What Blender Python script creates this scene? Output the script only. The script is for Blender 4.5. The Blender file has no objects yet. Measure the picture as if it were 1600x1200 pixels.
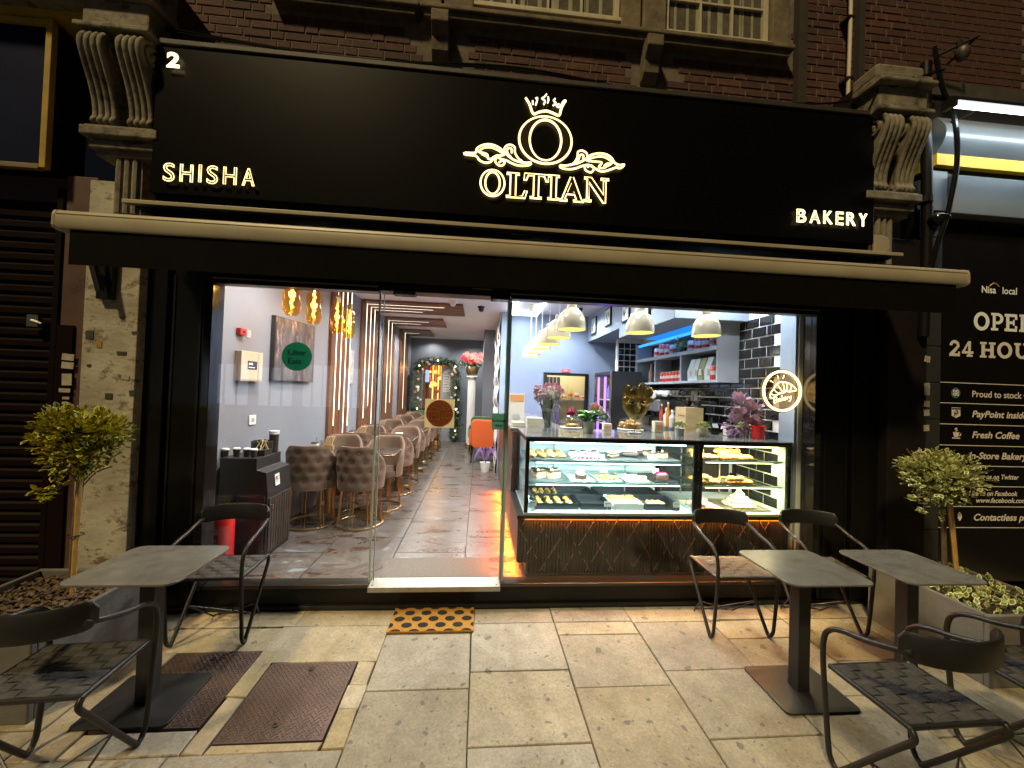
import bpy, math, random
from math import sin, cos, pi, radians as RAD
from mathutils import Vector, Matrix, Euler
random.seed(7)
SC = bpy.context.scene
COL = SC.collection

# ------------------------------------------------------------------ camera
CAM = Vector((0.0, -2.947, 1.65))
YAW, PITCH, ROLL, FPX = RAD(4.8), RAD(1.0), RAD(1.92), 600.0
_f = Vector((sin(YAW)*cos(PITCH), cos(YAW)*cos(PITCH), sin(PITCH)))
_r = Vector((cos(YAW), -sin(YAW), 0.0)); _u = _r.cross(_f)
CR = cos(ROLL)*_r + sin(ROLL)*_u; CU = -sin(ROLL)*_r + cos(ROLL)*_u
cd = bpy.data.cameras.new('camera'); cam = bpy.data.objects.new('camera', cd); COL.objects.link(cam)
mw = Matrix((CR, CU, -_f)).transposed().to_4x4(); mw.translation = CAM
cam.matrix_world = mw
cd.sensor_fit = 'HORIZONTAL'; cd.sensor_width = 36.0; cd.lens = 36.0*FPX/1600.0
cd.clip_start = 0.05; cd.clip_end = 500
SC.camera = cam
def at(px, py, ax, val):
    d = CR*((px-800)/FPX) - CU*((py-600)/FPX) + _f
    return CAM + d*((val-CAM[ax])/d[ax])

# ------------------------------------------------------------------ world, street light, exposure
SUN_DIR = Vector((-.36, -.48, .80)).normalized()      # towards the street light across the road
w = bpy.data.worlds.new('World'); SC.world = w; w.use_nodes = True
nt = w.node_tree; bg = nt.nodes['Background']
sky = nt.nodes.new('ShaderNodeTexSky'); sky.sky_type = 'NISHITA'; sky.sun_disc = False
sky.sun_elevation = RAD(-4.0); sky.sun_rotation = math.atan2(SUN_DIR.x, SUN_DIR.y)
nt.links.new(sky.outputs[0], bg.inputs[0]); bg.inputs[1].default_value = 0.15
sd = bpy.data.lights.new('street_light', 'SUN'); sd.energy = 1.9; sd.angle = RAD(5); sd.color = (1.0, 0.77, 0.40)
so = bpy.data.objects.new('street_light', sd); COL.objects.link(so)
so.rotation_euler = SUN_DIR.to_track_quat('Z', 'Y').to_euler()
so.location = SUN_DIR*8
vs = SC.view_settings; vs.view_transform = 'Standard'; vs.look = 'None'; vs.exposure = 0.55; vs.gamma = 1.0; vs.use_curve_mapping = False
cy = SC.cycles; cy.use_denoising = True; cy.max_bounces = 8; cy.diffuse_bounces = 4; cy.glossy_bounces = 4
cy.transmission_bounces = 6; cy.transparent_max_bounces = 32; cy.caustics_reflective = False; cy.caustics_refractive = False
cy.sample_clamp_indirect = 3.0; cy.sample_clamp_direct = 0.0; cy.blur_glossy = 0.5

# ------------------------------------------------------------------ mesh helpers
class MB:
    def __init__(s): s.v = []; s.f = []; s.m = []; s.mi = 0
    def add(s, vs, fs):
        o = len(s.v); s.v += [tuple(v) for v in vs]
        s.f += [tuple(i+o for i in f) for f in fs]; s.m += [s.mi]*len(fs); return s
    def box(s, x0, x1, y0, y1, z0, z1):
        return s.add([(x0,y0,z0),(x1,y0,z0),(x1,y1,z0),(x0,y1,z0),(x0,y0,z1),(x1,y0,z1),(x1,y1,z1),(x0,y1,z1)],
                     [(3,2,1,0),(4,5,6,7),(0,1,5,4),(1,2,6,5),(2,3,7,6),(3,0,4,7)])
    def obox(s, c, size, rot=(0,0,0)):
        m = Euler(rot).to_matrix(); c = Vector(c); h = Vector(size)/2
        vs = [c+m@Vector((a*h.x,b*h.y,d*h.z)) for d in (-1,1) for a,b in ((-1,-1),(1,-1),(1,1),(-1,1))]
        return s.add(vs, [(3,2,1,0),(4,5,6,7),(0,1,5,4),(1,2,6,5),(2,3,7,6),(3,0,4,7)])
    def tube(s, pts, r, n=8, closed=False, cap=True):
        pts = [Vector(p) for p in pts]; N = len(pts)
        rs = r if isinstance(r, (list, tuple)) else [r]*N
        rings = []; up = None
        for i in range(N):
            if closed: t = pts[(i+1) % N]-pts[i-1]
            else: t = pts[min(i+1, N-1)]-pts[max(i-1, 0)]
            t = t.normalized() if t.length > 1e-9 else Vector((0,0,1))
            if up is None: up = Vector((0,0,1)) if abs(t.z) < .9 else Vector((1,0,0))
            a = up-t*up.dot(t)
            if a.length < 1e-6: a = t.orthogonal()
            a.normalize(); up = a; b = t.cross(a)
            rings.append([pts[i]+(a*cos(2*pi*k/n)+b*sin(2*pi*k/n))*rs[i] for k in range(n)])
        vs = [v for rg in rings for v in rg]; fs = []
        for i in range(N if closed else N-1):
            j = (i+1) % N
            for k in range(n): fs.append((i*n+k, i*n+(k+1) % n, j*n+(k+1) % n, j*n+k))
        if not closed and cap: fs += [tuple(range(n))[::-1], tuple((N-1)*n+k for k in range(n))]
        return s.add(vs, fs)
    def cyl(s, p0, p1, r0, r1=None, n=12): return s.tube([p0, p1], [r0, r0 if r1 is None else r1], n)
    def lathe(s, prof, n=24, c=(0,0,0), sq=1.0):
        vs = []; fs = []
        for r, z in prof:
            for k in range(n): vs.append((c[0]+r*cos(2*pi*k/n), c[1]+sq*r*sin(2*pi*k/n), c[2]+z))
        for i in range(len(prof)-1):
            for k in range(n): fs.append((i*n+k, i*n+(k+1) % n, (i+1)*n+(k+1) % n, (i+1)*n+k))
        if prof[0][0] > 1e-6: fs.append(tuple(range(n))[::-1])
        if prof[-1][0] > 1e-6: fs.append(tuple((len(prof)-1)*n+k for k in range(n)))
        return s.add(vs, fs)
    def sph(s, c, r, nu=12, nv=8, jit=0.0):
        if not isinstance(r, (list, tuple)): r = (r, r, r)
        vs = [(c[0], c[1], c[2]-r[2])]; fs = []
        for j in range(1, nv):
            ph = -pi/2+pi*j/nv
            for k in range(nu):
                q = 1+random.uniform(-jit, jit)
                vs.append((c[0]+q*r[0]*cos(ph)*cos(2*pi*k/nu), c[1]+q*r[1]*cos(ph)*sin(2*pi*k/nu), c[2]+q*r[2]*sin(ph)))
        vs.append((c[0], c[1], c[2]+r[2])); L = len(vs)-1
        for k in range(nu):
            fs.append((0, 1+(k+1) % nu, 1+k)); fs.append((L, 1+(nv-2)*nu+k, 1+(nv-2)*nu+(k+1) % nu))
            for j in range(nv-2):
                a = 1+j*nu; b = a+nu
                fs.append((a+k, a+(k+1) % nu, b+(k+1) % nu, b+k))
        return s.add(vs, fs)
    def prism(s, poly, fn, d0, d1):
        """extrude a 2D outline; fn(u,v,d) -> point"""
        n = len(poly); vs = [fn(u, v, d0) for u, v in poly]+[fn(u, v, d1) for u, v in poly]
        fs = [tuple(range(n))[::-1], tuple(range(n, 2*n))]+[(i, (i+1) % n, n+(i+1) % n, n+i) for i in range(n)]
        return s.add(vs, fs)
    def mesh(s, name, mat, smooth=False, ang=40):
        me = bpy.data.meshes.new(name); me.from_pydata(s.v, [], s.f)
        for m in (mat if isinstance(mat, (list, tuple)) else [mat]): me.materials.append(m)
        if any(s.m): me.polygons.foreach_set('material_index', s.m)
        me.update()
        if smooth: me.shade_smooth(); me.set_sharp_from_angle(angle=RAD(ang))
        return me
    def build(s, name, mat, parent=None, smooth=False, bevel=0, fix=True, ang=40):
        me = s.mesh(name, mat, smooth, ang)
        if fix: fixn(me)
        return obj(name, me, parent, bevel=bevel)
import bmesh
def fixn(me):
    bm = bmesh.new(); bm.from_mesh(me); bmesh.ops.recalc_face_normals(bm, faces=bm.faces); bm.to_mesh(me); bm.free()
def obj(name, me, parent=None, loc=None, rz=0, bevel=0):
    o = bpy.data.objects.new(name, me); COL.objects.link(o)
    if parent is not None:
        o.parent = parent
        if parent.parent is None: o.matrix_parent_inverse = Matrix.LocRotScale(parent.location, parent.rotation_euler, None).inverted()
        else: o.matrix_parent_inverse = Matrix.Identity(4)
        if parent.parent is not None and loc is None: pass
    if loc is not None: o.location = loc
    if rz: o.rotation_euler = (0, 0, rz)
    if bevel:
        b = o.modifiers.new('bevel', 'BEVEL'); b.width = bevel; b.segments = 2; b.limit_method = 'ANGLE'; b.angle_limit = RAD(35)
        b.harden_normals = False
    return o
def tag(o, label=None, cat=None, group=None, kind=None):
    if label: o['label'] = label
    if cat: o['category'] = cat
    if group: o['group'] = group
    if kind: o['kind'] = kind
    return o
def thing(name, label, cat, loc=(0,0,0), rz=0, group=None):
    o = bpy.data.objects.new(name, None); COL.objects.link(o); o.location = loc; o.rotation_euler = (0, 0, rz)
    o.empty_display_size = .1
    return tag(o, label, cat, group)
def struct(o, label=None): return tag(o, label, kind='structure')
def copy_tree(o, parent=None):
    c = o.copy(); COL.objects.link(c)
    if parent is not None: c.parent = parent
    for ch in list(o.children): copy_tree(ch, c)
    return c
def place(o, loc, rz=0, label=None, group=None):
    o.location = loc; o.rotation_euler = (0, 0, rz)
    if label: o['label'] = label
    if group: o['group'] = group
    return o
def rrect(cx, cy, w, h, r, n=5):
    out = []
    for sx, sy, a0 in ((1,1,0),(-1,1,90),(-1,-1,180),(1,-1,270)):
        for k in range(n+1):
            a = RAD(a0+90*k/n); out.append((cx+sx*(w/2-r)+r*cos(a), cy+sy*(h/2-r)+r*sin(a)))
    return out
def smooth_path(pts, n=6, closed=False):
    P = [Vector(p) for p in pts]; N = len(P); out = []
    for i in range(N if closed else N-1):
        if closed: a, b, c, d = P[i-1], P[i], P[(i+1) % N], P[(i+2) % N]
        else: a, b, c, d = P[max(i-1,0)], P[i], P[i+1], P[min(i+2,N-1)]
        for k in range(n):
            t = k/n
            out.append(0.5*((2*b)+(c-a)*t+(2*a-5*b+4*c-d)*t*t+(3*b-a-3*c+d)*t**3))
    if not closed: out.append(P[-1])
    return out
def lamp(name, kind, energy, color, loc, parent=None, size=.1, size_y=None, spot=None, rot=None, spread=None):
    d = bpy.data.lights.new(name, kind); d.energy = energy; d.color = color
    if kind in ('POINT', 'SPOT'): d.shadow_soft_size = size
    if kind == 'AREA':
        d.size = size
        if size_y: d.shape = 'RECTANGLE'; d.size_y = size_y
    if spread: d.spread = RAD(spread)
    if spot: d.spot_size = RAD(spot); d.spot_blend = .6
    o = bpy.data.objects.new(name, d); COL.objects.link(o)
    if parent is not None:
        o.parent = parent
        if parent.parent is None: o.matrix_parent_inverse = Matrix.LocRotScale(parent.location, parent.rotation_euler, None).inverted()
    o.location = loc
    if rot: o.rotation_euler = rot
    return o
_tc = {}
def text_mesh(s, size=1.0, shear=0.0, offset=0.0, fill=True, spacing=1.0, res=4):
    cu = bpy.data.curves.new('txt', 'FONT'); cu.body = s; cu.size = size; cu.shear = shear; cu.offset = offset
    cu.space_character = spacing; cu.resolution_u = res; cu.fill_mode = 'FRONT' if fill else 'NONE'
    o = bpy.data.objects.new('txt', cu); me = o.to_mesh()
    vs = [tuple(v.co) for v in me.vertices]; fs = [tuple(p.vertices) for p in me.polygons]; es = [tuple(e.vertices) for e in me.edges]
    o.to_mesh_clear(); bpy.data.objects.remove(o); bpy.data.curves.remove(cu)
    return vs, fs, es
def loops(es):
    adj = {}
    for a, b in es: adj.setdefault(a, []).append(b); adj.setdefault(b, []).append(a)
    seen = set(); out = []
    for s0 in adj:
        if s0 in seen: continue
        L = [s0]; seen.add(s0); cur = s0
        while True:
            nx = [n for n in adj[cur] if n not in seen]
            if not nx: break
            cur = nx[0]; L.append(cur); seen.add(cur)
        if len(L) > 2: out.append(L)
    return out
def print_text(s, x, z, h, y, mat, parent, name='lettering', shear=0.0, offset=0.0, spacing=1.0, plane='xz', right=False, center=False, sx=1.0):
    """flat lettering on a wall facing the street; x,z lower left, h cap height"""
    vs, fs, _ = text_mesh(s, h/0.73, shear, offset, True, spacing)
    wd = max(v[0] for v in vs)*sx
    ox = x-(wd if right else wd/2 if center else 0)
    m = MB()
    if plane == 'xz': m.add([(ox+v[0]*sx, y, z+v[1]) for v in vs], fs)
    else: m.add([(y, ox+v[0]*sx, z+v[1]) for v in vs], fs)
    return m.build(name, mat, parent)

# ------------------------------------------------------------------ materials
_mc = {}
def M(name, col, rough=.5, metal=0.0, var=0.0, vscale=6, col2=None, bump=0.0, bscale=60, rnd=0.0, sheen=0.0, emit=None, es=0.0,
      coat=0.0, spec=.5, stretch=None, detail=6, wear=None, wscale=3, wpos=.56, sss=0.0, alpha=1.0):
    if name in _mc: return _mc[name]
    m = bpy.data.materials.new(name); m.use_nodes = True; nt = m.node_tree; N = nt.nodes; L = nt.links
    b = N['Principled BSDF']; b.inputs['Roughness'].default_value = rough; b.inputs['Metallic'].default_value = metal
    b.inputs['Specular IOR Level'].default_value = spec
    b.inputs['Base Color'].default_value = (*col, 1)
    if sheen: b.inputs['Sheen Weight'].default_value = sheen; b.inputs['Sheen Roughness'].default_value = .4; b.inputs['Sheen Tint'].default_value = (min(1,col[0]*3+.2), min(1,col[1]*3+.2), min(1,col[2]*3+.2), 1)
    if coat: b.inputs['Coat Weight'].default_value = coat; b.inputs['Coat Roughness'].default_value = .08
    if sss: b.inputs['Subsurface Weight'].default_value = sss; b.inputs['Subsurface Radius'].default_value = (.02, .01, .005)
    if emit: b.inputs['Emission Color'].default_value = (*emit, 1); b.inputs['Emission Strength'].default_value = es
    if alpha < 1: b.inputs['Alpha'].default_value = alpha
    src = None
    if var or bump or wear:
        tc = N.new('ShaderNodeTexCoord'); mp = N.new('ShaderNodeMapping'); L.new(tc.outputs['Object'], mp.inputs[0])
        if stretch: mp.inputs['Scale'].default_value = stretch
        if rnd:
            oi = N.new('ShaderNodeObjectInfo'); mu = N.new('ShaderNodeMath'); mu.operation = 'MULTIPLY'; mu.inputs[1].default_value = 37
            L.new(oi.outputs['Random'], mu.inputs[0]); L.new(mu.outputs[0], mp.inputs['Location'])
    if var:
        n = N.new('ShaderNodeTexNoise'); n.inputs['Scale'].default_value = vscale; n.inputs['Detail'].default_value = detail; n.inputs['Roughness'].default_value = .62
        L.new(mp.outputs[0], n.inputs['Vector'])
        cr = N.new('ShaderNodeValToRGB'); c2 = col2 or tuple(c*(1-var) for c in col)
        cr.color_ramp.elements[0].position = .35; cr.color_ramp.elements[0].color = (*c2, 1)
        cr.color_ramp.elements[1].position = .65; cr.color_ramp.elements[1].color = (*col, 1)
        L.new(n.outputs['Fac'], cr.inputs[0]); src = cr.outputs[0]
    if wear:
        n2 = N.new('ShaderNodeTexNoise'); n2.inputs['Scale'].default_value = wscale; n2.inputs['Detail'].default_value = 10; n2.inputs['Roughness'].default_value = .75
        L.new(mp.outputs[0], n2.inputs['Vector'])
        r2 = N.new('ShaderNodeValToRGB'); r2.color_ramp.elements[0].position = wpos; r2.color_ramp.elements[1].position = wpos+.1
        L.new(n2.outputs['Fac'], r2.inputs[0])
        mx = N.new('ShaderNodeMix'); mx.data_type = 'RGBA'; L.new(r2.outputs[0], mx.inputs[0])
        if src: L.new(src, mx.inputs[6])
        else: mx.inputs[6].default_value = (*col, 1)
        mx.inputs[7].default_value = (*wear, 1); src = mx.outputs[2]
    if rnd:
        oi = N.new('ShaderNodeObjectInfo'); mr = N.new('ShaderNodeMapRange'); mr.inputs[3].default_value = 1-rnd; mr.inputs[4].default_value = 1+rnd
        L.new(oi.outputs['Random'], mr.inputs[0])
        hs = N.new('ShaderNodeHueSaturation'); L.new(mr.outputs[0], hs.inputs['Value'])
        if src: L.new(src, hs.inputs['Color'])
        else: hs.inputs['Color'].default_value = (*col, 1)
        src = hs.outputs[0]
    if src: L.new(src, b.inputs['Base Color'])
    if bump:
        nb = N.new('ShaderNodeTexNoise'); nb.inputs['Scale'].default_value = bscale; nb.inputs['Detail'].default_value = 5
        L.new(mp.outputs[0], nb.inputs['Vector']); bp = N.new('ShaderNodeBump'); bp.inputs['Strength'].default_value = bump; bp.inputs['Distance'].default_value = .01
        L.new(nb.outputs['Fac'], bp.inputs['Height']); L.new(bp.outputs[0], b.inputs['Normal'])
    _mc[name] = m; return m
def EM(name, col, st):
    if name in _mc: return _mc[name]
    m = bpy.data.materials.new(name); m.use_nodes = True; nt = m.node_tree
    for n in list(nt.nodes):
        if n.type == 'BSDF_PRINCIPLED': nt.nodes.remove(n)
    e = nt.nodes.new('ShaderNodeEmission'); e.inputs[0].default_value = (*col, 1); e.inputs[1].default_value = st
    nt.links.new(e.outputs[0], nt.nodes['Material Output'].inputs[0]); _mc[name] = m; return m
def GLASS(name, tint=(1,1,1), refl=.05, edge=.7, rough=.0):
    if name in _mc: return _mc[name]
    m = bpy.data.materials.new(name); m.use_nodes = True; nt = m.node_tree; N = nt.nodes; L = nt.links
    for n in list(N):
        if n.type == 'BSDF_PRINCIPLED': N.remove(n)
    t = N.new('ShaderNodeBsdfTransparent'); t.inputs[0].default_value = (*tint, 1)
    g = N.new('ShaderNodeBsdfGlossy'); g.inputs['Roughness'].default_value = rough
    lw = N.new('ShaderNodeLayerWeight'); lw.inputs[0].default_value = .5
    pw = N.new('ShaderNodeMath'); pw.operation = 'POWER'; pw.inputs[1].default_value = 4; L.new(lw.outputs['Facing'], pw.inputs[0])
    mr = N.new('ShaderNodeMapRange'); mr.inputs[3].default_value = refl; mr.inputs[4].default_value = edge; L.new(pw.outputs[0], mr.inputs[0])
    mx = N.new('ShaderNodeMixShader'); L.new(mr.outputs[0], mx.inputs[0]); L.new(t.outputs[0], mx.inputs[1]); L.new(g.outputs[0], mx.inputs[2])
    L.new(mx.outputs[0], N['Material Output'].inputs[0]); _mc[name] = m; return m

def TRANS(name, col, k=.6):
    if name in _mc: return _mc[name]
    m = bpy.data.materials.new(name); m.use_nodes = True; nt = m.node_tree; N = nt.nodes; L = nt.links
    for n in list(N):
        if n.type == 'BSDF_PRINCIPLED': N.remove(n)
    a = N.new('ShaderNodeBsdfDiffuse'); b = N.new('ShaderNodeBsdfTranslucent'); x = N.new('ShaderNodeMixShader'); x.inputs[0].default_value = k
    a.inputs[0].default_value = (*col, 1); b.inputs[0].default_value = (*col, 1)
    L.new(a.outputs[0], x.inputs[1]); L.new(b.outputs[0], x.inputs[2]); L.new(x.outputs[0], N['Material Output'].inputs[0]); _mc[name] = m; return m
def slab_material(name, a, b, spot, sc=1.0, gum=.55):
    m = bpy.data.materials.new(name); m.use_nodes = True; nt = m.node_tree; N = nt.nodes; L = nt.links; P = N['Principled BSDF']
    tc = N.new('ShaderNodeTexCoord'); oi = N.new('ShaderNodeObjectInfo'); g = N.new('ShaderNodeNewGeometry')
    n1 = N.new('ShaderNodeTexNoise'); n1.inputs['Scale'].default_value = 2.5*sc; n1.inputs['Detail'].default_value = 8; n1.inputs['Roughness'].default_value = .6
    n2 = N.new('ShaderNodeTexNoise'); n2.inputs['Scale'].default_value = 60; n2.inputs['Detail'].default_value = 6; n2.inputs['Roughness'].default_value = .8
    L.new(g.outputs['Position'], n1.inputs['Vector']); L.new(g.outputs['Position'], n2.inputs['Vector'])
    c1 = N.new('ShaderNodeValToRGB'); c1.color_ramp.elements[0].color = (*a, 1); c1.color_ramp.elements[1].color = (*b, 1)
    c1.color_ramp.elements[0].position = .33; c1.color_ramp.elements[1].position = .68; L.new(n1.outputs[0], c1.inputs[0])
    mx = N.new('ShaderNodeMix'); mx.data_type = 'RGBA'; mx.blend_type = 'OVERLAY'; mx.inputs[0].default_value = .75
    L.new(c1.outputs[0], mx.inputs[6]); L.new(n2.outputs['Fac'], mx.inputs[7])
    n3 = N.new('ShaderNodeTexNoise'); n3.inputs['Scale'].default_value = 11; n3.inputs['Detail'].default_value = 9; n3.inputs['Roughness'].default_value = .72; n3.inputs['Distortion'].default_value = .6; L.new(g.outputs['Position'], n3.inputs['Vector'])
    r3 = N.new('ShaderNodeMapRange'); r3.inputs[1].default_value = .32; r3.inputs[2].default_value = .68; r3.inputs[3].default_value = .78; r3.inputs[4].default_value = 1.12; L.new(n3.outputs['Fac'], r3.inputs[0])
    m3 = N.new('ShaderNodeMix'); m3.data_type = 'RGBA'; m3.blend_type = 'MULTIPLY'; m3.inputs[0].default_value = 1.0; L.new(mx.outputs[2], m3.inputs[6]); L.new(r3.outputs[0], m3.inputs[7])
    hs = N.new('ShaderNodeHueSaturation'); mr = N.new('ShaderNodeMapRange'); mr.inputs[3].default_value = .82; mr.inputs[4].default_value = 1.15
    L.new(oi.outputs['Random'], mr.inputs[0]); L.new(mr.outputs[0], hs.inputs['Value']); L.new(m3.outputs[2], hs.inputs['Color'])
    sr = N.new('ShaderNodeMath'); sr.operation = 'FRACT'; s7 = N.new('ShaderNodeMath'); s7.operation = 'MULTIPLY'; s7.inputs[1].default_value = 7.13; L.new(oi.outputs['Random'], s7.inputs[0]); L.new(s7.outputs[0], sr.inputs[0])
    sm = N.new('ShaderNodeMapRange'); sm.inputs[3].default_value = .75; sm.inputs[4].default_value = 1.2; L.new(sr.outputs[0], sm.inputs[0]); L.new(sm.outputs[0], hs.inputs['Saturation'])
    # chewing-gum stains: warped voronoi cells, some of them filled
    wn = N.new('ShaderNodeTexNoise'); wn.inputs['Scale'].default_value = 14; L.new(g.outputs['Position'], wn.inputs['Vector'])
    ad = N.new('ShaderNodeMix'); ad.data_type = 'RGBA'; ad.blend_type = 'LINEAR_LIGHT'; ad.inputs[0].default_value = .035
    L.new(g.outputs['Position'], ad.inputs[6]); L.new(wn.outputs['Color'], ad.inputs[7])
    prev = hs.outputs[0]
    for vsc, th, gate, dk in ((6.0, .125, gum-.05, .42), (12, .14, gum, .5), (28, .14, .58, .55)):
        v = N.new('ShaderNodeTexVoronoi'); v.voronoi_dimensions = '2D'; v.inputs['Scale'].default_value = vsc; v.inputs['Randomness'].default_value = 1
        L.new(ad.outputs[2], v.inputs['Vector'])
        ra = N.new('ShaderNodeSeparateColor'); L.new(v.outputs['Color'], ra.inputs[0])
        # radius varies per cell
        mu = N.new('ShaderNodeMath'); mu.operation = 'MULTIPLY'; mu.inputs[1].default_value = th; L.new(ra.outputs[1], mu.inputs[0])
        sb = N.new('ShaderNodeMath'); sb.operation = 'SUBTRACT'; L.new(mu.outputs[0], sb.inputs[0]); L.new(v.outputs['Distance'], sb.inputs[1])
        ss = N.new('ShaderNodeMapRange'); ss.interpolation_type = 'SMOOTHSTEP'; ss.inputs[1].default_value = -.012; ss.inputs[2].default_value = .02; L.new(sb.outputs[0], ss.inputs[0])
        gt = N.new('ShaderNodeMath'); gt.operation = 'GREATER_THAN'; gt.inputs[1].default_value = gate; L.new(ra.outputs[0], gt.inputs[0])
        al = N.new('ShaderNodeMath'); al.operation = 'MULTIPLY'; L.new(ss.outputs[0], al.inputs[0]); L.new(gt.outputs[0], al.inputs[1])
        al2 = N.new('ShaderNodeMath'); al2.operation = 'MULTIPLY'; al2.inputs[1].default_value = .62; L.new(al.outputs[0], al2.inputs[0])
        m2 = N.new('ShaderNodeMix'); m2.data_type = 'RGBA'; L.new(al2.outputs[0], m2.inputs[0]); L.new(prev, m2.inputs[6]); m2.inputs[7].default_value = (*[c*dk for c in spot], 1)
        prev = m2.outputs[2]
    L.new(prev, P.inputs['Base Color']); P.inputs['Roughness'].default_value = .72
    bp = N.new('ShaderNodeBump'); bp.inputs['Strength'].default_value = .35; bp.inputs['Distance'].default_value = .004; L.new(n2.outputs['Fac'], bp.inputs['Height']); L.new(bp.outputs[0], P.inputs['Normal'])
    _mc[name] = m; return m
def wood(name, a, b, axis=2, sc=1.0, rough=.45):
    if name in _mc: return _mc[name]
    s = [18*sc]*3; s[axis] = 1.2*sc
    return M(name, a, rough, var=.5, col2=b, vscale=1.0, stretch=tuple(s), detail=8, rnd=.12)
BLACK = M('black_paint', (.008,.0075,.007), .38, spec=.3, var=.3, vscale=9, bump=.05, bscale=30)
BLKGLOSS = M('black_gloss', (.008,.008,.008), .12)
STEEL = M('brushed_steel', (.55,.55,.53), .32, 1.0, var=.15, vscale=12)
GOLD = M('polished_gold', (.46,.33,.16), .33, 1.0)
DARKMETAL = M('dark_powder_coat', (.017,.0165,.016), .42, spec=.4, var=.2, vscale=20, bump=.06, bscale=300)
WHITE = M('white_plastic', (.75,.74,.70), .4)
CREAM = M('cream_paint', (.62,.56,.42), .55, var=.15, vscale=4)
PANE = GLASS('window_glass', (.97,.99,.98), .035, .6)
CASEGLASS = GLASS('case_glass', (.96,.99,.985), .03, .5)

# ================================================================== PAVEMENT
SLAB = slab_material('york_stone', (.205,.176,.122), (.315,.278,.198), (.12,.11,.095))
PATCH = slab_material('cement_patch', (.27,.222,.135), (.40,.33,.205), (.18,.16,.13), 1.6, .7)
DIRT = M('joint_dirt', (.045,.04,.03), .9, var=.4, vscale=20)
g = MB(); g.box(-14, 14, -16, 0.35, -.25, -.022)
pave = struct(g.build('pavement', DIRT), 'stone paved pavement in front of the bakery')
def slab(x0, x1, y0, y1, mat=SLAB, j=.004, gap=.0035):
    h = random.uniform(-.0025, .0015)
    c = [(x0+gap, y0+gap), (x1-gap, y0+gap), (x1-gap, y1-gap), (x0+gap, y1-gap)]
    c = [(a+random.uniform(-j, j)*.5, b+random.uniform(-j, j)*.5) for a, b in c]
    m = MB(); t = .004
    lo = [(a, b, -.06) for a, b in c]; mid = [(a, b, h-t) for a, b in c]
    cx = sum(a for a, b in c)/4; cyy = sum(b for a, b in c)/4
    top = [(a+(t if a < cx else -t), b+(t if b < cyy else -t), h+random.uniform(-.0015, .0015)) for a, b in c]
    m.add(lo+mid+top, [(8,9,10,11)]+[(i, (i+1) % 4, 4+(i+1) % 4, 4+i) for i in range(4)]+[(4+i, 4+(i+1) % 4, 8+(i+1) % 4, 8+i) for i in range(4)])
    return m.build('paving_slab', mat, pave, fix=False)
cols = [(-4.3,-3.72),(-3.72,-3.13),(-3.13,-2.55),(-2.55,-1.97),(-.56,0),(0,.59),(.59,1.165),(1.165,1.755),(1.755,2.33),(2.33,2.91),(2.91,3.5),(3.5,4.09),(4.09,4.68),(4.68,5.3)]
rows = {4: [-.015,-.305,-.79,-1.35,-1.9,-2.5], 5: [-.015,-.2,-.665,-1.143,-1.62,-2.1,-2.6], 6: [-.015,-.2,-.345,-.81,-1.30,-1.8,-2.3],
        7: [-.015,-.22,-.70,-1.155,-1.65,-2.2], 8: [-.015,-.21,-.42,-.93,-1.42,-2.0], 9: [-.015,-.21,-.66,-1.2,-1.75,-2.3]}
for i, (a, b) in enumerate(cols):
    ys = rows.get(i) or [-.015, -.21]+[-.21-.5*(k+1)-(.25 if i % 2 else .03) for k in range(5)]
    for y1, y0 in zip(ys, ys[1:]): slab(a, b, y0, y1)
for a, b, y0, y1 in ((-1.97,-1.2,-.2,-.015), (-1.2,-.56,-.2,-.015), (-1.97,-1.265,-.44,-.2), (-1.265,-.56,-.55,-.2), (-1.97,-1.765,-1.12,-.44),
                     (-1.265,-1.16,-.8,-.44), (-1.265,-1.16,-1.12,-.8), (-.665,-.56,-.74,-.55), (-.665,-.56,-.9,-.74), (-.665,-.56,-1.12,-.9), (-1.765,-1.265,-1.12,-.985), (-1.16,-.665,-1.12,-1.08)):
    slab(a, b, y0, y1, PATCH, .016, .003)
for a, b, y0, y1 in ((-1.97,-1.3,-1.6,-1.12), (-1.3,-.56,-1.62,-1.12), (-1.97,-1.2,-2.2,-1.6), (-1.2,-.56,-2.2,-1.62)): slab(a, b, y0, y1)
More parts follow.
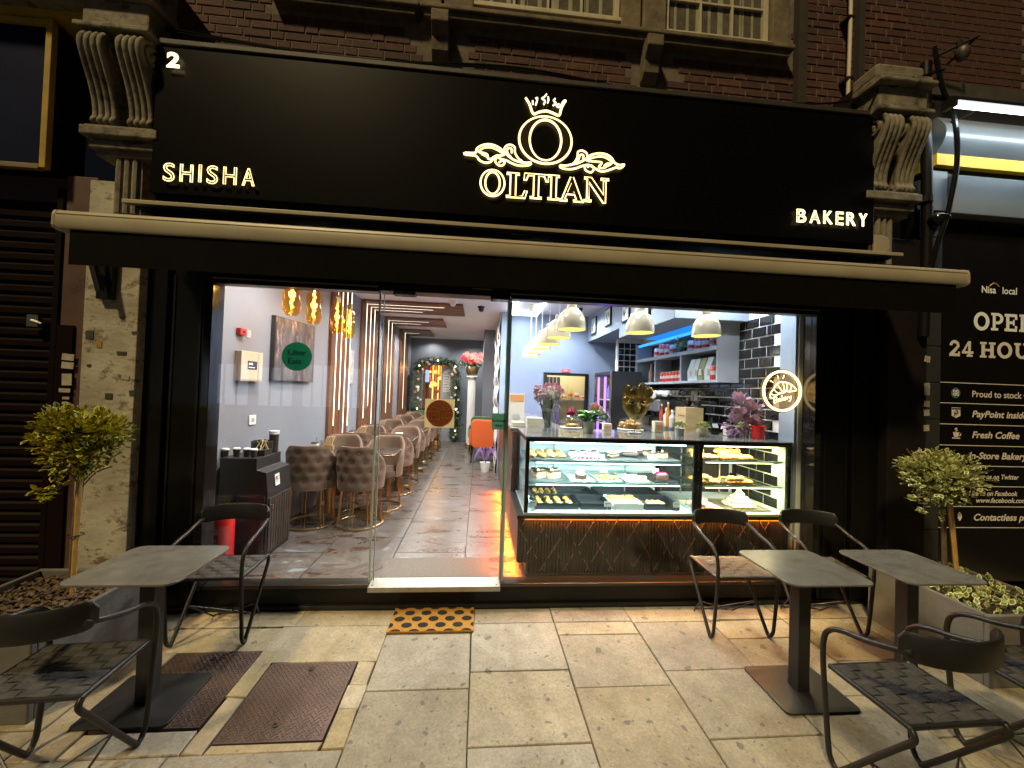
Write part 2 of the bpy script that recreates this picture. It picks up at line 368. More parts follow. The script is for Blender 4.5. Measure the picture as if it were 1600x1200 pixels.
# chequer plates
PLATE = M('rusty_iron', (.115,.075,.058), .5, .55, var=.35, vscale=7, col2=(.075,.048,.038), bump=.1, bscale=120)
PLATE2 = M('worn_iron_treads', (.24,.175,.13), .38, .7, var=.3, vscale=20)
def chequer(x0, x1, y0, y1, label):
    t = thing('access_cover', label, 'access cover', ((x0+x1)/2, (y0+y1)/2, 0), group='iron covers in the pavement')
    m = MB(); m.box(x0+.004, x1-.004, y0+.004, y1-.004, -.03, .001); m.build('plate', PLATE, t)
    m = MB(); p = .027; k = 0; y = y0+.02
    while y < y1-.015:
        x = x0+.02+(p/2 if k % 2 else 0); kk = k
        while x < x1-.015:
            a = RAD(45 if kk % 2 else -45); c, s_ = cos(a), sin(a); L, W = .0125, .0035
            pts = [(L, 0), (0, W), (-L, 0), (0, -W)]
            base = [(x+u*c-v*s_, y+u*s_+v*c, .001) for u, v in pts]
            top = [(x+.6*(u*c-v*s_), y+.6*(u*s_+v*c), .0038) for u, v in pts]
            m.add(base+top, [(4,5,6,7)]+[(i, (i+1) % 4, 4+(i+1) % 4, 4+i) for i in range(4)])
            x += p; kk += 1
        y += p*.5; k += 1
    tag(m.build('tread_pattern', PLATE2, t, fix=False), kind='stuff')
    for q in ((.5, .88), (.48, .17)):
        m = MB(); cx, cyy = x0+(x1-x0)*q[0], y0+(y1-y0)*q[1]
        m.lathe([(.014,0.001),(.014,.006),(.009,.006),(.008,.003)], 12, (cx, cyy, 0)); m.build('lifting_eye', DARKMETAL, t)
    return t
chequer(-1.762, -1.267, -.983, -.442, 'rusty chequer plate cover set in pavement, partly under the left table base')
chequer(-1.158, -.667, -1.077, -.552, 'rusty chequer plate cover set in pavement, nearer the orange doormat')
# doormat
COIR = M('orange_coir', (.55,.27,.035), .95, var=.3, vscale=60, bump=.9, bscale=400)
COIRB = M('black_coir', (.012,.011,.010), .95, bump=.9, bscale=400)
t = thing('doormat', 'orange coir doormat with black dots before the shop door', 'doormat', (-.277, -.145, 0))
m = MB(); m.box(-.562, .018, -.305, -.022, .0015, .017); m.build('mat', COIR, t, bevel=.004)
mx0, mx1, my0, my1 = -.56, .016, -.303, -.024
r_ = 0
for row in range(5):
    yy = my1+.004-row*.072
    for k in range(7):
        xx = mx0+.055+k*.118-(.059 if row % 2 else 0)+random.uniform(-.004, .004)
        pts = []
        for q in range(20):
            a = 2*pi*q/20; x = xx+.036*cos(a); y = yy+.029*sin(a)
            pts.append((min(max(x, mx0+.001), mx1-.001), min(max(y, my0+.001), my1-.001)))
        if max(p[0] for p in pts)-min(p[0] for p in pts) < .012 or max(p[1] for p in pts)-min(p[1] for p in pts) < .008: continue
        m = MB(); m.add([(x, y, .0182) for x, y in pts], [tuple(range(20))]); m.build('dot', COIRB, t)

# ================================================================== SHOPFRONT
FRAME = M('black_aluminium', (.014,.013,.013), .3, .3, var=.2, vscale=30)
PANELB = M('black_panel', (.006,.0056,.0052), .33, spec=.25, var=.4, vscale=3, bump=.03, bscale=14)
ALU = M('threshold_aluminium', (.42,.40,.35), .4, .8, var=.2, vscale=14)
t = thing('shopfront', 'black framed glass shopfront with a glass door in the middle', 'shopfront', (.4, 0, 0))
m = MB(); m.box(-2.42, 3.3, .0, .12, -.02, .035); m.box(-2.42, 3.3, .012, .12, .035, .155); m.build('stall_riser', PANELB, t, bevel=.004)
m = MB(); m.box(-2.42, 3.3, -.012, .0, -.01, .028); m.build('plinth', M('wet_black_plinth', (.016,.016,.017), .25, bump=.5, bscale=6), t, bevel=.006)
for a, b in ((-1.925, -.77), (.21, 2.73)):
    m = MB(); m.box(a, b, -.012, .10, .156, .182); m.build('sill_rail', M('dark_bronze_rail', (.07,.06,.05), .28, .8), t, bevel=.004)
m = MB(); m.box(-.768, .208, -.03, .12, .156, .172); m.box(-.768, .208, -.034, -.03, .135, .172); m.build('threshold', ALU, t, bevel=.003)
for q in (-.74, .18):
    m = MB(); m.lathe([(.007,0),(.007,.002),(.0,.003)], 8, (q, -.005, .172)); m.build('screw', DARKMETAL, t)
m = MB(); m.box(-2.0, 2.8, -.03, .12, 2.405, 2.75); m.build('head_panel', PANELB, t)
for a, b in ((-1.93, -.775), (.215, 2.74)):
    m = MB(); m.box(a, b, -.035, .05, 2.352, 2.404); m.build('head_rail', FRAME, t, bevel=.004)
    m = MB(); m.box(a, b, -.045, -.036, 2.384, 2.392); m.build('rail_trim', STEEL, t)
m = MB(); m.box(-.773, .213, -.045, .09, 2.36, 2.47); m.build('door_operator', FRAME, t, bevel=.006)
for a, b in ((-.66, -.5), (.06, .21)):
    m = MB(); m.box(a, b, -.06, .02, 2.335, 2.359); m.build('door_bracket', BLKGLOSS, t)
m = MB(); m.box(-.08, .07, -.052, -.046, 2.405, 2.412); m.build('operator_trim', STEEL, t)
# jambs and side panels
for x0, x1, y0 in ((-1.985, -1.93, -.03), (2.735, 2.79, -.03)):
    m = MB(); m.box(x0, x1, y0, .1, .156, 2.404); m.build('jamb', BLKGLOSS, t, bevel=.004)
for x0, x1, y0, z0, z1 in ((-2.42, -2.27, -.035, .036, 2.75), (-2.27, -2.22, -.05, .036, 2.75), (-2.22, -1.986, -.015, .036, 2.75), (2.791, 3.05, -.015, .036, 2.75), (3.05, 3.09, -.05, .036, 2.75), (3.09, 3.30, -.03, .036, 2.75)):
    m = MB(); m.box(x0, x1, y0, .12, z0, z1); m.build('side_panel', PANELB, t, bevel=.004)
m = MB(); m.box(-2.20, -2.185, -.022, -.016, .05, 2.4); m.box(-2.02, -2.005, -.022, -.016, .05, 2.4); m.build('panel_trim', FRAME, t)
m = MB(); m.box(2.83, 2.84, -.022, -.016, .05, 2.4); m.box(3.02, 3.03, -.022, -.016, .05, 2.4); m.build('panel_trim', FRAME, t)
EDGE = M('glass_edge_green', (.30,.42,.36), .12, spec=.6)
for nm, a, b, y in (('glass_panel', -1.93, -.772, .02), ('glass_door', -.75, .20, .055), ('glass_panel', .222, 2.735, .02)):
    m = MB(); m.box(a, b, y, y+.008, .176, 2.352); o = m.build(nm, PANE, t)
    for e in ((b,) if a < -1 else (a,) if a > 0 else ()):
        m = MB(); m.box(e-.006, e+.006, y-.001, y+.013, .184, 2.352); m.build('edge', EDGE, o)
m = MB(); m.box(-.752, -.747, .05, .066, .178, 2.35); m.build('door_edge', EDGE, t)
m = MB(); m.box(.197, .203, .05, .066, .178, 2.35); m.build('door_edge', EDGE, t)
m = MB(); m.box(.205, .235, .066, .074, .178, 2.35); m.build('door_seal', EDGE, t)

# stickers on the glass
p = at(464, 557, 1, .018)
t = thing('round_sticker', 'round dark green delivery sticker on the left glass pane', 'sticker', p)
m = MB(); m.add([(p.x+.108*cos(2*pi*k/40), .0175, p.z+.106*sin(2*pi*k/40)) for k in range(40)], [tuple(range(40))]); m.build('disc', TRANS('dark_green_vinyl', (.006,.085,.038), .5), t)
BT = M('black_vinyl', (.006,.012,.008), .6)
print_text('Uber', p.x-.065, p.z+.008, .045, .0165, BT, t, offset=.001)
print_text('Eats', p.x-.065, p.z-.055, .045, .0165, BT, t, offset=.001)
p = at(688, 646, 1, .053)
t = thing('door_notice', 'square cream notice with brown ATTENTION disc on the glass door', 'notice', p)
m = MB(); m.box(p.x-.118, p.x+.108, .050, .054, p.z-.11, p.z+.11); m.build('sheet', TRANS('notice_cream', (.80,.70,.46), .7), t)
BR = TRANS('brown_print', (.24,.075,.035), .7); CP = TRANS('cream_print', (.85,.72,.45), .75)
m = MB(); m.add([(p.x-.005+.103*cos(2*pi*k/48), .0492, p.z+.103*sin(2*pi*k/48)) for k in range(48)], [tuple(range(48))]); m.build('disc', BR, t)
print_text('ATTENTION', p.x-.005, p.z+.025, .026, .0485, CP, t, offset=.0006, center=True, sx=.9)
print_text('AUTOMATIC', p.x+.008, p.z-.002, .011, .0485, CP, t, sx=.9)
print_text('DOOR', p.x+.008, p.z-.02, .011, .0485, CP, t)
print_text('KEEP CLEAR', p.x+.008, p.z-.038, .010, .0485, CP, t, sx=.8)
m = MB()
for a, b, c, d in ((-.09,-.085,-.045,.015), (-.068,-.063,-.045,.015), (-.03,-.025,-.045,.015), (-.008,-.003,-.045,.015), (-.09,-.003,.012,.016), (-.09,-.003,-.049,-.045)): m.box(p.x+a, p.x+b, .0482, .0488, p.z+c, p.z+d)
m.obox((p.x-.047, .0485, p.z-.015), (.022, .0006, .007)); m.build('door_symbol', CP, t)
m = MB(); m.add([(p.x-.02, .0485, p.z+.06), (p.x+.01, .0485, p.z+.06), (p.x-.005, .0485, p.z+.085)], [(0,1,2)]); m.build('warning_triangle', M('orange_red_print', (.45,.1,.03), .5), t)
p = at(781, 660, 1, .05)
t = thing('green_door_label', 'small green automatic door label on the edge of the glass door', 'label', p)
m = MB(); m.box(p.x-.062, p.x+.05, .049, .053, p.z-.055, p.z+.07); m.build('sheet', TRANS('sage_green_sheet', (.24,.42,.31), .7), t)
print_text('Automatic', p.x-.006, p.z+.004, .022, .0475, BT, t, center=True, sx=.85, offset=.0008)
print_text('door', p.x-.006, p.z-.033, .022, .0475, BT, t, center=True, offset=.0008)

# ================================================================== FASCIA SIGN
SY = -.25
GLOW = EM('sign_glow', (1.0, .70, .27), 2.3)
GLOWW = EM('sign_glow_white', (1.0, .80, .40), 2.2)
FASC = M('fascia_black', (.0035,.003,.0028), .30, spec=.14, bump=.02, bscale=2)
LFACE = M('letter_face_bronze', (.03,.018,.010), .35)
sg = thing('fascia_sign', 'long black fascia sign reading OLTIAN, SHISHA and BAKERY in glowing letters', 'sign', (.4, -.1, 2.86))
m = MB(); m.box(-2.205, 2.985, SY, .12, 2.872, 3.865); m.build('panel', FASC, sg, bevel=.006)
m = MB(); m.box(-2.19, 2.97, SY+.03, .12, 2.815, 2.871); m.build('lower_return', PANELB, sg)
m = MB(); m.box(-2.22, 2.99, SY-.012, .12, 3.866, 3.90); m.build('top_flashing', M('lead_flashing', (.05,.045,.04), .6, .2, var=.4, bump=.3, bscale=9), sg, bevel=.004)
def sgn(px, py): q = at(px, py, 1, SY); return (q.x, q.z)
def glyph(s, a, b, h, name='letter', offset=.02, tube=.0075, shear=0, face=LFACE, glow=GLOW, sxw=None, fillglow=False):
    """one letter: a = lower-left (x,z); proud face with a lit edge"""
    vs, fs, es = text_mesh(s, h/.73, shear, offset*h, True)
    x0 = min(v[0] for v in vs); x1 = max(v[0] for v in vs); k = (sxw/(x1-x0)) if sxw else 1.0
    f = lambda v, y: (a+(v[0]-x0)*k, y, b+v[1])
    m = MB(); m.add([f(v, SY-.022) for v in vs], fs); o = m.build(name, glow if fillglow else face, sg)
    vs, fs, es = text_mesh(s, h/.73, shear, offset*h, False)
    if fillglow: tube *= .6
    m = MB()
    for L in loops(es):
        pts = [f(vs[i], SY-.0235) for i in L]
        m.tube(pts, tube, 6, closed=True)
    m.build('lit_edge', glow, o)
    return a+(x1-x0)*k
# number
a, b = sgn(264, 108); glyph('2', a, b, .098, offset=.05, fillglow=True, sxw=.082, glow=GLOWW)
# SHISHA : measured letter cells
for ch, xl, xr, yb in zip('SHISHA', (255.5, 282, 311, 323, 349, 378), (280, 308, 321, 347, 375.5, 404), (284.5, 286, 287, 288.5, 290, 292)):
    a, b = sgn(xl, yb); a2, _ = sgn(xr, yb); glyph(ch, a+.006, b, .122, offset=.075, tube=.0028, sxw=a2-a-.012)
for ch, xl, xr, yb in zip('BAKERY', (1239, 1259, 1281, 1300, 1316.5, 1335), (1257, 1279, 1299, 1315, 1334.5, 1352), (348.5, 350, 351, 352.5, 353.5, 355)):
    a, b = sgn(xl, yb); a2, _ = sgn(xr, yb); glyph(ch, a+.004, b, .103, offset=.06, tube=.0036, sxw=a2-a-.008, glow=GLOWW)
# OLTIAN in roman capitals
SER = {
 'L': [(0,0),(.62,0),(.68,.3),(.61,.3),(.53,.075),(.3,.075),(.3,.93),(.42,.95),(.42,1),(0,1),(0,.95),(.13,.93),(.13,.07),(0,.05)],
 'T': [(.22,0),(.62,0),(.62,.05),(.5,.07),(.5,.93),(.70,.93),(.77,.72),(.83,.72),(.83,1),(.01,1),(.01,.72),(.07,.72),(.14,.93),(.34,.93),(.34,.07),(.22,.05)],
 'I': [(0,0),(.42,0),(.42,.05),(.3,.07),(.3,.93),(.42,.95),(.42,1),(0,1),(0,.95),(.12,.93),(.12,.07),(0,.05)],
 'A': [(0,0),(.3,0),(.3,.05),(.19,.07),(.27,.28),(.58,.28),(.66,.07),(.54,.05),(.54,0),(.95,0),(.95,.05),(.86,.07),(.51,1),(.41,1),(.09,.07),(0,.05)],
 'N': [(0,0),(.3,0),(.3,.05),(.19,.07),(.19,.8),(.78,-.03),(.86,-.03),(.86,.93),(.98,.95),(.98,1),(.66,1),(.66,.95),(.78,.93),(.78,.3),(.28,1),(0,1),(0,.95),(.12,.93),(.12,.07),(0,.05)]}
def ring_letter(cx, cz, rx, rz, ix, iz, name, n=56, tb=.0075):
    oo = [(cx+rx*cos(2*pi*k/n), cz+rz*sin(2*pi*k/n)) for k in range(n)]; ii = [(cx+ix*cos(2*pi*k/n), cz+iz*sin(2*pi*k/n)) for k in range(n)]
    m = MB(); m.add([(x, SY-.022, z) for x, z in oo+ii], [(k, (k+1) % n, n+(k+1) % n, n+k) for k in range(n)]); o = m.build(name, LFACE, sg)
    m = MB(); m.tube([(x, SY-.018, z) for x, z in oo], tb, 6, True); m.tube([(x, SY-.018, z) for x, z in ii], tb, 6, True); m.build('lit_edge', GLOW, o)
H_ = .172
x_, z_ = sgn(769, 288); ring_letter(x_+.002, z_, .083, .092, .052, .078, 'letter')
for ch, xl, xr, yb in (('L', 790.5, 822.5, 309.5), ('T', 817.5, 855, 310.5), ('I', 855, 872.5, 313), ('A', 873.5, 911, 315), ('N', 911, 949, 316)):
    a, b = sgn(xl, yb); a2, _ = sgn(xr, yb); P_ = SER[ch]; mxw = max(q[0] for q in P_); k = (a2-a)/mxw
    if ch == 'T': a -= .0
    pts = [(a+u*k, b+v*H_) for u, v in P_]
    m = MB(); m.add([(x, SY-.022, z) for x, z in pts], [tuple(range(len(pts)))]); o = m.build('letter', LFACE, sg)
    m = MB(); m.tube([(x, SY-.018, z) for x, z in pts], .0062, 6, True)
    if ch == 'A': m.tube([(a+u*k, SY-.018, b+v*H_) for u, v in ((.30,.36),(.56,.36),(.44,.74))], .0055, 6, True)
    m.build('lit_edge', GLOW, o)
# emblem O, crown and leaf scrolls (traced on the sign plane)
def ept(u, v): return sgn(720+u/5.926, 140+v/5.926)
cx, cz = ept(780, 484); rx = abs(ept(1020, 490)[0]-ept(540, 470)[0])/2; rz = abs(ept(775, 268)[1]-ept(785, 700)[1])/2
ring_letter(cx, cz, rx, rz, rx*.61, rz*.87, 'emblem_letter', 72, .0085)
o = MB(); cr = smooth_path([(*ept(u, v), 0) for u, v in ((598,95),(632,150),(668,240),(720,225),(790,215),(850,235),(905,255),(925,190),(945,150),(965,118))], 4)
crown = [(q[0], SY-.018, q[1]) for q in cr]
o.tube(crown, .0085, 6); ob = o.build('crown', GLOW, sg)
for seg in (((662,120),(664,155)), ((690,100),(705,95),(700,130),(690,160)), ((790,60),(770,85),(748,100),(775,120),(765,155)), ((803,85),(808,110),(800,140)), ((870,100),(855,120),(875,140),(850,165)), ((905,150),(880,165),(905,180),(930,150),(950,120),(965,130),(940,150))):
    m = MB(); q = smooth_path([(*ept(u, v), 0) for u, v in seg], 4); m.tube([(p_[0], SY-.018, p_[1]) for p_ in q], .0055, 6); m.build('crown_flame', GLOWW, ob)
fl = [[(40,600),(135,600),(150,560),(200,530),(270,522),(340,545),(400,590),(440,630),(500,670),(580,690),(650,692),(620,715),(540,718),(480,700),(420,670),(380,660),(335,640),(300,655),(270,685),(220,690),(170,665),(140,628),(45,615)],
      [(165,590),(210,555),(280,550),(350,580),(400,620),(330,625),(280,655),(250,650),(245,615),(205,600)],
      [(400,590),(410,545),(450,525),(495,545),(500,600),(530,650),(570,680)], [(470,650),(430,600),(432,560),(465,560),(470,600)],
      [(330,640),(318,680),(350,715),(385,715),(405,685),(380,672),(352,690)], [(190,610),(225,625),(255,645)]]
fr = [[(1505,708),(1470,740),(1430,735),(1400,745),(1340,765),(1290,770),(1240,745),(1180,712),(1120,720),(1050,745),(980,750),(920,735),(918,715),(960,718),(1030,705),(1090,690),(1160,650),(1200,620),(1270,605),(1340,615),(1390,650),(1415,690),(1455,712)],
      [(1160,670),(1230,640),(1310,635),(1370,665),(1390,695),(1350,720),(1310,740),(1270,730),(1300,690),(1240,680)],
      [(1165,650),(1160,605),(1120,580),(1080,590),(1075,640),(1045,690),(1010,712)], [(1075,690),(1100,620),(1130,625),(1125,655)],
      [(1140,720),(1150,760),(1200,780),(1225,745),(1200,715),(1165,730)], [(1320,720),(1345,700),(1375,700)]]
for grp in (fl, fr):
    ob = None
    for k, seg in enumerate(grp):
        q = smooth_path([(*ept(u, v), 0) for u, v in seg], 3, closed=(k in (0, 1)))
        m = MB(); m.tube([(p_[0], SY-.018, p_[1]) for p_ in q], .0068 if k else .0075, 6, closed=(k in (0, 1)))
        if ob is None: ob = m.build('leaf_scroll', GLOW, sg)
        else: m.build('scroll_line', GLOW, ob)

# ================================================================== AWNING
AWN = M('awning_cream_metal', (.41,.36,.26), .42, var=.2, vscale=2.5, wear=(.40,.34,.22), wscale=9, wpos=.60)
AWF = M('awning_fabric_black', (.0045,.004,.0035), .9, spec=.08, var=.3, vscale=5)
t = thing('awning', 'retracted black awning with a long cream front bar under the sign', 'awning', (.45, -.4, 2.5))
prof = [(-.60, 2.47), (-.615, 2.475), (-.622, 2.49), (-.622, 2.545), (-.612, 2.57), (-.590, 2.582), (-.56, 2.582), (-.55, 2.57), (-.55, 2.47)]
m = MB(); n = len(prof)
m.prism(prof, lambda u, v, d: (d, u, v), -2.385, 3.275); m.build('front_bar', AWN, t, smooth=True, ang=35)
m = MB(); m.box(-2.38, 3.27, -.6226, -.6215, 2.549, 2.553); m.build('bar_groove', M('groove_brown', (.12,.09,.05), .7), t)
for x in (-2.40, 3.276):
    m = MB(); m.prism([(u*1.0+(-.002 if u < -.6 else .002), v+(.003 if v > 2.52 else -.003)) for u, v in prof], lambda u, v, d: (d, u, v), x, x+.016); m.build('end_cap', AWN, t, bevel=.003)
m = MB(); m.box(-2.32, 3.21, -.604, -.600, 2.275, 2.475); m.build('valance', AWF, t)
m = MB(); m.add([(-2.3, -.56, 2.575), (3.2, -.56, 2.575), (3.15, -.16, 2.72), (-2.25, -.16, 2.72), (-2.3, -.56, 2.569), (3.2, -.56, 2.569), (3.15, -.16, 2.714), (-2.25, -.16, 2.714)],
                [(0,1,2,3),(7,6,5,4),(0,4,5,1),(1,5,6,2),(2,6,7,3),(3,7,4,0)]); m.build('canopy', AWF, t)
m = MB(); m.box(-2.33, 3.18, -.30, -.26, 2.772, 2.80); m.build('cassette_lip', AWN, t, bevel=.004)
m = MB(); m.box(-2.28, 3.13, -.255, -.05, 2.765, 2.812); m.build('cassette', BLACK, t)
m = MB(); m.prism([(3.0,2.80),(3.09,2.80),(3.135,2.86),(3.13,2.91),(3.11,2.94),(3.06,2.95),(3.0,2.95)], lambda u, v, d: (u, d, v), -.24, -.21); m.build('cassette_cheek', AWN, t, bevel=.003)
m = MB()
m.tube([(-2.0, -.2, 2.72), (-1.2, -.35, 2.64), (-2.0, -.55, 2.54)], .018, 8); m.build('folding_arm', BLACK, t)
m = MB(); m.tube([(2.8, -.2, 2.72), (2.0, -.35, 2.64), (2.8, -.55, 2.54)], .018, 8); m.build('folding_arm', BLACK, t)

# ================================================================== PILASTERS
STONE = M('grimy_stone', (.25,.225,.17), .8, var=.45, vscale=7, col2=(.14,.12,.085), bump=.6, bscale=25, wear=(.05,.042,.03), wscale=6, wpos=.53)
PAINTST = M('peeling_cream_paint', (.53,.50,.41), .75, var=.5, vscale=3.5, col2=(.29,.26,.20), bump=.4, bscale=18, wear=(.16,.12,.08), wscale=7, wpos=.52, stretch=(1,1,1.6))
DKST = M('dark_painted_stone', (.014,.011,.010), .5, spec=.25, var=.3, vscale=5, bump=.2, bscale=20)
def scroll(m, xc, yb, ztop, h, w):
    """fluted scroll console: S curve in y-z, extruded with rounded ribs"""
    S = [(-.05, ztop-.015), (-.17, ztop-.01), (-.225, ztop-.05), (-.235, ztop-.11), (-.205, ztop-.19), (-.16, ztop-.29), (-.125, ztop-.40), (-.115, ztop-h+.06), (-.13, ztop-h+.02), (-.10, ztop-h)]
    P = smooth_path([(0, yb+a, b) for a, b in S], 5)
    body = [(p_[1], p_[2]) for p_ in P]+[(yb+.02, ztop-h), (yb+.02, ztop-.015)]
    m.prism(body, lambda u, v, d: (d, u, v), xc-w/2+.012, xc+w/2-.012)
    for k in range(4):
        xx = xc-w/2+w*(k+.5)/4
        m.tube([(xx, p_[1]-.004, p_[2]) for p_ in P], w/8.4, 8)
    for s_ in (-1, 1):   # volutes
        sp = []
        for k in range(26):
            a = -pi/2+k*.42; r = .085*(1-k/30)
            sp.append((xc+s_*(w/2-.004), yb-.145+r*cos(a), ztop-.10+r*sin(a)))
        m.tube(sp, .012, 6)
        m.sph((xc+s_*(w/2-.01), yb-.145, ztop-.10), (.015, .025, .025), 8, 6)
        m.sph((xc+s_*(w/2-.02), yb-.105, ztop-h+.04), (.02, .04, .035), 8, 6)
def pilaster(xc, label, name, shaftmat, wsh, xs, ztop=4.45):
    t = thing(name, label, 'pilaster', (xc, -.05, 0))
    m = MB(); m.box(xs-wsh/2, xs+wsh/2, -.10, .12, -.02, 3.0); m.build('shaft', shaftmat, t, bevel=.005)
    m = MB()
    for k in range(3): m.tube([(xc-.05+.05*k, -.17, 2.75), (xc-.05+.05*k, -.17, 3.12)], .021, 8)
    m.box(xc-.085, xc+.085, -.165, .0, 2.75, 3.12); m.build('fluted_neck', STONE, t)
    m = MB()
    for z0, z1, pr, ww in ((3.12,3.16,.20,.18), (3.16,3.20,.225,.205), (3.20,3.225,.205,.19), (3.225,3.285,.26,.235), (3.285,3.30,.245,.22)):
        m.box(xc-ww, xc+ww, -pr, .1, z0, z1)
    m.build('capital', STONE, t, bevel=.008)
    for s_ in (-1, 1):
        m = MB(); scroll(m, xc+s_*.112, -.10, 3.86, .55, .155); m.build('scroll_bracket', STONE, t, smooth=True, ang=50)
    m = MB(); m.box(xc-.20, xc+.20, -.16, .1, 3.30, 3.86); m.build('bracket_back', STONE, t)
    m = MB(); m.box(xc-.225, xc+.225, -.345, .1, 3.862, 3.895); m.build('abacus', STONE, t, bevel=.008)
    m = MB(); m.box(xc-.20, xc+.20, -.31, -.12, 3.897, 4.07); m.build('block', STONE, t, bevel=.012)
    m = MB(); m.box(xc-.235, xc+.235, -.36, -.10, 4.072, 4.105); m.box(xc-.22, xc+.22, -.335, -.10, 4.105, 4.15); m.build('cornice', STONE, t, bevel=.01)
    m = MB(); m.box(xc-.20, xc+.20, -.29, -.08, 4.152, ztop); m.build('upper_block', STONE, t, bevel=.02)
    m = MB(); m.box(xc-.19, xc+.19, -.075, .3, 3.87, ztop-.05); m.build('shaded_rear_block', DKST, t)  # dark rear of the blocks, its colour stands in for their shaded sides
    return t
pl = pilaster(-2.41, 'grimy cream stone pilaster with twin scroll brackets left of the sign', 'stone_pilaster', PAINTST, .345, -2.535)
pr_ = pilaster(3.15, 'stone pilaster with twin scroll brackets right of the sign, dark painted below', 'stone_pilaster', DKST, .34, 3.475, 4.26)
# posters and scraps on the left pilaster
INK = M('old_sticker_ink', (.05,.055,.05), .7, var=.5, vscale=40); YEL = M('old_yellow_sticker', (.42,.28,.05), .7, var=.5, vscale=40); PAPER = M('weathered_paper', (.42,.38,.30), .8, var=.3, vscale=30)
for px, py, w_, h_, mt in ((140,523,.06,.07,INK), (155,538,.04,.055,YEL), (190,552,.075,.03,INK), (170,619,.055,.05,INK), (207,614,.05,.045,INK), (196,590,.06,.035,PAPER), (139,571,.03,.02,INK), (212,520,.06,.025,INK)):
    p = at(px, py, 1, -.102); m = MB(); m.obox((p.x, -.1025, p.z), (w_*.8, .003, h_*.8), (0, random.uniform(-.15, .15), 0)); m.build('old_sticker', mt, pl)
# black bracket on left pilaster
p = at(164, 430, 1, -.14)
t = thing('wall_bracket', 'black iron bracket fixed high on the cream pilaster', 'bracket', (p.x, -.11, p.z))
m = MB(); m.box(p.x-.055, p.x+.045, -.14, -.101, p.z-.16, p.z+.30); m.build('plate', BLACK, t, bevel=.006)
m = MB(); m.tube([(p.x+.02, -.19, p.z-.12), (p.x-.02, -.2, p.z+.05), (p.x-.08, -.2, p.z+.07)], .022, 8); m.tube([(p.x-.02, -.14, p.z+.28), (p.x-.02, -.2, p.z+.05)], .014, 8); m.build('handle', DARKMETAL, t)

# ================================================================== UPPER BUILDING
BRICK = M('red_brick', (.078,.028,.020), .85, var=.4, vscale=14, bump=.5, bscale=50, rnd=.35)
MORT = M('grey_mortar', (.17,.135,.105), .95, var=.4, vscale=12, bump=.4, bscale=80)
DKSTONE = M('weathered_brown_stone', (.19,.15,.095), .85, var=.5, vscale=6, bump=.5, bscale=25, wear=(.05,.04,.028), wscale=5)
bd = thing('brick_building', 'dark red brick upper storey with stone framed windows above the shop sign', 'building', (.5, .55, 3.9))
m = MB(); m.box(-5.2, 6.2, .5065, .75, 3.9, 7.2); m.build('wall', MORT, bd)
m = MB(); m.add([(-2.25,-.22,3.905),(3.3,-.22,3.905),(3.3,.5,4.36),(-2.25,.5,4.36),(-2.25,.5,3.88),(3.3,.5,3.88),(-2.25,-.22,3.88),(3.3,-.22,3.88)], [(0,1,2,3),(4,5,7,6),(0,3,4,6),(1,7,5,2),(0,6,7,1),(3,2,5,4)])
m.build('lead_roof', M('dark_lead', (.03,.027,.024), .7, var=.4, vscale=4, bump=.4, bscale=8), bd)
m = MB(); m.box(-2.3, 3.35, .40, .511, 4.36, 4.40); m.build('string_course', DKSTONE, bd, bevel=.008)
def blocked(x0, x1, z0, z1):
    for a, b, c, d in ((-1.9, 2.86, 4.90, 7.3), (-.60, -.30, 4.55, 5), (1.38, 1.62, 4.55, 5)):
        if x1 > a and x0 < b and z1 > c and z0 < d: return True
    return False
cand = []
row = 0; z = 4.41
while z < 6.0:
    x = -4.9+(.17 if row % 2 else 0); k = row
    while x < 5.4:
        L = .215 if (k % 3) else .1025
        d = Vector((x+L/2, .5, z+.03))-CAM; q = d.dot(_f); u = 800+600*d.dot(CR)/q; v = 600-600*d.dot(CU)/q
        if -30 < u < 1630 and v > -25 and not blocked(x, x+L, z, z+.065): cand.append((abs(u-800), x, z, L))
        x += L+.011; k += 1
    z += .0755; row += 1
cand.sort()
bm_cache = {}
stuff = MB()
for i, (_, x, z, L) in enumerate(cand):
    if i < 300:
        key = round(L, 3)
        if key not in bm_cache:
            mm = MB(); c = .004
            mm.add([(0,.02,0),(L,.02,0),(L,.02,.065),(0,.02,.065),(0,0.003,0),(L,.003,0),(L,.003,.065),(0,.003,.065),(c,0,c),(L-c,0,c),(L-c,0,.065-c),(c,0,.065-c)],
                   [(8,9,10,11),(4,5,9,8),(5,6,10,9),(6,7,11,10),(7,4,8,11),(0,1,5,4),(1,2,6,5),(2,3,7,6),(3,0,4,7)])
            bm_cache[key] = mm.mesh('brick', BRICK)
        o = obj('brick', bm_cache[key], bd); o.location = (x, .50+random.uniform(-.002,.002), z); 
    else: stuff.box(x, x+L, .50, .52, z, z+.065)
if stuff.v: tag(stuff.build('far_bricks', BRICK, bd), kind='stuff')
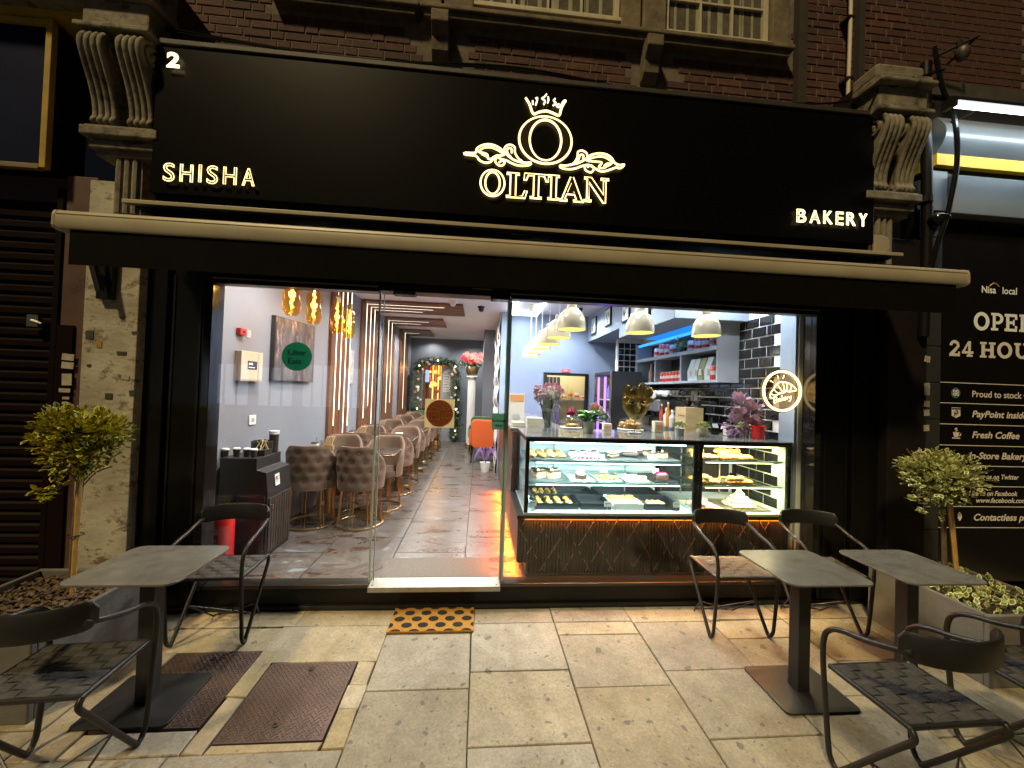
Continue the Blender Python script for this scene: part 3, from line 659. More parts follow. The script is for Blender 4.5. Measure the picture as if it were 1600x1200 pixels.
# windows
CURT = M('net_curtain', (.50,.47,.33), .9, var=.35, vscale=5)
WOODW = M('cream_sash', (.55,.50,.36), .5, var=.2, vscale=10)
def upwin(x0, x1, zb, nx, label):
    wd = MB(); t_ = .045
    for a, b, c, d in ((x0, x0+t_, zb, 6.6), (x1-t_, x1, zb, 6.6), (x0+t_, x1-t_, zb, zb+t_)): wd.box(a, b, .47, .52, c, d)
    o = wd.build('window', WOODW, bd, bevel=.003)
    m = MB()
    for k in range(1, nx): xx = x0+t_+(x1-x0-2*t_)*k/nx; m.box(xx-.010, xx+.010, .478, .505, zb+t_, 6.6)
    for k in range(1, 5): m.box(x0+t_, x1-t_, .48, .503, zb+t_+.30*k-.009, zb+t_+.30*k+.009)
    m.build('glazing_bar', WOODW, o)
    for k in range(nx):
        a = x0+t_+(x1-x0-2*t_)*k/nx; b = x0+t_+(x1-x0-2*t_)*(k+1)/nx
        m = MB(); m.box(a, b, .490, .494, zb+t_, 6.6); m.build('pane', PANE, o)
    m = MB(); n = 60; vs = []
    for k in range(n+1):
        xx = x0+t_+(x1-x0-2*t_)*k/n; yy = .508+.003*sin(k*.9)+.002*sin(k*2.3)
        vs += [(xx, yy, zb+t_+.01), (xx, yy, 6.6)]
    m.add(vs, [(2*k, 2*k+2, 2*k+3, 2*k+1) for k in range(n)]); m.build('curtain', CURT, o, smooth=True)
    m = MB(); m.box(x0-.05, x1+.05, .43, .511, zb-.04, zb-.002); m.build('window_sill', WOODW, o, bevel=.005)
upwin(-1.62, -.70, 5.09, 3, '')
upwin(-.165, 1.17, 5.11, 4, '')
upwin(1.605, 2.64, 5.05, 3, '')
for a, b in ((-.695, -.45), (-.43, -.17), (1.175, 1.36), (1.38, 1.60), (2.645, 2.82), (-1.85, -1.63)):
    m = MB(); m.box(a, b, .42, .511, 5.0, 6.9); m.build('stone_mullion', DKSTONE, bd, bevel=.012)
m = MB(); m.box(-.63, 2.85, .38, .511, 4.955, 4.998); m.box(-.60, 2.82, .41, .511, 4.90, 4.955); m.build('stone_sill', DKSTONE, bd, bevel=.01)
m = MB(); m.box(-1.9, -.64, .38, .511, 4.955, 4.998); m.box(-1.87, -.67, .41, .511, 4.90, 4.955); m.build('stone_sill', DKSTONE, bd, bevel=.01)
for xx in (-.45, 1.47):
    m = MB(); m.prism([(.51,4.56),(.46,4.56),(.42,4.62),(.40,4.72),(.33,4.80),(.33,4.90),(.51,4.90)], lambda u, v, d: (d, u, v), xx-.075, xx+.075); m.build('sill_bracket', DKSTONE, bd, bevel=.01)
m = MB(); m.box(2.93, 3.02, .44, .511, 4.40, 6.5); m.box(3.56, 3.62, .44, .511, 4.40, 6.5); m.build('brick_pier', M('dark_stone_strip', (.035,.027,.02), .8, var=.4, vscale=8), bd)
# pipes and cables on the facade
t = thing('cream_waste_pipe', 'thin cream waste pipe running up the brick wall above the sign', 'pipe', (3.44, .42, 4.6))
m = MB(); m.tube([(3.43, .42, 4.60), (3.44, .42, 5.2), (3.45, .42, 6.4)], .017, 10); m.build('pipe', CREAM, t, smooth=True)
for zz in (4.75, 5.35): m = MB(); m.box(3.405, 3.47, .40, .5, zz, zz+.02); m.build('clip', DARKMETAL, t)
t = thing('black_cable_run', 'sagging black cables strung along the top edge of the sign', 'cable', (.4, -.1, 3.93))
for dz in (0, .02):
    m = MB(); m.tube(smooth_path([(-2.2, -.20, 4.0+dz), (-1.0, -.18, 3.96), (.2, -.2, 3.98+dz), (1.4, -.18, 3.925), (2.6, -.2, 3.97), (3.0, -.3, 4.04+dz), (3.5, -.3, 4.25)], 8), .008, 6); m.build('cable', BLKGLOSS, t, smooth=True)

# ================================================================== LEFT NEIGHBOUR
t = thing('roller_shutter', 'closed dark brown roller shutter of the shop on the left', 'shutter', (-3.9, .02, 0))
SH = M('shutter_brown', (.0075,.0024,.0018), .6, .0, spec=.08, var=.35, vscale=6, stretch=(1,1,8))
me = None; z = .02
while z < 2.86:
    if me is None:
        mm = MB(); mm.add([(-5.2,.0,0),(-2.93,.0,0),(-2.93,-.022,.02),(-5.2,-.022,.02),(-2.93,-.022,.055),(-5.2,-.022,.055),(-2.93,0,.074),(-5.2,0,.074)], [(0,1,2,3),(3,2,4,5),(5,4,6,7),(0,3,5,7),(1,6,4,2),(0,7,6,1)])
        me = mm.mesh('slat', SH)
    o = obj('slat', me, t); o.location = (0, .02, z); z += .0755
m = MB(); m.box(-5.2, -2.93, .03, .10, 0, 3.0); m.build('backing', BLACK, t)
m = MB(); m.box(-2.965, -2.925, -.045, .0, 0, 2.95); m.build('guide_rail', SH, t, bevel=.004)
m = MB(); m.box(-3.10, -3.03, -.06, -.03, 1.98, 2.06); m.tube([(-3.07, -.06, 2.02), (-3.0, -.06, 2.0)], .01, 8); m.build('padlock', STEEL, t)
POST = M('brown_painted_post', (.10,.05,.036), .6, var=.4, vscale=6, wear=(.03,.012,.01), wscale=4)
t = thing('timber_post', 'narrow brown painted post with stickers beside the roller shutter', 'post', (-2.83, -.03, 0))
m = MB(); m.box(-2.922, -2.725, -.03, .1, 0, 3.05); m.build('post', POST, t, bevel=.004)
m = MB(); m.box(-2.922, -2.82, -.045, -.031, 0, 2.0); m.build('door_jamb', SH, t)
for px, py, w_, h_ in ((107,558,.085,.05), (106,571,.085,.05), (105,593,.07,.09), (101,610,.08,.03), (103,630,.05,.02), (104,622,.05,.02), (103,638,.06,.03)):
    p = at(px, py, 1, -.047); m = MB(); m.obox((min(p.x, -2.84), -.0475, p.z), (w_*.9, .002, h_*.9), (0, random.uniform(-.1,.1), 0)); m.build('sticker', PAPER, t)
t = thing('blue_shop_board', 'dark blue blank shop board with yellow trim on the left neighbour', 'sign', (-4, -.1, 3.05))
m = MB(); m.box(-5.6, -2.96, -.10, .12, 3.06, 4.03); m.build('board', M('night_blue_board', (.008,.012,.040), .45, spec=.1, var=.3, vscale=2), t)
YT = M('yellow_trim', (.45,.30,.035), .55, var=.3, vscale=8)
m = MB(); m.box(-2.995, -2.955, -.14, -.101, 3.04, 4.06); m.box(-5.6, -2.996, -.13, -.101, 4.02, 4.06); m.build('yellow_trim', YT, t, bevel=.004)
m = MB(); m.box(-5.6, -2.996, -.14, -.101, 3.03, 3.065); m.build('lower_trim', M('tan_trim', (.22,.16,.09), .6, var=.3), t, bevel=.004)
m = MB(); m.box(-5.6, -2.70, -.02, .12, 2.86, 3.03); m.build('soffit_board', M('dark_red_board', (.03,.010,.007), .6, var=.3), t)
t = thing('stone_cornice', 'weathered cream stone cornice above the dark blue board', 'cornice', (-4, -.1, 4.1))
m = MB(); m.box(-5.6, -2.66, -.22, .12, 4.10, 4.20); m.box(-5.6, -2.66, -.30, .12, 4.20, 4.235); m.box(-5.6, -2.66, -.16, .4, 4.235, 4.6); m.build('moulding', STONE, t, bevel=.012)
m = MB(); m.box(-5.6, -2.66, -.16, .12, 4.065, 4.098); m.build('drip', YT, t)

# ================================================================== RIGHT NEIGHBOUR
PBLK = M('poster_black', (.007,.006,.0055), .25, spec=.3, var=.2, vscale=4)
WPR = M('white_print', (.85,.85,.82), .5); WPR2 = M('warm_white_print', (.72,.67,.58), .5)
t = thing('grey_block_pier', 'dark grey painted block pier between the pilaster and the black poster', 'pier', (3.8, 0, 0))
GP = M('dark_grey_paint', (.030,.030,.029), .55, var=.25, vscale=6, bump=.25, bscale=30)
z = -.02
while z < 3.3: m = MB(); m.box(3.66, 3.905, .0, .12, z, z+.305); m.build('block', GP, t, bevel=.006); z += .31
m = MB(); m.box(3.65, 3.661, -.03, .12, 0, 3.3); m.build('edge_strip', BLACK, t)
for py, w_ in ((602,.05), (612,.06), (630,.06), (644,.06), (668,.06), (560,.035)):
    p = at(1422, py, 1, -.10); m = MB(); m.obox((3.642, -.105, p.z), (.05, .002, .05), (0, random.uniform(-.2,.2), 0)); m.build('sticker', PAPER, pr_)
t = thing('opening_hours_poster', 'tall black window poster reading OPEN 24 HOURS at the convenience store', 'poster', (4.8, 0, .5))
m = MB(); m.box(3.906, 6.4, .02, .10, .15, 3.26); m.build('sheet', PBLK, t)
LY = .0185
def ptx(s, px, py, hpx, mat=WPR2, shear=0.0, off=0.0, sx=1.0, name='lettering', sp=1.0):
    q = at(px, py, 1, .02); return print_text(s, q.x, q.z, hpx*1.08*2.967/600, LY, mat, t, name, shear, off, sp, sx=sx*1.2)
ptx('Nisa', 1533, 457, 11.5, WPR, 0, .0016, .78); ptx('local', 1565.5, 459, 11.5, WPR, 0, .001, .80)
m = MB(); q0 = at(1546, 447, 1, LY); q1 = at(1561, 448, 1, LY); m.tube(smooth_path([(q0.x, LY, q0.z), ((q0.x+q1.x)/2, LY, q0.z+.028), (q1.x, LY, q1.z)], 6), .004, 6); m.build('yellow_arc', M('yellow_arc_print', (.6,.38,.04), .5), t)
# slab serif capitals
def slabtext(cells, h, mat):
    st = .2
    for ch, px, pw, py in cells:
        a = at(px, py, 1, .02); b = at(px+pw, py, 1, .02); W = b.x-a.x; m = MB()
        cnt = [0]
        def nxt(): cnt[0] += 1; return LY-.0003*cnt[0]
        def f(x0, x1, z0, z1): y_ = nxt(); m.add([(a.x+x0*W, y_, a.z+z0*h), (a.x+x1*W, y_, a.z+z0*h), (a.x+x1*W, y_, a.z+z1*h), (a.x+x0*W, y_, a.z+z1*h)], [(0,1,2,3)])
        def ring(cx, cz, rx, rz, ix, iz, a0=0, a1=360, n=32):
            o_ = [(cx+rx*cos(RAD(a0+(a1-a0)*k/n)), cz+rz*sin(RAD(a0+(a1-a0)*k/n))) for k in range(n+1)]; i_ = [(cx+ix*cos(RAD(a0+(a1-a0)*k/n)), cz+iz*sin(RAD(a0+(a1-a0)*k/n))) for k in range(n+1)]
            y_ = nxt(); m.add([(a.x+x*W, y_, a.z+zz*h) for x, zz in o_+i_], [(k, k+1, n+2+k, n+1+k) for k in range(n)])
        def poly(pts): y_ = nxt(); m.add([(a.x+x*W, y_, a.z+zz*h) for x, zz in pts], [tuple(range(len(pts)))])
        if ch == 'O': ring(.5, .5, .5, .53, .27, .33)
        if ch == 'P': f(.13,.36,0,1); f(0,.55,0,.14); f(0,.4,.86,1); ring(.5,.68,.45,.32,.2,.16,-90,90); f(.36,.5,.84,1); f(.36,.5,.36,.52)
        if ch == 'E': f(.13,.37,0,1); f(0,.95,0,.16); f(0,.95,.84,1); f(.37,.75,.43,.58); f(.78,.95,.16,.32); f(.78,.95,.68,.84); f(.62,.75,.34,.68)
        if ch == 'N': f(.1,.3,0,1); f(0,.4,0,.13); f(0,.35,.87,1); f(.7,.9,0,1); f(.6,1,.87,1); poly([(.12,1),(.38,1),(.9,0),(.65,0)])
        if ch == '2': ring(.48,.68,.44,.34,.2,.15,-20,180,20); poly([(.88,.6),(.66,.64),(.02,.16),(.02,0),(.4,.1)]); f(.02,.95,0,.17); f(.78,.95,.17,.3)
        if ch == '4': f(.55,.78,0,1); f(.02,1,.2,.36); poly([(.55,1),(.70,1),(.26,.36),(.02,.36),(.02,.33)]); f(.42,.92,0,.13)
        if ch == 'H': f(.1,.33,0,1); f(.67,.9,0,1); f(.33,.67,.42,.57); f(0,.43,0,.14); f(0,.43,.86,1); f(.57,1,0,.14); f(.57,1,.86,1)
        if ch == 'U': f(.1,.33,.35,1); f(.67,.9,.35,1); f(0,.43,.86,1); f(.57,1,.86,1); ring(.5,.36,.4,.38,.17,.2,180,360,20)
        if ch == 'R': f(.1,.33,0,1); f(0,.45,0,.14); f(0,.4,.86,1); ring(.5,.7,.4,.3,.17,.15,-90,90,16); f(.33,.5,.85,1); f(.33,.5,.4,.55); poly([(.45,.45),(.65,.45),(1,0),(.75,0)])
        if ch == 'S': ring(.5,.73,.4,.28,.17,.12,60,270,18); ring(.5,.28,.4,.29,.17,.12,-120,90,18)
        m.build('slab_letter', mat, t)
slabtext([('O',1521,24.5,515), ('P',1548,20,516), ('E',1569,20.5,517.5), ('N',1592,24,518.5)], .152, WPR)
slabtext([('2',1482.5,17.5,556), ('4',1502,18.5,557), ('H',1530.5,24,558.5), ('O',1557.5,23.5,559), ('U',1584,24,560), ('R',1610,22,561), ('S',1634,20,562)], .135, WPR2)
for py in (597, 629, 662, 695, 727, 759, 791, 824):
    q = at(1468, py, 1, .02); m = MB(); m.box(3.91, 6.2, LY-.001, LY, q.z-.003, q.z+.003); m.build('rule', WPR2, t)
ptx('Proud to stock Co-op', 1518, 620, 10.5, WPR2, 0, .0012, .86)
ptx('PayPoint inside', 1518, 651.5, 10.8, WPR2, .22, .002, .93)
ptx('Fresh Coffee', 1518, 684, 10.8, WPR2, .22, .002, .93)
ptx('In-Store Bakery', 1513, 716.5, 10.8, WPR2, .22, .002, .93)
ptx('Follow us on Twitter', 1513, 748, 7.8, WPR2, .22, .0015, .82)
ptx('Like us on Facebook', 1513, 774, 7.8, WPR2, .22, .0015, .82)
ptx('www.facebook.com', 1524, 785, 7.8, WPR2, .22, .0015, .9)
ptx('Contactless payment', 1520, 813, 10.8, WPR2, .22, .002, .93)
# little icons
q = at(1493, 614, 1, .02); m = MB(); m.add([(q.x+.044*cos(2*pi*k/24), LY, q.z+.044*sin(2*pi*k/24)) for k in range(24)], [tuple(range(24))]); m.build('blue_badge', M('blue_print', (.08,.16,.20), .5), t)
m = MB()
for dx, dz in ((-.014,.013), (.014,.013), (-.014,-.014), (.014,-.014)): m.tube([(q.x+dx+.010*cos(2*pi*k/14), LY-.001, q.z+dz+.010*sin(2*pi*k/14)) for k in range(14)], .0035, 5, True)
m.build('badge_rings', WPR2, t)
q = at(1493.5, 645, 1, .02); m = MB(); m.add([(q.x+u, LY, q.z+v) for u, v in ((-.042,.045),(.042,.045),(.042,-.025),(0,-.045),(-.042,-.025))], [(0,1,2,3,4)]); m.build('shield_badge', WPR2, t)
m = MB(); m.tube([(q.x+.014*cos(2*pi*k/16), LY-.001, q.z+.006+.014*sin(2*pi*k/16)) for k in range(16)], .004, 5, True); m.box(q.x-.018, q.x-.011, LY-.002, LY-.001, q.z-.03, q.z+.008); m.box(q.x-.04, q.x+.04, LY-.002, LY-.001, q.z+.03, q.z+.04); m.build('badge_mark', PBLK, t)
q = at(1494, 678, 1, .02); m = MB(); m.add([(q.x+u, LY, q.z+v) for u, v in ((-.033,.015),(.025,.015),(.018,-.025),(-.022,-.025))], [(0,1,2,3)]); m.box(q.x-.04, q.x+.035, LY-.001, LY, q.z-.04, q.z-.031)
m.tube([(q.x+.025, LY, q.z+.01), (q.x+.042, LY, q.z+.004), (q.x+.036, LY, q.z-.014), (q.x+.02, LY, q.z-.015)], .003, 5); m.tube(smooth_path([(q.x-.01, LY, q.z+.022), (q.x+.008, LY, q.z+.032), (q.x-.014, LY, q.z+.04), (q.x+.005, LY, q.z+.05)], 4), .003, 5); m.build('coffee_cup_icon', WPR2, t)
q = at(1495, 807, 1, .02); m = MB()
for r0 in (.015, .028, .04): m.tube([(q.x+r0*cos(RAD(a)), LY, q.z+r0*sin(RAD(a))) for a in range(-60, 61, 12)], .0035, 5)
m.build('contactless_icon', WPR2, t)
t = thing('store_fascia', 'grey store fascia with a yellow stripe lit by the strip light', 'fascia', (4.9, -.1, 3.26))
GF = M('grey_fascia_panel', (.22,.25,.27), .32, .2, var=.12, vscale=3)
m = MB(); m.box(3.755, 3.90, -.03, .12, 3.30, 3.64); m.build('end_panel', GF, t)
m = MB(); m.box(3.91, 6.4, -.06, .12, 3.27, 3.60); m.build('lower_panel', GF, t, bevel=.006)
m = MB(); m.box(3.755, 6.4, -.02, .12, 3.605, 3.665); m.build('shadow_gap', BLACK, t)
m = MB(); m.box(3.755, 6.4, -.065, .12, 3.667, 3.762); m.build('yellow_stripe', M('yellow_panel', (.78,.50,.0), .5), t)
pts = [(.12,3.764),(-.06,3.764)]+[(-.06-.07*sin(RAD(k*12)), 3.764+.30*k/15) for k in range(1,15)]+[(-.06,4.07),(.12,4.07)]
m = MB(); m.prism(pts, lambda u, v, d: (d, u, v), 3.755, 6.4); m.build('curved_panel', GF, t, smooth=True, ang=50)
m = MB(); m.box(3.755, 6.4, -.0, .12, 4.071, 4.30); m.build('upper_board', M('dark_fascia_board', (.02,.02,.021), .5), t)
m = MB(); m.box(3.755, 6.4, -.02, .5, 4.301, 4.42); m.build('capping', M('grey_capping', (.07,.068,.06), .6, var=.3), t)
m = MB(); m.prism([(.12, 3.262),(.03,3.262),(.03,3.25),(.12,3.25)], lambda u, v, d: (d, u, v), 3.906, 6.4); m.build('trim', BLACK, t)
q = at(1490, 163, 1, -.34)
t = thing('strip_light', 'lit white strip light above the grey store fascia', 'strip light', (q.x+.6, -.34, q.z))
m = MB(); m.tube([(q.x, -.34, q.z), (q.x+1.9, -.34, q.z)], .021, 10); m.build('tube', EM('tube_white', (.80,.93,1.0), 9), t)
m = MB(); m.box(q.x-.03, q.x+1.95, -.36, -.28, q.z+.024, q.z+.05); m.box(q.x-.035, q.x-.001, -.37, -.29, q.z-.028, q.z+.03); m.build('housing', DARKMETAL, t)
m = MB(); m.tube([(q.x+.3, -.3, q.z+.04), (q.x+.3, 0, q.z+.06)], .012, 8); m.tube([(q.x+1.4, -.3, q.z+.04), (q.x+1.4, 0, q.z+.06)], .012, 8); m.build('arm', DARKMETAL, t)
lamp('strip_light_lamp', 'AREA', 3.8, (.80,.93,1.0), (q.x+.95, -.335, q.z-.025), t, 1.9, .05, rot=(RAD(35), 0, 0))
t = thing('black_downpipe', 'thick black downpipe between the right pilaster and the store fascia', 'pipe', (3.66, -.12, 0))
m = MB(); m.tube(smooth_path([(3.58, -.12, 2.2), (3.60, -.12, 3.0), (3.59, -.12, 3.6), (3.57, -.12, 4.2), (3.57, -.12, 4.46)], 6), .036, 14); m.build('pipe', BLACK, t, smooth=True)
for zz in (2.55, 3.3, 4.05): m = MB(); m.lathe([(.046,0),(.046,.05)], 14, (3.585, -.12, zz)); m.build('collar', BLACK, t)
t = thing('hanging_black_cable', 'loose black cable hanging across the store fascia', 'cable', (3.7, -.2, 2.6))
m = MB(); m.tube(smooth_path([(3.58, -.17, 4.55), (3.62, -.2, 4.2), (3.70, -.22, 3.95), (3.73, -.22, 3.6), (3.66, -.22, 3.2), (3.56, -.22, 2.9), (3.50, -.2, 2.6)], 8), .017, 8); m.build('cable', BLKGLOSS, t, smooth=True)
p = at(1500, 70, 1, -.2)
t = thing('cctv_camera', 'dark camera on a bracket arm above the black downpipe', 'camera', (p.x, -.2, p.z))
m = MB(); m.tube([(p.x-.09, -.1, p.z-.02), (p.x+.16, -.2, p.z+.09), (p.x+.3, .1, p.z+.14)], .012, 8); m.build('arm', DARKMETAL, t)
m = MB(); m.lathe([(0,-.06),(.03,-.05),(.045,-.02),(.045,.025),(.03,.045),(0,.05)], 14, (p.x-.005, -.22, p.z-.085)); m.build('dome', M('dusty_dome', (.05,.042,.03), .5), t, smooth=True)
m = MB(); m.tube([(p.x-.005, -.2, p.z-.02), (p.x-.005, -.2, p.z+.03)], .02, 8); m.build('mount', DARKMETAL, t)
p = at(1461, 345, 1, -.15)
t = thing('bulkhead_lamp', 'dark unlit outdoor lamp head beside the black downpipe', 'lamp', (p.x, -.15, p.z))
m = MB(); m.sph((p.x, -.18, p.z), (.08, .06, .05), 12, 8); m.build('head', BLKGLOSS, t, smooth=True)
m = MB(); m.tube([(p.x+.01, -.16, p.z-.03), (p.x+.04, -.1, p.z-.09), (p.x+.02, 0, p.z-.10)], .014, 8); m.build('stem', DARKMETAL, t)

# ================================================================== PLANTERS AND TREES
CONC = M('grey_fibre_cement', (.135,.13,.118), .8, var=.3, vscale=5, bump=.25, bscale=40)
BARK = M('bark_chips', (.10,.065,.035), .9, rnd=.3); SOIL = M('potting_soil', (.03,.02,.013), .95, bump=.8, bscale=60)
STEM = M('young_bark', (.14,.10,.06), .8, var=.4, vscale=20); CANE = M('bamboo_cane', (.55,.33,.09), .5, var=.25, vscale=14)
LG = [M('leaf_green_dark', (.045,.12,.016), .4), M('leaf_margin_yellow', (.50,.43,.035), .5)]
LV = [M('leaf_green_grey', (.11,.17,.04), .5), M('leaf_margin_cream', (.60,.60,.26), .5)]
def leaf(m, p, d, L, W, ratio=.62):
    d = d.normalized(); s_ = d.cross(Vector((random.uniform(-.4,.4), random.uniform(-.4,.4), 1)))
    if s_.length < 1e-3: s_ = Vector((1,0,0))
    s_.normalize(); n = s_.cross(d); cup = W*.25
    prof = [(0,0),(.3,.8),(.6,1),(1,0),(.6,-1),(.3,-.8)]
    o = [p+d*(u*L)+s_*(v*W)+n*(abs(v)*cup) for u, v in prof]
    m.mi = 1; m.add(o, [(0,1,2,3),(0,3,4,5)])
    c = p+d*(L*.5)
    i = [c+(q-c)*ratio+n*.0012 for q in o]
    m.mi = 0; m.add(i, [(0,1,2,3),(0,3,4,5)])
def planter(name, label, x0, x1, y0, y1, h):
    t = thing(name, label, 'planter', ((x0+x1)/2, (y0+y1)/2, 0)); wl = .03
    m = MB(); m.box(x0, x1, y0, y0+wl, 0, h); m.box(x0, x1, y1-wl, y1, 0, h); m.box(x0, x0+wl, y0+wl, y1-wl, 0, h); m.box(x1-wl, x1, y0+wl, y1-wl, 0, h); m.box(x0+wl, x1-wl, y0+wl, y1-wl, 0.0, .03)
    m.build('trough', CONC, t, bevel=.006)
    m = MB(); n = 14; vs = []; fs = []
    for a in range(n+1):
        for b in range(n+1): vs.append((x0+wl+(x1-x0-2*wl)*a/n, y0+wl+(y1-y0-2*wl)*b/n, h-.055+random.uniform(-.012,.012)))
    for a in range(n):
        for b in range(n): fs.append((a*(n+1)+b, (a+1)*(n+1)+b, (a+1)*(n+1)+b+1, a*(n+1)+b+1))
    m.add(vs, fs); m.build('soil', SOIL, t)
    return t
pL = planter('grey_planter', 'grey square planter full of bark chips under the left bay tree', -2.74, -2.07, -.93, -.24, .42)
m = MB()
for k in range(900):
    m.obox((random.uniform(-2.70,-2.11), random.uniform(-.89,-.28), .375+random.uniform(0,.02)), (random.uniform(.012,.04), random.uniform(.008,.02), .006), (random.uniform(-.6,.6), random.uniform(-.6,.6), random.uniform(0,3)))
tag(m.build('bark_chips', M('bark_chip_mix', (.15,.10,.055), .9, var=.6, vscale=30), pL, fix=False), kind='stuff')
pR = planter('grey_planter', 'grey planter with trailing green plants beside the right tables', 3.03, 3.72, -.92, -.21, .42)
def crown(c, r, n, L, W, mats, parent, seed, droop=0.0, twig=None):
    random.seed(seed); m = MB(); c = Vector(c)
    lobes = [(c, Vector(r))]+[(c+Vector((random.uniform(-.7,.7)*r[0], random.uniform(-.6,.6)*r[1], random.uniform(-.5,.6)*r[2])), Vector(r)*random.uniform(.42,.6)) for _ in range(9)]
    for k in range(n):
        lc, lr = random.choice(lobes) if random.random() < .75 else lobes[0]
        v = Vector((random.gauss(0,1), random.gauss(0,1), random.gauss(0,1))).normalized()
        q = random.uniform(.55, 1.02) if random.random() < .8 else random.uniform(.2, .6)
        p = lc+Vector((v.x*lr.x, v.y*lr.y, v.z*lr.z))*q
        d = (v+Vector((random.uniform(-.7,.7), random.uniform(-.7,.7), random.uniform(-.3,.8)-droop))).normalized()
        s_ = random.uniform(.7, 1.25); leaf(m, p, d, L*s_, W*s_)
    if twig:
        for tw in twig:
            P = smooth_path(tw, 5)
            for q in P[3:]:
                for _ in range(2): leaf(m, q, Vector((random.uniform(-1,1), random.uniform(-1,1), random.uniform(-.4,.8))), L*1.1, W*1.3)
    o = m.build('crown', mats, parent, fix=False)
    if twig:
        m = MB()
        for tw in twig: m.tube(smooth_path(tw, 5), .0025, 5)
        m.build('twig', STEM, parent)
    return o
tr = thing('bay_tree', 'yellow edged lollipop bay tree left of the shop', 'tree', (-2.34, -.46, .37))
m = MB(); m.tube(smooth_path([(-2.35,-.46,.36),(-2.345,-.465,.7),(-2.335,-.46,1.0),(-2.33,-.46,1.2)], 5), [.016]*15+[.012], 8); m.build('trunk', STEM, tr, smooth=True)
m = MB(); m.tube([(-2.315,-.49,.36),(-2.312,-.485,1.08)], .0125, 8); m.build('support_cane', CANE, tr, smooth=True)
m = MB(); m.tube([(-2.33+.035*cos(a*.7), -.475+.035*sin(a*.7), .72) for a in range(9)], .003, 5, True); m.build('tie', DARKMETAL, tr)
m = MB()
for k in range(16):
    a = k*2.4; m.tube(smooth_path([(-2.333,-.46,.98+.01*k), (-2.333+.08*cos(a),-.46+.08*sin(a),1.08+.012*k), (-2.333+.17*cos(a),-.46+.17*sin(a),1.12+.02*k)], 3), .004, 5)
m.build('branches', STEM, tr)
crown((-2.33,-.46,1.27), (.195,.185,.185), 2200, .042, .0125, LG, tr, 3, twig=[[(-2.36,-.46,1.05),(-2.44,-.48,.99),(-2.50,-.5,.97),(-2.53,-.5,.985)], [(-2.5,-.46,1.25),(-2.58,-.47,1.27),(-2.62,-.47,1.27)], [(-2.4,-.5,1.0),(-2.46,-.5,.95),(-2.50,-.5,.93)]])
tr = thing('bay_tree', 'cream edged lollipop bay tree before the black opening hours poster', 'tree', (3.33, -.5, .37))
m = MB(); m.tube(smooth_path([(3.30,-.5,.36),(3.285,-.5,.7),(3.27,-.5,1.0),(3.26,-.5,1.15)], 5), [.014]*15+[.011], 8); m.build('trunk', STEM, tr, smooth=True)
m = MB(); m.tube([(3.36,-.53,.36),(3.29,-.525,.99)], .015, 8); m.build('support_cane', CANE, tr, smooth=True)
m = MB()
for k in range(16):
    a = k*2.4; m.tube(smooth_path([(3.262,-.5,.9+.01*k), (3.262+.08*cos(a),-.5+.08*sin(a),1.0+.012*k), (3.262+.19*cos(a),-.5+.17*sin(a),1.04+.02*k)], 3), .004, 5)
m.build('branches', STEM, tr)
crown((3.27,-.5,1.15), (.235,.21,.175), 2800, .035, .0115, LV, tr, 11, twig=[[(3.1,-.52,1.06),(3.0,-.55,1.09),(2.93,-.57,1.14),(2.87,-.58,1.17)], [(3.08,-.52,1.02),(3.0,-.54,1.0),(2.97,-.54,1.0)], [(3.12,-.52,1.0),(3.08,-.53,.93),(3.06,-.53,.90)], [(3.2,-.52,1.0),(3.2,-.55,.92),(3.21,-.55,.88)]])
random.seed(5)
tv = thing('trailing_plants', 'low leafy green plants spilling over the right planter', 'plant', (3.4, -.55, .38))
m = MB()
for k in range(420):
    p = Vector((random.uniform(3.07,3.68), random.uniform(-.88,-.25), .375+random.uniform(0,.05)))
    leaf(m, p, Vector((random.uniform(-1,1), random.uniform(-1,1), random.uniform(.1,1.2))), random.uniform(.03,.055), random.uniform(.01,.016), .7)
m.build('foliage', LV, tv, fix=False)

# ================================================================== PAVEMENT FURNITURE
SLATE = M('dark_slate_laminate', (.15,.142,.122), .20, spec=.8, var=.3, vscale=9, bump=.08, bscale=90)
def bistro(name, label, x, y, w_=.49, d_=.44, bw=.43, bd_=.35):
    t = thing(name, label, 'table', (x, y, 0), group='square pavement tables')
    m = MB(); m.prism(rrect(x, y, w_, d_, .055), lambda u, v, d: (u, v, d), .689, .700); m.build('tabletop', SLATE, t, bevel=.002)
    m = MB(); m.box(x-.036, x+.036, y-.036, y+.036, .012, .675); m.build('column', DARKMETAL, t, bevel=.004)
    m = MB(); m.box(x-.12, x+.12, y-.12, y+.12, .675, .688); m.build('top_plate', DARKMETAL, t)
    m = MB(); m.prism(rrect(x, y, bw, bd_, .03), lambda u, v, d: (u, v, d), .0035, .012); m.build('base_plate', DARKMETAL, t, bevel=.002)
bistro('bistro_table', 'square dark bistro table on the left, beside the grey bark planter', -1.64, -.805, .51, .45)
bistro('bistro_table', 'square dark bistro table, left one of the pair on the right', 1.875, -.872)
bistro('bistro_table', 'square dark bistro table, right one of the pair, beside the right planter', 2.55, -.87)
WEB = M('charcoal_webbing', (.046,.044,.040), .75, var=.25, vscale=25, bump=.5, bscale=220)
WEB2 = M('charcoal_webbing_cross', (.058,.055,.050), .7, var=.25, vscale=25, bump=.5, bscale=220)
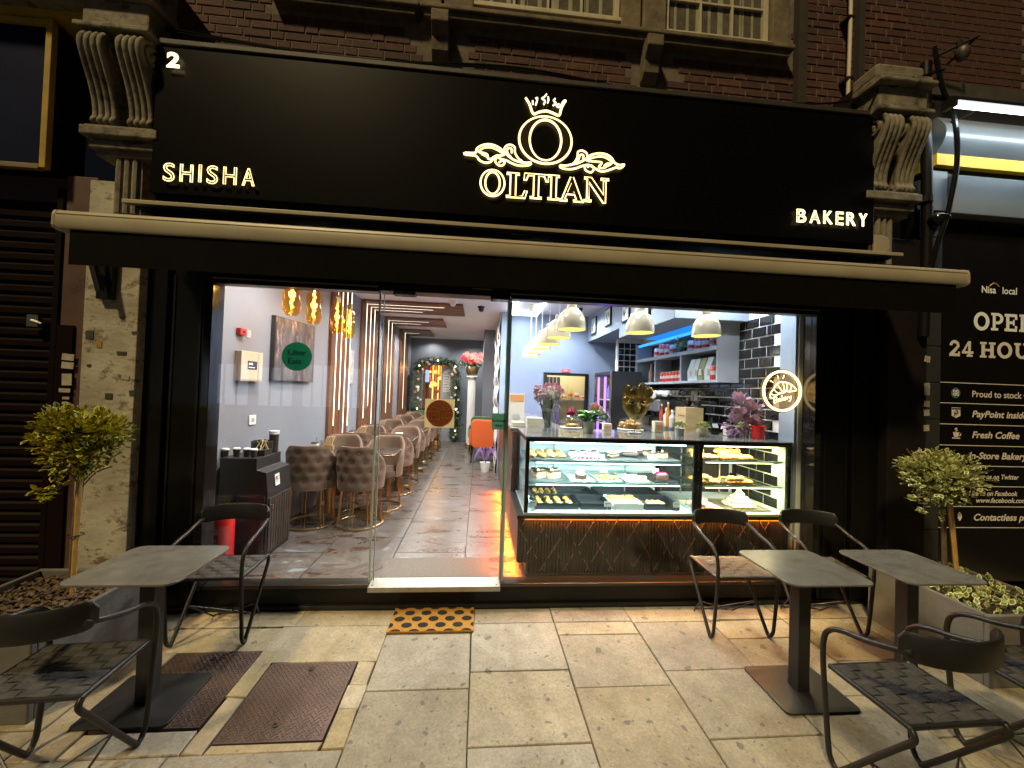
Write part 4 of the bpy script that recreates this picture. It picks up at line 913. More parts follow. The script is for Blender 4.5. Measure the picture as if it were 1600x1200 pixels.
def make_chair():
    t = thing('bistro_chair', 'x', 'chair', (0,0,0), group='woven pavement chairs')
    for s_ in (-1, 1):
        P = smooth_path([(s_*.196,-.165,.712),(s_*.212,-.10,.688),(s_*.214,0,.655),(s_*.215,.09,.634),(s_*.215,.15,.605),(s_*.215,.182,.55),(s_*.214,.185,.43),(s_*.213,.155,.1),(s_*.212,.14,.035),(s_*.211,.115,.013),(s_*.21,.085,.035),(s_*.208,-.12,.315),(s_*.206,-.165,.375),(s_*.204,-.18,.405),(s_*.202,-.165,.428),(s_*.2,-.14,.43),(s_*.2,.165,.43)], 6)
        m = MB(); m.tube(P, .0115, 10); m.build('side_frame', DARKMETAL, t, smooth=True)
        q0 = (s_*.209,-.025,.175)
        for q1 in ((s_*.15,-.2,.006), (-s_*.12,-.21,.006)):
            m = MB(); m.tube([q0, ((q0[0]+q1[0])/2, (q0[1]+q1[1])/2, (q0[2]+q1[2])/2), q1], .0048, 6); m.build('rear_leg', DARKMETAL, t, smooth=True)
    m = MB(); m.tube([(-.15,-.2,.006),(-.13,-.23,.006),(.13,-.23,.006),(.15,-.2,.006)], .0048, 6); m.build('floor_bar', DARKMETAL, t, smooth=True)
    for yy in (-.16, .163): m = MB(); m.tube([(-.2,yy,.43),(.2,yy,.43)], .0105, 8); m.build('seat_bar', DARKMETAL, t, smooth=True)
    # curved backrest band
    n = 22; vs = []; fs = []
    for k in range(n+1):
        a = -1+2*k/n; x = .214*sin(a*1.15)/sin(1.15); y = -.125-.10*(cos(a*1.15)-cos(1.15))/(1-cos(1.15)); e = 1-max(0, (abs(a)-.86)/.14)**2*.55; hh = .055*e
        nx, ny = .85*a, -1.0; l = math.hypot(nx, ny); nx /= l; ny /= l
        for th in (.010, -.010):
            for zz in (-1, -.8, .8, 1):
                q = th*(1 if abs(zz) < .9 else .4); vs.append((x-nx*q*-1, y+ny*q*1, .728+hh*zz))
    for k in range(n):
        b0 = k*8; b1 = b0+8; ring = [0,1,2,3,7,6,5,4]
        for j in range(8): fs.append((b0+ring[j], b0+ring[(j+1) % 8], b1+ring[(j+1) % 8], b1+ring[j]))
    fs += [(0,1,2,3,7,6,5,4), tuple(n*8+i for i in (4,5,6,7,3,2,1,0))]
    m = MB(); m.add(vs, fs); m.build('backrest', DARKMETAL, t, smooth=True)
    N_ = 7; wv = .0045
    xs = [(-.2+.4*(k+.5)/N_) for k in range(N_)]; ys = [(-.158+.32*(k+.5)/N_) for k in range(N_)]
    for i, xx in enumerate(xs):
        m = MB(); hw = .4/N_*.46; vs = []
        for j in range(N_*4+1):
            yy = -.158+.32*j/(N_*4); zz = .437+wv*cos(pi*(j/4-.5+i)); vs += [(xx-hw,yy,zz),(xx+hw,yy,zz)]
        m.add(vs, [(2*j,2*j+1,2*j+3,2*j+2) for j in range(N_*4)]); m.add([(v[0],v[1],v[2]-.003) for v in vs], [(2*j,2*j+2,2*j+3,2*j+1) for j in range(N_*4)]); m.build('strap', WEB2, t, fix=False)
    for i, yy in enumerate(ys):
        m = MB(); hw = .32/N_*.45; vs = []
        for j in range(N_*4+1):
            xx = -.205+.41*j/(N_*4); zz = .437-wv*cos(pi*(j/4-.5+i)); vs += [(xx,yy-hw,zz),(xx,yy+hw,zz)]
        m.add(vs, [(2*j,2*j+2,2*j+3,2*j+1) for j in range(N_*4)]); m.add([(v[0],v[1],v[2]-.003) for v in vs], [(2*j,2*j+1,2*j+3,2*j+2) for j in range(N_*4)]); m.build('strap', WEB, t, fix=False)
    return t
ch0 = make_chair(); first = [True]
def put_chair(x, y, rz, label):
    o = ch0 if first[0] else copy_tree(ch0); first[0] = False
    return place(o, (x, y, .002), rz, label)
put_chair(-1.675, -1.19, RAD(4), 'black woven chair nearest the camera on the left, back to the street')
put_chair(-1.64, -.265, pi+RAD(3), 'black woven chair behind the left table, in front of the fire extinguisher')
put_chair(1.85, -.30, pi+RAD(-1), 'black woven chair below the croissant neon, backed against the display window')
put_chair(2.55, -.30, pi+RAD(-7), 'black woven chair in the right corner behind the second right table')
put_chair(1.855, -1.45, RAD(1), 'black woven chair nearest the camera on the right, back to the street')
put_chair(2.62, -1.36, RAD(-1), 'black woven chair cut by the right edge of the picture')

# ================================================================== ACROSS THE STREET (seen only as reflections in the glass)
t = thing('opposite_shops', 'dark row of shops across the street with pale lit windows, mirrored in the glass', 'building', (-5, -17, 0))
m = MB(); m.box(-18, 12, -17.6, -17.2, 0, 8.5); m.build('wall', M('far_dark_brick', (.05,.035,.028), .9, var=.3), t)
for x0, x1, z0, z1, c_, e_ in ((-13.2,-11.4,.5,2.5,(.72,.86,1.0),1.5), (-11.0,-9.3,.5,2.4,(.80,.92,1.0),1.1), (-8.9,-7.4,.5,2.6,(1.0,.82,.66),1.0), (-6.9,-5.6,.5,2.5,(.75,.9,1.0),1.3), (-3.5,-1.2,.6,2.5,(1.0,.85,.6),.7), (3,5.5,.6,2.6,(1.0,.88,.7),.7)):
    m = MB(); m.box(x0, x1, -17.2, -17.16, z0, z1); o = m.build('shop_window', EM('lit_shop_%d' % int(x0*10), c_, e_), t)
    m = MB()
    for k in range(4): xx = x0+(x1-x0)*k/3; m.box(xx-.04, xx+.04, -17.16, -17.1, z0, z1)
    m.build('mullion', BLACK, o)
    m = MB(); m.box(x0-.1, x1+.1, -17.2, -17.05, z1+.02, z1+.6); m.build('fascia', DKST, t)

# ================================================================== INTERIOR ROOM
F = .16; CZ = 3.05
GREYW = M('grey_wall_paint', (.225,.233,.265), .6, var=.06, vscale=3, bump=.05, bscale=60)
DARKW = M('slate_wall_paint', (.135,.15,.175), .6, var=.08, vscale=3)
BLUEW = M('blue_wall_paint', (.22,.27,.385), .55, var=.06, vscale=2)
BLUEG = M('blue_grey_paint', (.27,.33,.42), .5, var=.06, vscale=3)
CEIL = M('ceiling_white', (.84,.82,.83), .7)
m = MB(); m.box(-2.4, 2.8, .12, 8.2, .0, F-.012); fl = struct(m.build('interior_floor', DIRT), 'grey rust mottled tile floor inside the bakery')
def tile_material():
    mm = M('mottled_floor_tile', (.2,.2,.2), .22); nt = mm.node_tree; N = nt.nodes; L = nt.links; P = N['Principled BSDF']
    g_ = N.new('ShaderNodeNewGeometry'); oi = N.new('ShaderNodeObjectInfo'); mp = N.new('ShaderNodeMapping'); L.new(g_.outputs['Position'], mp.inputs[0])
    cb = N.new('ShaderNodeCombineXYZ'); mu = N.new('ShaderNodeMath'); mu.operation = 'MULTIPLY'; mu.inputs[1].default_value = 19; L.new(oi.outputs['Random'], mu.inputs[0]); L.new(mu.outputs[0], cb.inputs[0]); L.new(cb.outputs[0], mp.inputs['Location'])
    mp.inputs['Scale'].default_value = (1.0, 2.2, 1)
    n = N.new('ShaderNodeTexNoise'); n.inputs['Scale'].default_value = 2.6; n.inputs['Detail'].default_value = 10; n.inputs['Roughness'].default_value = .66; n.inputs['Distortion'].default_value = .8; L.new(mp.outputs[0], n.inputs[0])
    r = N.new('ShaderNodeValToRGB'); e = r.color_ramp.elements; e[0].position = .34; e[0].color = (.045,.026,.020,1); e[1].position = .68; e[1].color = (.24,.245,.245,1)
    for p_, c_ in ((.41,(.085,.055,.042,1)), (.46,(.13,.112,.098,1)), (.50,(.075,.052,.042,1)), (.55,(.14,.132,.124,1)), (.60,(.10,.082,.072,1))): q = e.new(p_); q.color = c_
    L.new(n.outputs[0], r.inputs[0]); L.new(r.outputs[0], P.inputs['Base Color'])
    rr = N.new('ShaderNodeMapRange'); rr.inputs[3].default_value = .2; rr.inputs[4].default_value = .38; L.new(n.outputs[0], rr.inputs[0]); L.new(rr.outputs[0], P.inputs['Roughness'])
    return mm
FT = tile_material(); tme = None
for i in range(7):
    for j in range(11):
        x0 = -.70+.625*(i-3)-.0; y0 = .125+.84*j-(.36 if i % 2 else 0)
        if x0 > 2.0 or (x0 > .4 and y0 > 2) or y0 > 7.9: continue
        y0c = max(y0, .122); l = y0+.836-y0c
        m = MB(); c = .0015
        x1 = min(x0+.6215, 2.7); m.add([(max(x0,-2.35), y0c, F-.0015), (x1, y0c, F-.0015), (x1, y0c+l, F-.0015), (max(x0,-2.35), y0c+l, F-.0015)], [(0,1,2,3)])
        q = [(max(x0,-2.35)+.0025, y0c+.0025, F), (x1-.0025, y0c+.0025, F), (x1-.0025, y0c+l-.0025, F), (max(x0,-2.35)+.0025, y0c+l-.0025, F)]
        m.add(q+[(a, b, F-.011) for a, b, _ in q], [(0,1,2,3)]+[(k, 4+k, 4+(k+1) % 4, (k+1) % 4) for k in range(4)])
        m.f = m.f[1:]; m.m = m.m[1:]
        m.build('floor_tile', FT, fl)
def wallbox(name, mat, x0, x1, y0, y1, z0=F-.1, z1=CZ, label=None):
    m = MB(); m.box(x0, x1, y0, y1, z0, z1); return struct(m.build(name, mat), label)
m = MB(); m.prism([(-2.25,.125),(-1.95,2.15),(-1.95,8.1),(-2.6,8.1),(-2.6,.125)], lambda u, v, d: (u, v, d), F-.1, CZ+.1); struct(m.build('wall_left', GREYW), 'pale grey painted wall inside on the left')
# back wall with door opening (x -1.62..-.62, to z 2.2)
DX0, DX1, DZ = -1.62, -.78, 2.3
m = MB(); m.box(-1.949, DX0, 8.05, 8.2, F-.1, CZ); m.box(DX1, .6, 8.05, 8.2, F-.1, CZ); m.box(DX0, DX1, 8.05, 8.2, DZ, CZ); struct(m.build('wall_back', DARKW), 'dark slate wall at the back of the seating room')
wallbox('wall_partition', BLUEG, .352, .50, 3.90, 6.05)
wallbox('wall_column', DARKW, .07, .351, 6.0, 8.05)
# blue wall with kitchen opening
m = MB(); kx0, kx1, kz = 1.17, 1.93, 1.97
m.box(.501, kx0, 3.90, 4.0, F-.1, CZ); m.box(kx1, 2.719, 3.90, 4.0, F-.1, CZ); m.box(kx0, kx1, 3.90, 4.0, kz, CZ); struct(m.build('wall_blue', BLUEW), 'blue painted wall behind the counter')
wallbox('wall_right', M('dark_grout_wall', (.80,.80,.78), .8), 2.72, 2.85, .125, 4.0)
m = MB(); m.box(-2.6, 2.85, .121, 8.2, CZ+.001, CZ+.12); struct(m.build('ceiling', CEIL), 'white ceiling inside the bakery')
m = MB(); m.box(1.93, 2.719, .75, 2.30, 2.44, CZ-.001); m.box(1.93, 2.719, 2.301, 3.899, 2.58, CZ-.001); struct(m.build('ceiling_bulkhead', BLUEG), 'blue grey boxed bulkhead under the ceiling on the right')
m = MB(); m.box(2.692, 2.719, .13, .30, F, CZ); struct(m.build('wall_end_strip', BLUEG))
# white wavy 3D panels on the partition
WP = M('white_wave_panel', (.72,.69,.68), .5)
t = thing('wave_panels', 'white wavy relief panels on the partition beside the orange chair', 'wall panel', (.34, 5, F))
for k in range(4):
    y0 = 3.92+k*.53; m = MB(); vs = []; fs = []; nz = 70
    for a in range(9):
        for b in range(nz+1): vs.append((.33-.016*sin(b*.62+1.2*sin(a*.7+k)), y0+.52*a/8, F+(CZ-F)*b/nz))
    for a in range(8):
        for b in range(nz): fs.append((a*(nz+1)+b, (a+1)*(nz+1)+b, (a+1)*(nz+1)+b+1, a*(nz+1)+b+1))
    m.add(vs, fs); m.build('panel', WP, t, smooth=True, ang=80)
# room behind the floral doorway, warmly lit
WARMW = M('warm_room_wall', (.16,.07,.03), .6)
m = MB(); m.box(-2.2, -.3, 9.6, 9.7, F-.1, 2.8); m.box(-2.2, -2.1, 8.21, 9.6, F-.1, 2.8); m.box(-.4, -.3, 8.21, 9.6, F-.1, 2.8); m.box(-2.2, -.3, 8.21, 9.7, 2.8, 2.9); m.box(-2.2, -.3, 8.21, 9.7, F-.1, F); struct(m.build('wall_shisha_room', WARMW), 'brown walls of the warmly lit room behind the flower arch')
# kitchen behind the blue wall
KW = M('kitchen_wall', (.55,.50,.36), .6)
m = MB(); m.box(.9, 2.4, 5.2, 5.3, F-.1, 2.6); m.box(.8, .9, 4.01, 5.3, F-.1, 2.6); m.box(2.4, 2.5, 4.01, 5.3, F-.1, 2.6); m.box(.8, 2.5, 4.01, 5.3, 2.6, 2.7); m.box(.8, 2.5, 4.01, 5.3, F-.1, F); struct(m.build('wall_kitchen', KW), 'cream walls of the small kitchen behind the doorway')

# ------------------------------------------------------------------ ceiling lights
DLm = EM('downlight_glow', (1.0,.93,.84), 14)
dl = [(-.16,3.05), (-.17,4.45), (-.19,6.0), (-.2,7.4), (-1.30,4.62), (-1.38,6.08), (-1.35,7.72), (-.6,.95), (.05,1.9), (1.35,1.6), (1.5,3.2), (-1.2,2.6), (2.3,.6), (-1.5,.6), (-1.2,.22), (.1,.22), (1.1,.22), (2.1,.22)]  # last four are unseen, added to brighten the pendants along the window
names = ['nearest the door in the aisle row', 'second in the aisle row', 'third in the aisle row', 'last in the aisle row', 'between the first and second slat arches', 'between the second and third slat arches', 'by the back wall']
for k, (x, y) in enumerate(dl):
    lb = 'round recessed ceiling downlight '+(names[k] if k < 7 else 'out of sight, added to light the shop')
    t = thing('downlight', lb, 'downlight', (x, y, CZ), group='recessed ceiling downlights')
    m = MB(); m.lathe([(.038,-.003),(.052,-.006),(.055,0.0),(.038,.0)], 18, (x, y, CZ)); m.build('bezel', WHITE, t)
    m = MB(); m.lathe([(0,-.002),(.037,-.002)], 18, (x, y, CZ)); m.build('lens', DLm, t)
    lamp('downlight_lamp', 'SPOT', (104 if y > .3 else 36) if k != 6 else 36, (1.0,.95,.92) if x < .4 else (.90,.94,1.0), (x, y, CZ-.02), t, .05, spot=150)
x0, x1, y0, y1, zz = .50, .96, 1.9, 3.72, 2.97
t = thing('square_ring_light', 'white rectangular ring light hanging under the ceiling behind the pendants', 'ceiling light', (.73, 2.8, zz))
m = MB(); m.box(x0, x1, y1-.035, y1, zz, zz+.04); m.box(x0, x1, y0, y0+.035, zz, zz+.04); m.box(x0, x0+.035, y0+.035, y1-.035, zz, zz+.04); m.box(x1-.035, x1, y0+.035, y1-.035, zz, zz+.04); m.build('ring', EM('ring_white', (.85,.92,1.0), 5), t)
m = MB()
for a, b in ((x0+.02,y0+.02),(x1-.02,y0+.02),(x0+.02,y1-.02),(x1-.02,y1-.02)): m.tube([(a,b,zz+.04),(a,b,CZ)], .003, 5)
m.build('hanging_wire', STEEL, t)
lamp('ring_lamp', 'AREA', 40, (.80,.88,1.0), (.73, 2.8, zz-.02), t, .45, 1.7)
for px, py, nm, lb in ((708,470,'white','white smoke detector on the ceiling above the slat arch'), (752,479,'dark','dark dome camera on the ceiling above the aisle'), (905,482,'dark','dark dome camera on the ceiling by the blue wall')):
    p = at(px, py, 2, CZ); t = thing('smoke_detector' if nm == 'white' else 'dome_camera', lb, 'detector' if nm == 'white' else 'camera', (p.x, p.y, CZ))
    mt = WHITE if nm == 'white' else BLKGLOSS; s_ = 1.0
    m = MB(); m.lathe([(.06,0),(.06,-.02),(.05,-.03)], 16, (p.x, p.y, CZ)); m.build('base', WHITE if nm == 'white' else DARKMETAL, t)
    m = MB(); m.lathe([(.048,-.03),(.045,-.06),(.03,-.085),(0,-.095)], 16, (p.x, p.y, CZ)); m.build('dome', mt, t, smooth=True)

# ------------------------------------------------------------------ wooden slat arches
WOODB = wood('walnut_board', (.17,.068,.030), (.085,.032,.014), 2, 1.0); WOODC = wood('walnut_board_ceiling', (.17,.068,.030), (.085,.032,.014), 0, 1.0)
LED = EM('led_line_warm', (1.0,.80,.60), 3.6)
def slat_arch(label, y0, y1, xend, nb, bot=(0.95,1.15,.75,.9)):
    t = thing('slat_arch', label, 'slat arch', (-1.9, (y0+y1)/2, F), group='walnut slat arches with led lines')
    wdt = (y1-y0)/nb
    for k in range(nb):
        a = y0+k*wdt; b = a+wdt-.022
        m = MB(); m.box(-1.949, -1.915, a, b, F, CZ-.036); m.build('wall_board', WOODB, t, bevel=.002)
        if xend > -1.9: m = MB(); m.box(-1.949, xend, a, b, CZ-.035, CZ-.001); m.build('ceiling_board', WOODC, t, bevel=.002)
        if k < nb-1 or xend < -1.9:
            zb = F+bot[k % len(bot)]
            m = MB(); m.box(-1.94, -1.913, b+.005, b+.017, zb, CZ-.034)
            if xend > -1.9: m.box(-1.94, xend-.32-.22*k, b+.005, b+.017, CZ-.034, CZ-.010)
            m.build('led_line', LED, t)
slat_arch('walnut slat panel with four bright led lines, nearest on the left wall', 2.16, 2.88, -1.93, 4)
slat_arch('first walnut slat arch that bends onto the ceiling', 3.40, 4.36, -.32, 4)
slat_arch('second walnut slat arch that bends onto the ceiling', 4.86, 5.80, -.78, 3)
slat_arch('third and farthest walnut slat arch that bends onto the ceiling', 6.40, 7.45, -1.24, 2)

# ------------------------------------------------------------------ amber glass pendants
AMB = GLASS('amber_glass', (1.0,.72,.30), .10, .8); FIL = EM('filament_amber', (1.0,.52,.10), 16)
amb = None
for k, (y, lb) in enumerate(((.42,'amber bottle pendant lamp nearest the shop window'), (.85,'amber bottle pendant lamp, second from the shop window'), (1.45,'amber bottle pendant lamp, third from the shop window'), (1.85,'amber bottle pendant lamp farthest from the shop window'))):
    if amb is None:
        amb = thing('amber_pendant', lb, 'pendant lamp', (0,0,0), group='amber bottle pendants')
        m = MB(); m.lathe([(0,0),(.045,.004),(.062,.03),(.07,.06),(.07,.25),(.058,.30),(.03,.335),(.026,.36)], 24); m.build('bottle_shade', AMB, amb, smooth=True, fix=False)
        m = MB(); m.lathe([(.03,.35),(.032,.40),(.012,.425),(0,.43)], 14); m.build('cap', GOLD, amb, smooth=True)
        m = MB(); m.tube([(0,0,.42),(0,0,.83)], .004, 6); m.build('cord', BLKGLOSS, amb)
        m = MB(); m.tube([(.017*cos(a*2.1), .017*sin(a*2.1), .07+.021*a) for a in range(12)], .0045, 6); m.tube([(0,0,.06),(0,0,.34)], .007, 6); m.build('filament', FIL, amb)
        m = MB(); m.lathe([(.0,.82),(.05,.82),(.05,.832),(0,.832)], 16); m.build('ceiling_rose', GOLD, amb)
        lamp('amber_lamp', 'POINT', 3.0, (1.0,.62,.25), (0,0,.2), amb, .03)
        o = amb
    else: o = copy_tree(amb)
    place(o, (-1.60, y, 2.22), k*.7, lb)

# ------------------------------------------------------------------ things on the left wall
def lw(y): return -2.25+.30*(min(max(y,.125),2.15)-.125)/2.025
WA = math.atan2(.30, 2.025)
def onleft(px, py):
    # intersect pixel ray with the angled left wall
    d = at(px, py, 1, 1.0)-CAM; a, b = -2.25, .30/2.025
    t_ = (a+b*(CAM.y-.125)-CAM.x)/(d.x-b*d.y); return CAM+d*t_
def leftpanel(name, label, cat, pxs, depth, mat, extra=None):
    a = onleft(*pxs[0]); b = onleft(*pxs[1]); y0, y1 = sorted((a.y, b.y)); z0, z1 = sorted((a.z, b.z))
    t = thing(name, label, cat, (lw((y0+y1)/2), (y0+y1)/2, z0))
    def bx(m, u0, u1, v0, v1, d0, d1):
        ps = [(y0+(y1-y0)*u0, z0+(z1-z0)*v0), (y0+(y1-y0)*u1, z0+(z1-z0)*v0), (y0+(y1-y0)*u1, z0+(z1-z0)*v1), (y0+(y1-y0)*u0, z0+(z1-z0)*v1)]
        m.add([(lw(y)+d0, y, z) for y, z in ps]+[(lw(y)+d1, y, z) for y, z in ps], [(3,2,1,0),(4,5,6,7),(0,1,5,4),(1,2,6,5),(2,3,7,6),(3,0,4,7)]); return m
    bx(MB(), 0, 1, 0, 1, .0005, depth).build('body', mat, t, bevel=.004)
    if extra: extra(t, bx)
    return t
ART = M('painting_canvas', (.13,.115,.12), .35, var=.9, vscale=9, col2=(.018,.016,.018), stretch=(1,1.6,.55), detail=10, wear=(.45,.27,.2), wscale=7, wpos=.55)
leftpanel('painting', 'large dark abstract painting of a city on the left wall', 'painting', ((424,492),(483,597)), .045, M('canvas_edge', (.02,.018,.018), .6), lambda t, bx: bx(MB(), .01, .99, .01, .99, .0455, .047).build('canvas', ART, t))
def al(t, bx):
    bx(MB(), .28, .72, .40, .68, .06, .063).build('screen', M('alarm_screen', (.06,.07,.12), .2), t)
    bx(MB(), .05, .95, .03, .06, .06, .062).build('seam', M('beige_seam', (.35,.28,.22), .5), t)
    bx(MB(), .78, .80, .06, .95, .06, .062).build('seam', M('beige_seam', (.35,.28,.22), .5), t)
    bx(MB(), .32, .5, .55, .62, .063, .0645).build('screen_text', WPR, t); bx(MB(), .32, .6, .45, .48, .063, .0645).build('screen_text', WPR, t)
leftpanel('alarm_panel', 'cream fire alarm control box on the left wall', 'alarm panel', ((367,547),(399,596)), .06, M('alarm_beige', (.62,.48,.36), .45), al)
leftpanel('fire_call_point', 'small red fire call point on the left wall above the alarm box', 'call point', ((369,512),(379,524)), .04, M('call_point_red', (.55,.03,.03), .4), lambda t, bx: bx(MB(), .3, .7, .3, .6, .04, .042).build('glass', BLACK, t))
leftpanel('round_wall_tag', 'small pink round tag beside the red call point', 'tag', ((385,515),(391,528)), .006, M('pink_tag', (.7,.42,.38), .5))
leftpanel('wall_socket', 'white socket plate low on the left wall', 'socket', ((388,649),(398,663)), .012, WHITE, lambda t, bx: bx(MB(), .3, .7, .3, .7, .012, .014).build('face', M('socket_grey', (.35,.34,.38), .5), t))
leftpanel('narrow_artwork', 'narrow pale artwork between the slat panels on the left wall', 'picture', ((551,545),(563,600)), .03, M('pale_marble_art', (.55,.52,.5), .5, var=.5, vscale=8))

# ------------------------------------------------------------------ service cabinet with cups
CB = M('cabinet_black', (.022,.020,.019), .42, var=.2, vscale=8); CBG = M('cabinet_ribbed', (.055,.043,.036), .45, var=.3, vscale=14, stretch=(1,1,.2))
t = thing('waiter_station', 'black waiter station with a slanted bin opening by the left wall', 'cabinet', (-1.95, .68, F))
cx0, cx1, cy0, cy1, ct = -2.16, -1.765, .50, .90, 1.0
m = MB(); m.prism([(cx0,F),(cx1,F),(cx1,.70),(cx1-.02,.88),(cx1-.10,.90),(cx1-.10,1.0),(cx0,1.0)], lambda u, v, d: (u, d, v), cy0, cy1); m.build('carcass', CB, t, bevel=.004)
m = MB(); m.add([(cx1-.015,cy0+.03,.745),(cx1-.015,cy1-.03,.745),(cx1-.035,cy1-.03,.865),(cx1-.035,cy0+.03,.865)], [(0,1,2,3)]); m.build('bin_opening', M('bin_dark', (.003,.003,.003), .9), t)
for k in range(9):
    y = cy0+.015+k*.0425; m = MB(); m.box(cx1, cx1+.012, y, y+.034, F+.04, .66); m.build('door_rib', CBG, t, bevel=.003)
m = MB(); m.tube([(cx1+.012, cy0+.03, .60), (cx1+.03, cy0+.03, .60), (cx1+.03, cy0+.03, .57)], .005, 6); m.build('knob', GOLD, t)
m = MB(); m.box(cx0, cx1-.02, cy0-.012, cy0-.001, F+.05, .68); m.build('side_door', CB, t, bevel=.003)
q = (cx1+.002, cy0+.25, .80)
m = MB(); m.obox((cx1-.006, cy0+.16, .79), (.003, .075, .10), (0, RAD(-6), 0)); m.build('paper_sign', WHITE, t)
m = MB()
for a in range(6):
    for b in range(8):
        if random.random() < .55: m.obox((cx1-.0035-.0008*b*.0, cy0+.135+a*.01, .755+b*.009), (.002, .008, .007), (0, RAD(-6), 0))
m.build('printed_marks', M('red_brown_print', (.35,.06,.04), .5), t)
random.seed(21)
WCUP = M('paper_cup_white', (.7,.68,.64), .5); BCUP = M('black_cup', (.02,.019,.018), .35)
for k, (dx, dy, h, r) in enumerate(((-.06,.06,.06,.028), (-.13,.08,.06,.028), (-.22,.09,.06,.028), (-.30,.07,.055,.028))):
    x, y = cx1-.10+dx, cy0+dy; tt = thing('cup_stack', 'short stack of white lidded black cups on the waiter station, '+('first','second','third','last')[k]+' from the bin side', 'cups', (x, y, 1.002), group='cups on the waiter station')
    m = MB(); m.lathe([(r*.8,0),(r,h)], 14, (x, y, 1.002)); m.build('cup', BCUP, tt, smooth=True)
    m = MB(); m.lathe([(r*1.08,h),(r*1.08,h+.008),(r*.8,h+.014),(0,h+.014)], 14, (x, y, 1.002)); m.build('lid', WCUP, tt)
x, y = cx1-.20, cy0+.26; tt = thing('black_bowl', 'black bowl at the back of the waiter station', 'bowl', (x, y, 1.002)); m = MB(); m.lathe([(.05,0),(.085,.03),(.09,.11),(.08,.115),(.075,.04)], 18, (x, y, 1.002)); m.build('bowl', BCUP, tt, smooth=True)
x, y = cx1-.13, cy0+.32; tt = thing('black_tumbler', 'tall black tumbler standing on the waiter station', 'tumbler', (x, y, 1.002)); m = MB(); m.lathe([(.036,0),(.042,.20),(.036,.2),(.03,.02)], 16, (x, y, 1.002)); m.build('tumbler', BCUP, tt, smooth=True); m = MB(); m.lathe([(.043,.17),(.0435,.2),(.04,.201)], 16, (x, y, 1.002)); m.build('band', WCUP, tt)
x, y = cx1-.135, cy0+.17; tt = thing('napkin_tray', 'black tray of wooden stirrers on the waiter station', 'tray', (x, y, 1.002)); m = MB(); m.box(x-.06, x+.03, y-.05, y+.08, 1.002, 1.05); m.build('box', CB, tt)
m = MB()
for k in range(16): m.obox((x-.02+random.uniform(-.03,.03), y+.02+random.uniform(-.04,.04), 1.085), (.007, .003, .10), (random.uniform(-.4,.4), random.uniform(-.5,.5), random.uniform(0,3)))
m.build('stirrers', M('pale_wood', (.55,.42,.22), .6), tt)
# fire extinguisher
x, y = -1.98, .29
t = thing('fire_extinguisher', 'red fire extinguisher standing by the left wall behind the chair', 'fire extinguisher', (x, y, F))
m = MB(); m.lathe([(.062,0),(.072,.012),(.075,.03),(.075,.40),(.065,.445),(.03,.475),(.022,.49)], 22, (x, y, F)); m.build('cylinder', M('extinguisher_red', (.60,.015,.018), .28, coat=.5), t, smooth=True)
m = MB(); m.lathe([(.022,.49),(.022,.525),(0,.525)], 12, (x, y, F)); m.obox((x+.03, y, F+.535), (.12, .02, .012), (0, -.2, 0)); m.obox((x+.03, y, F+.56), (.12, .02, .01), (0, -.35, 0)); m.build('valve', BLKGLOSS, t)
m = MB(); m.tube(smooth_path([(x-.02,y-.02,F+.51),(x-.07,y-.05,F+.48),(x-.085,y-.03,F+.3),(x-.08,y-.02,F+.1)], 5), .010, 8); m.build('hose', BLKGLOSS, t, smooth=True)
m = MB(); n = 14; vs = []
for k in range(n+1):
    a = RAD(-140+110*k/n); vs += [(x+.0758*cos(a), y+.0758*sin(a), F+.14), (x+.0758*cos(a), y+.0758*sin(a), F+.36)]
m.add(vs, [(2*k, 2*k+2, 2*k+3, 2*k+1) for k in range(n)]); o = m.build('label_plate', M('extinguisher_label', (.62,.08,.07), .4), t)
m = MB()
for k, (z0, w_) in enumerate(((.33,.05), (.30,.06), (.25,.04), (.22,.055), (.18,.05))):
    vs = []; a0 = -85-w_*500; 
    for j in range(6): a = RAD(-110+ (j-2.5)*w_*160); vs += [(x+.0765*cos(a), y+.0765*sin(a), F+z0), (x+.0765*cos(a), y+.0765*sin(a), F+z0+.012)]
    m.add(vs, [(2*j, 2*j+2, 2*j+3, 2*j+1) for j in range(5)])
m.build('label_lines', WPR, o)

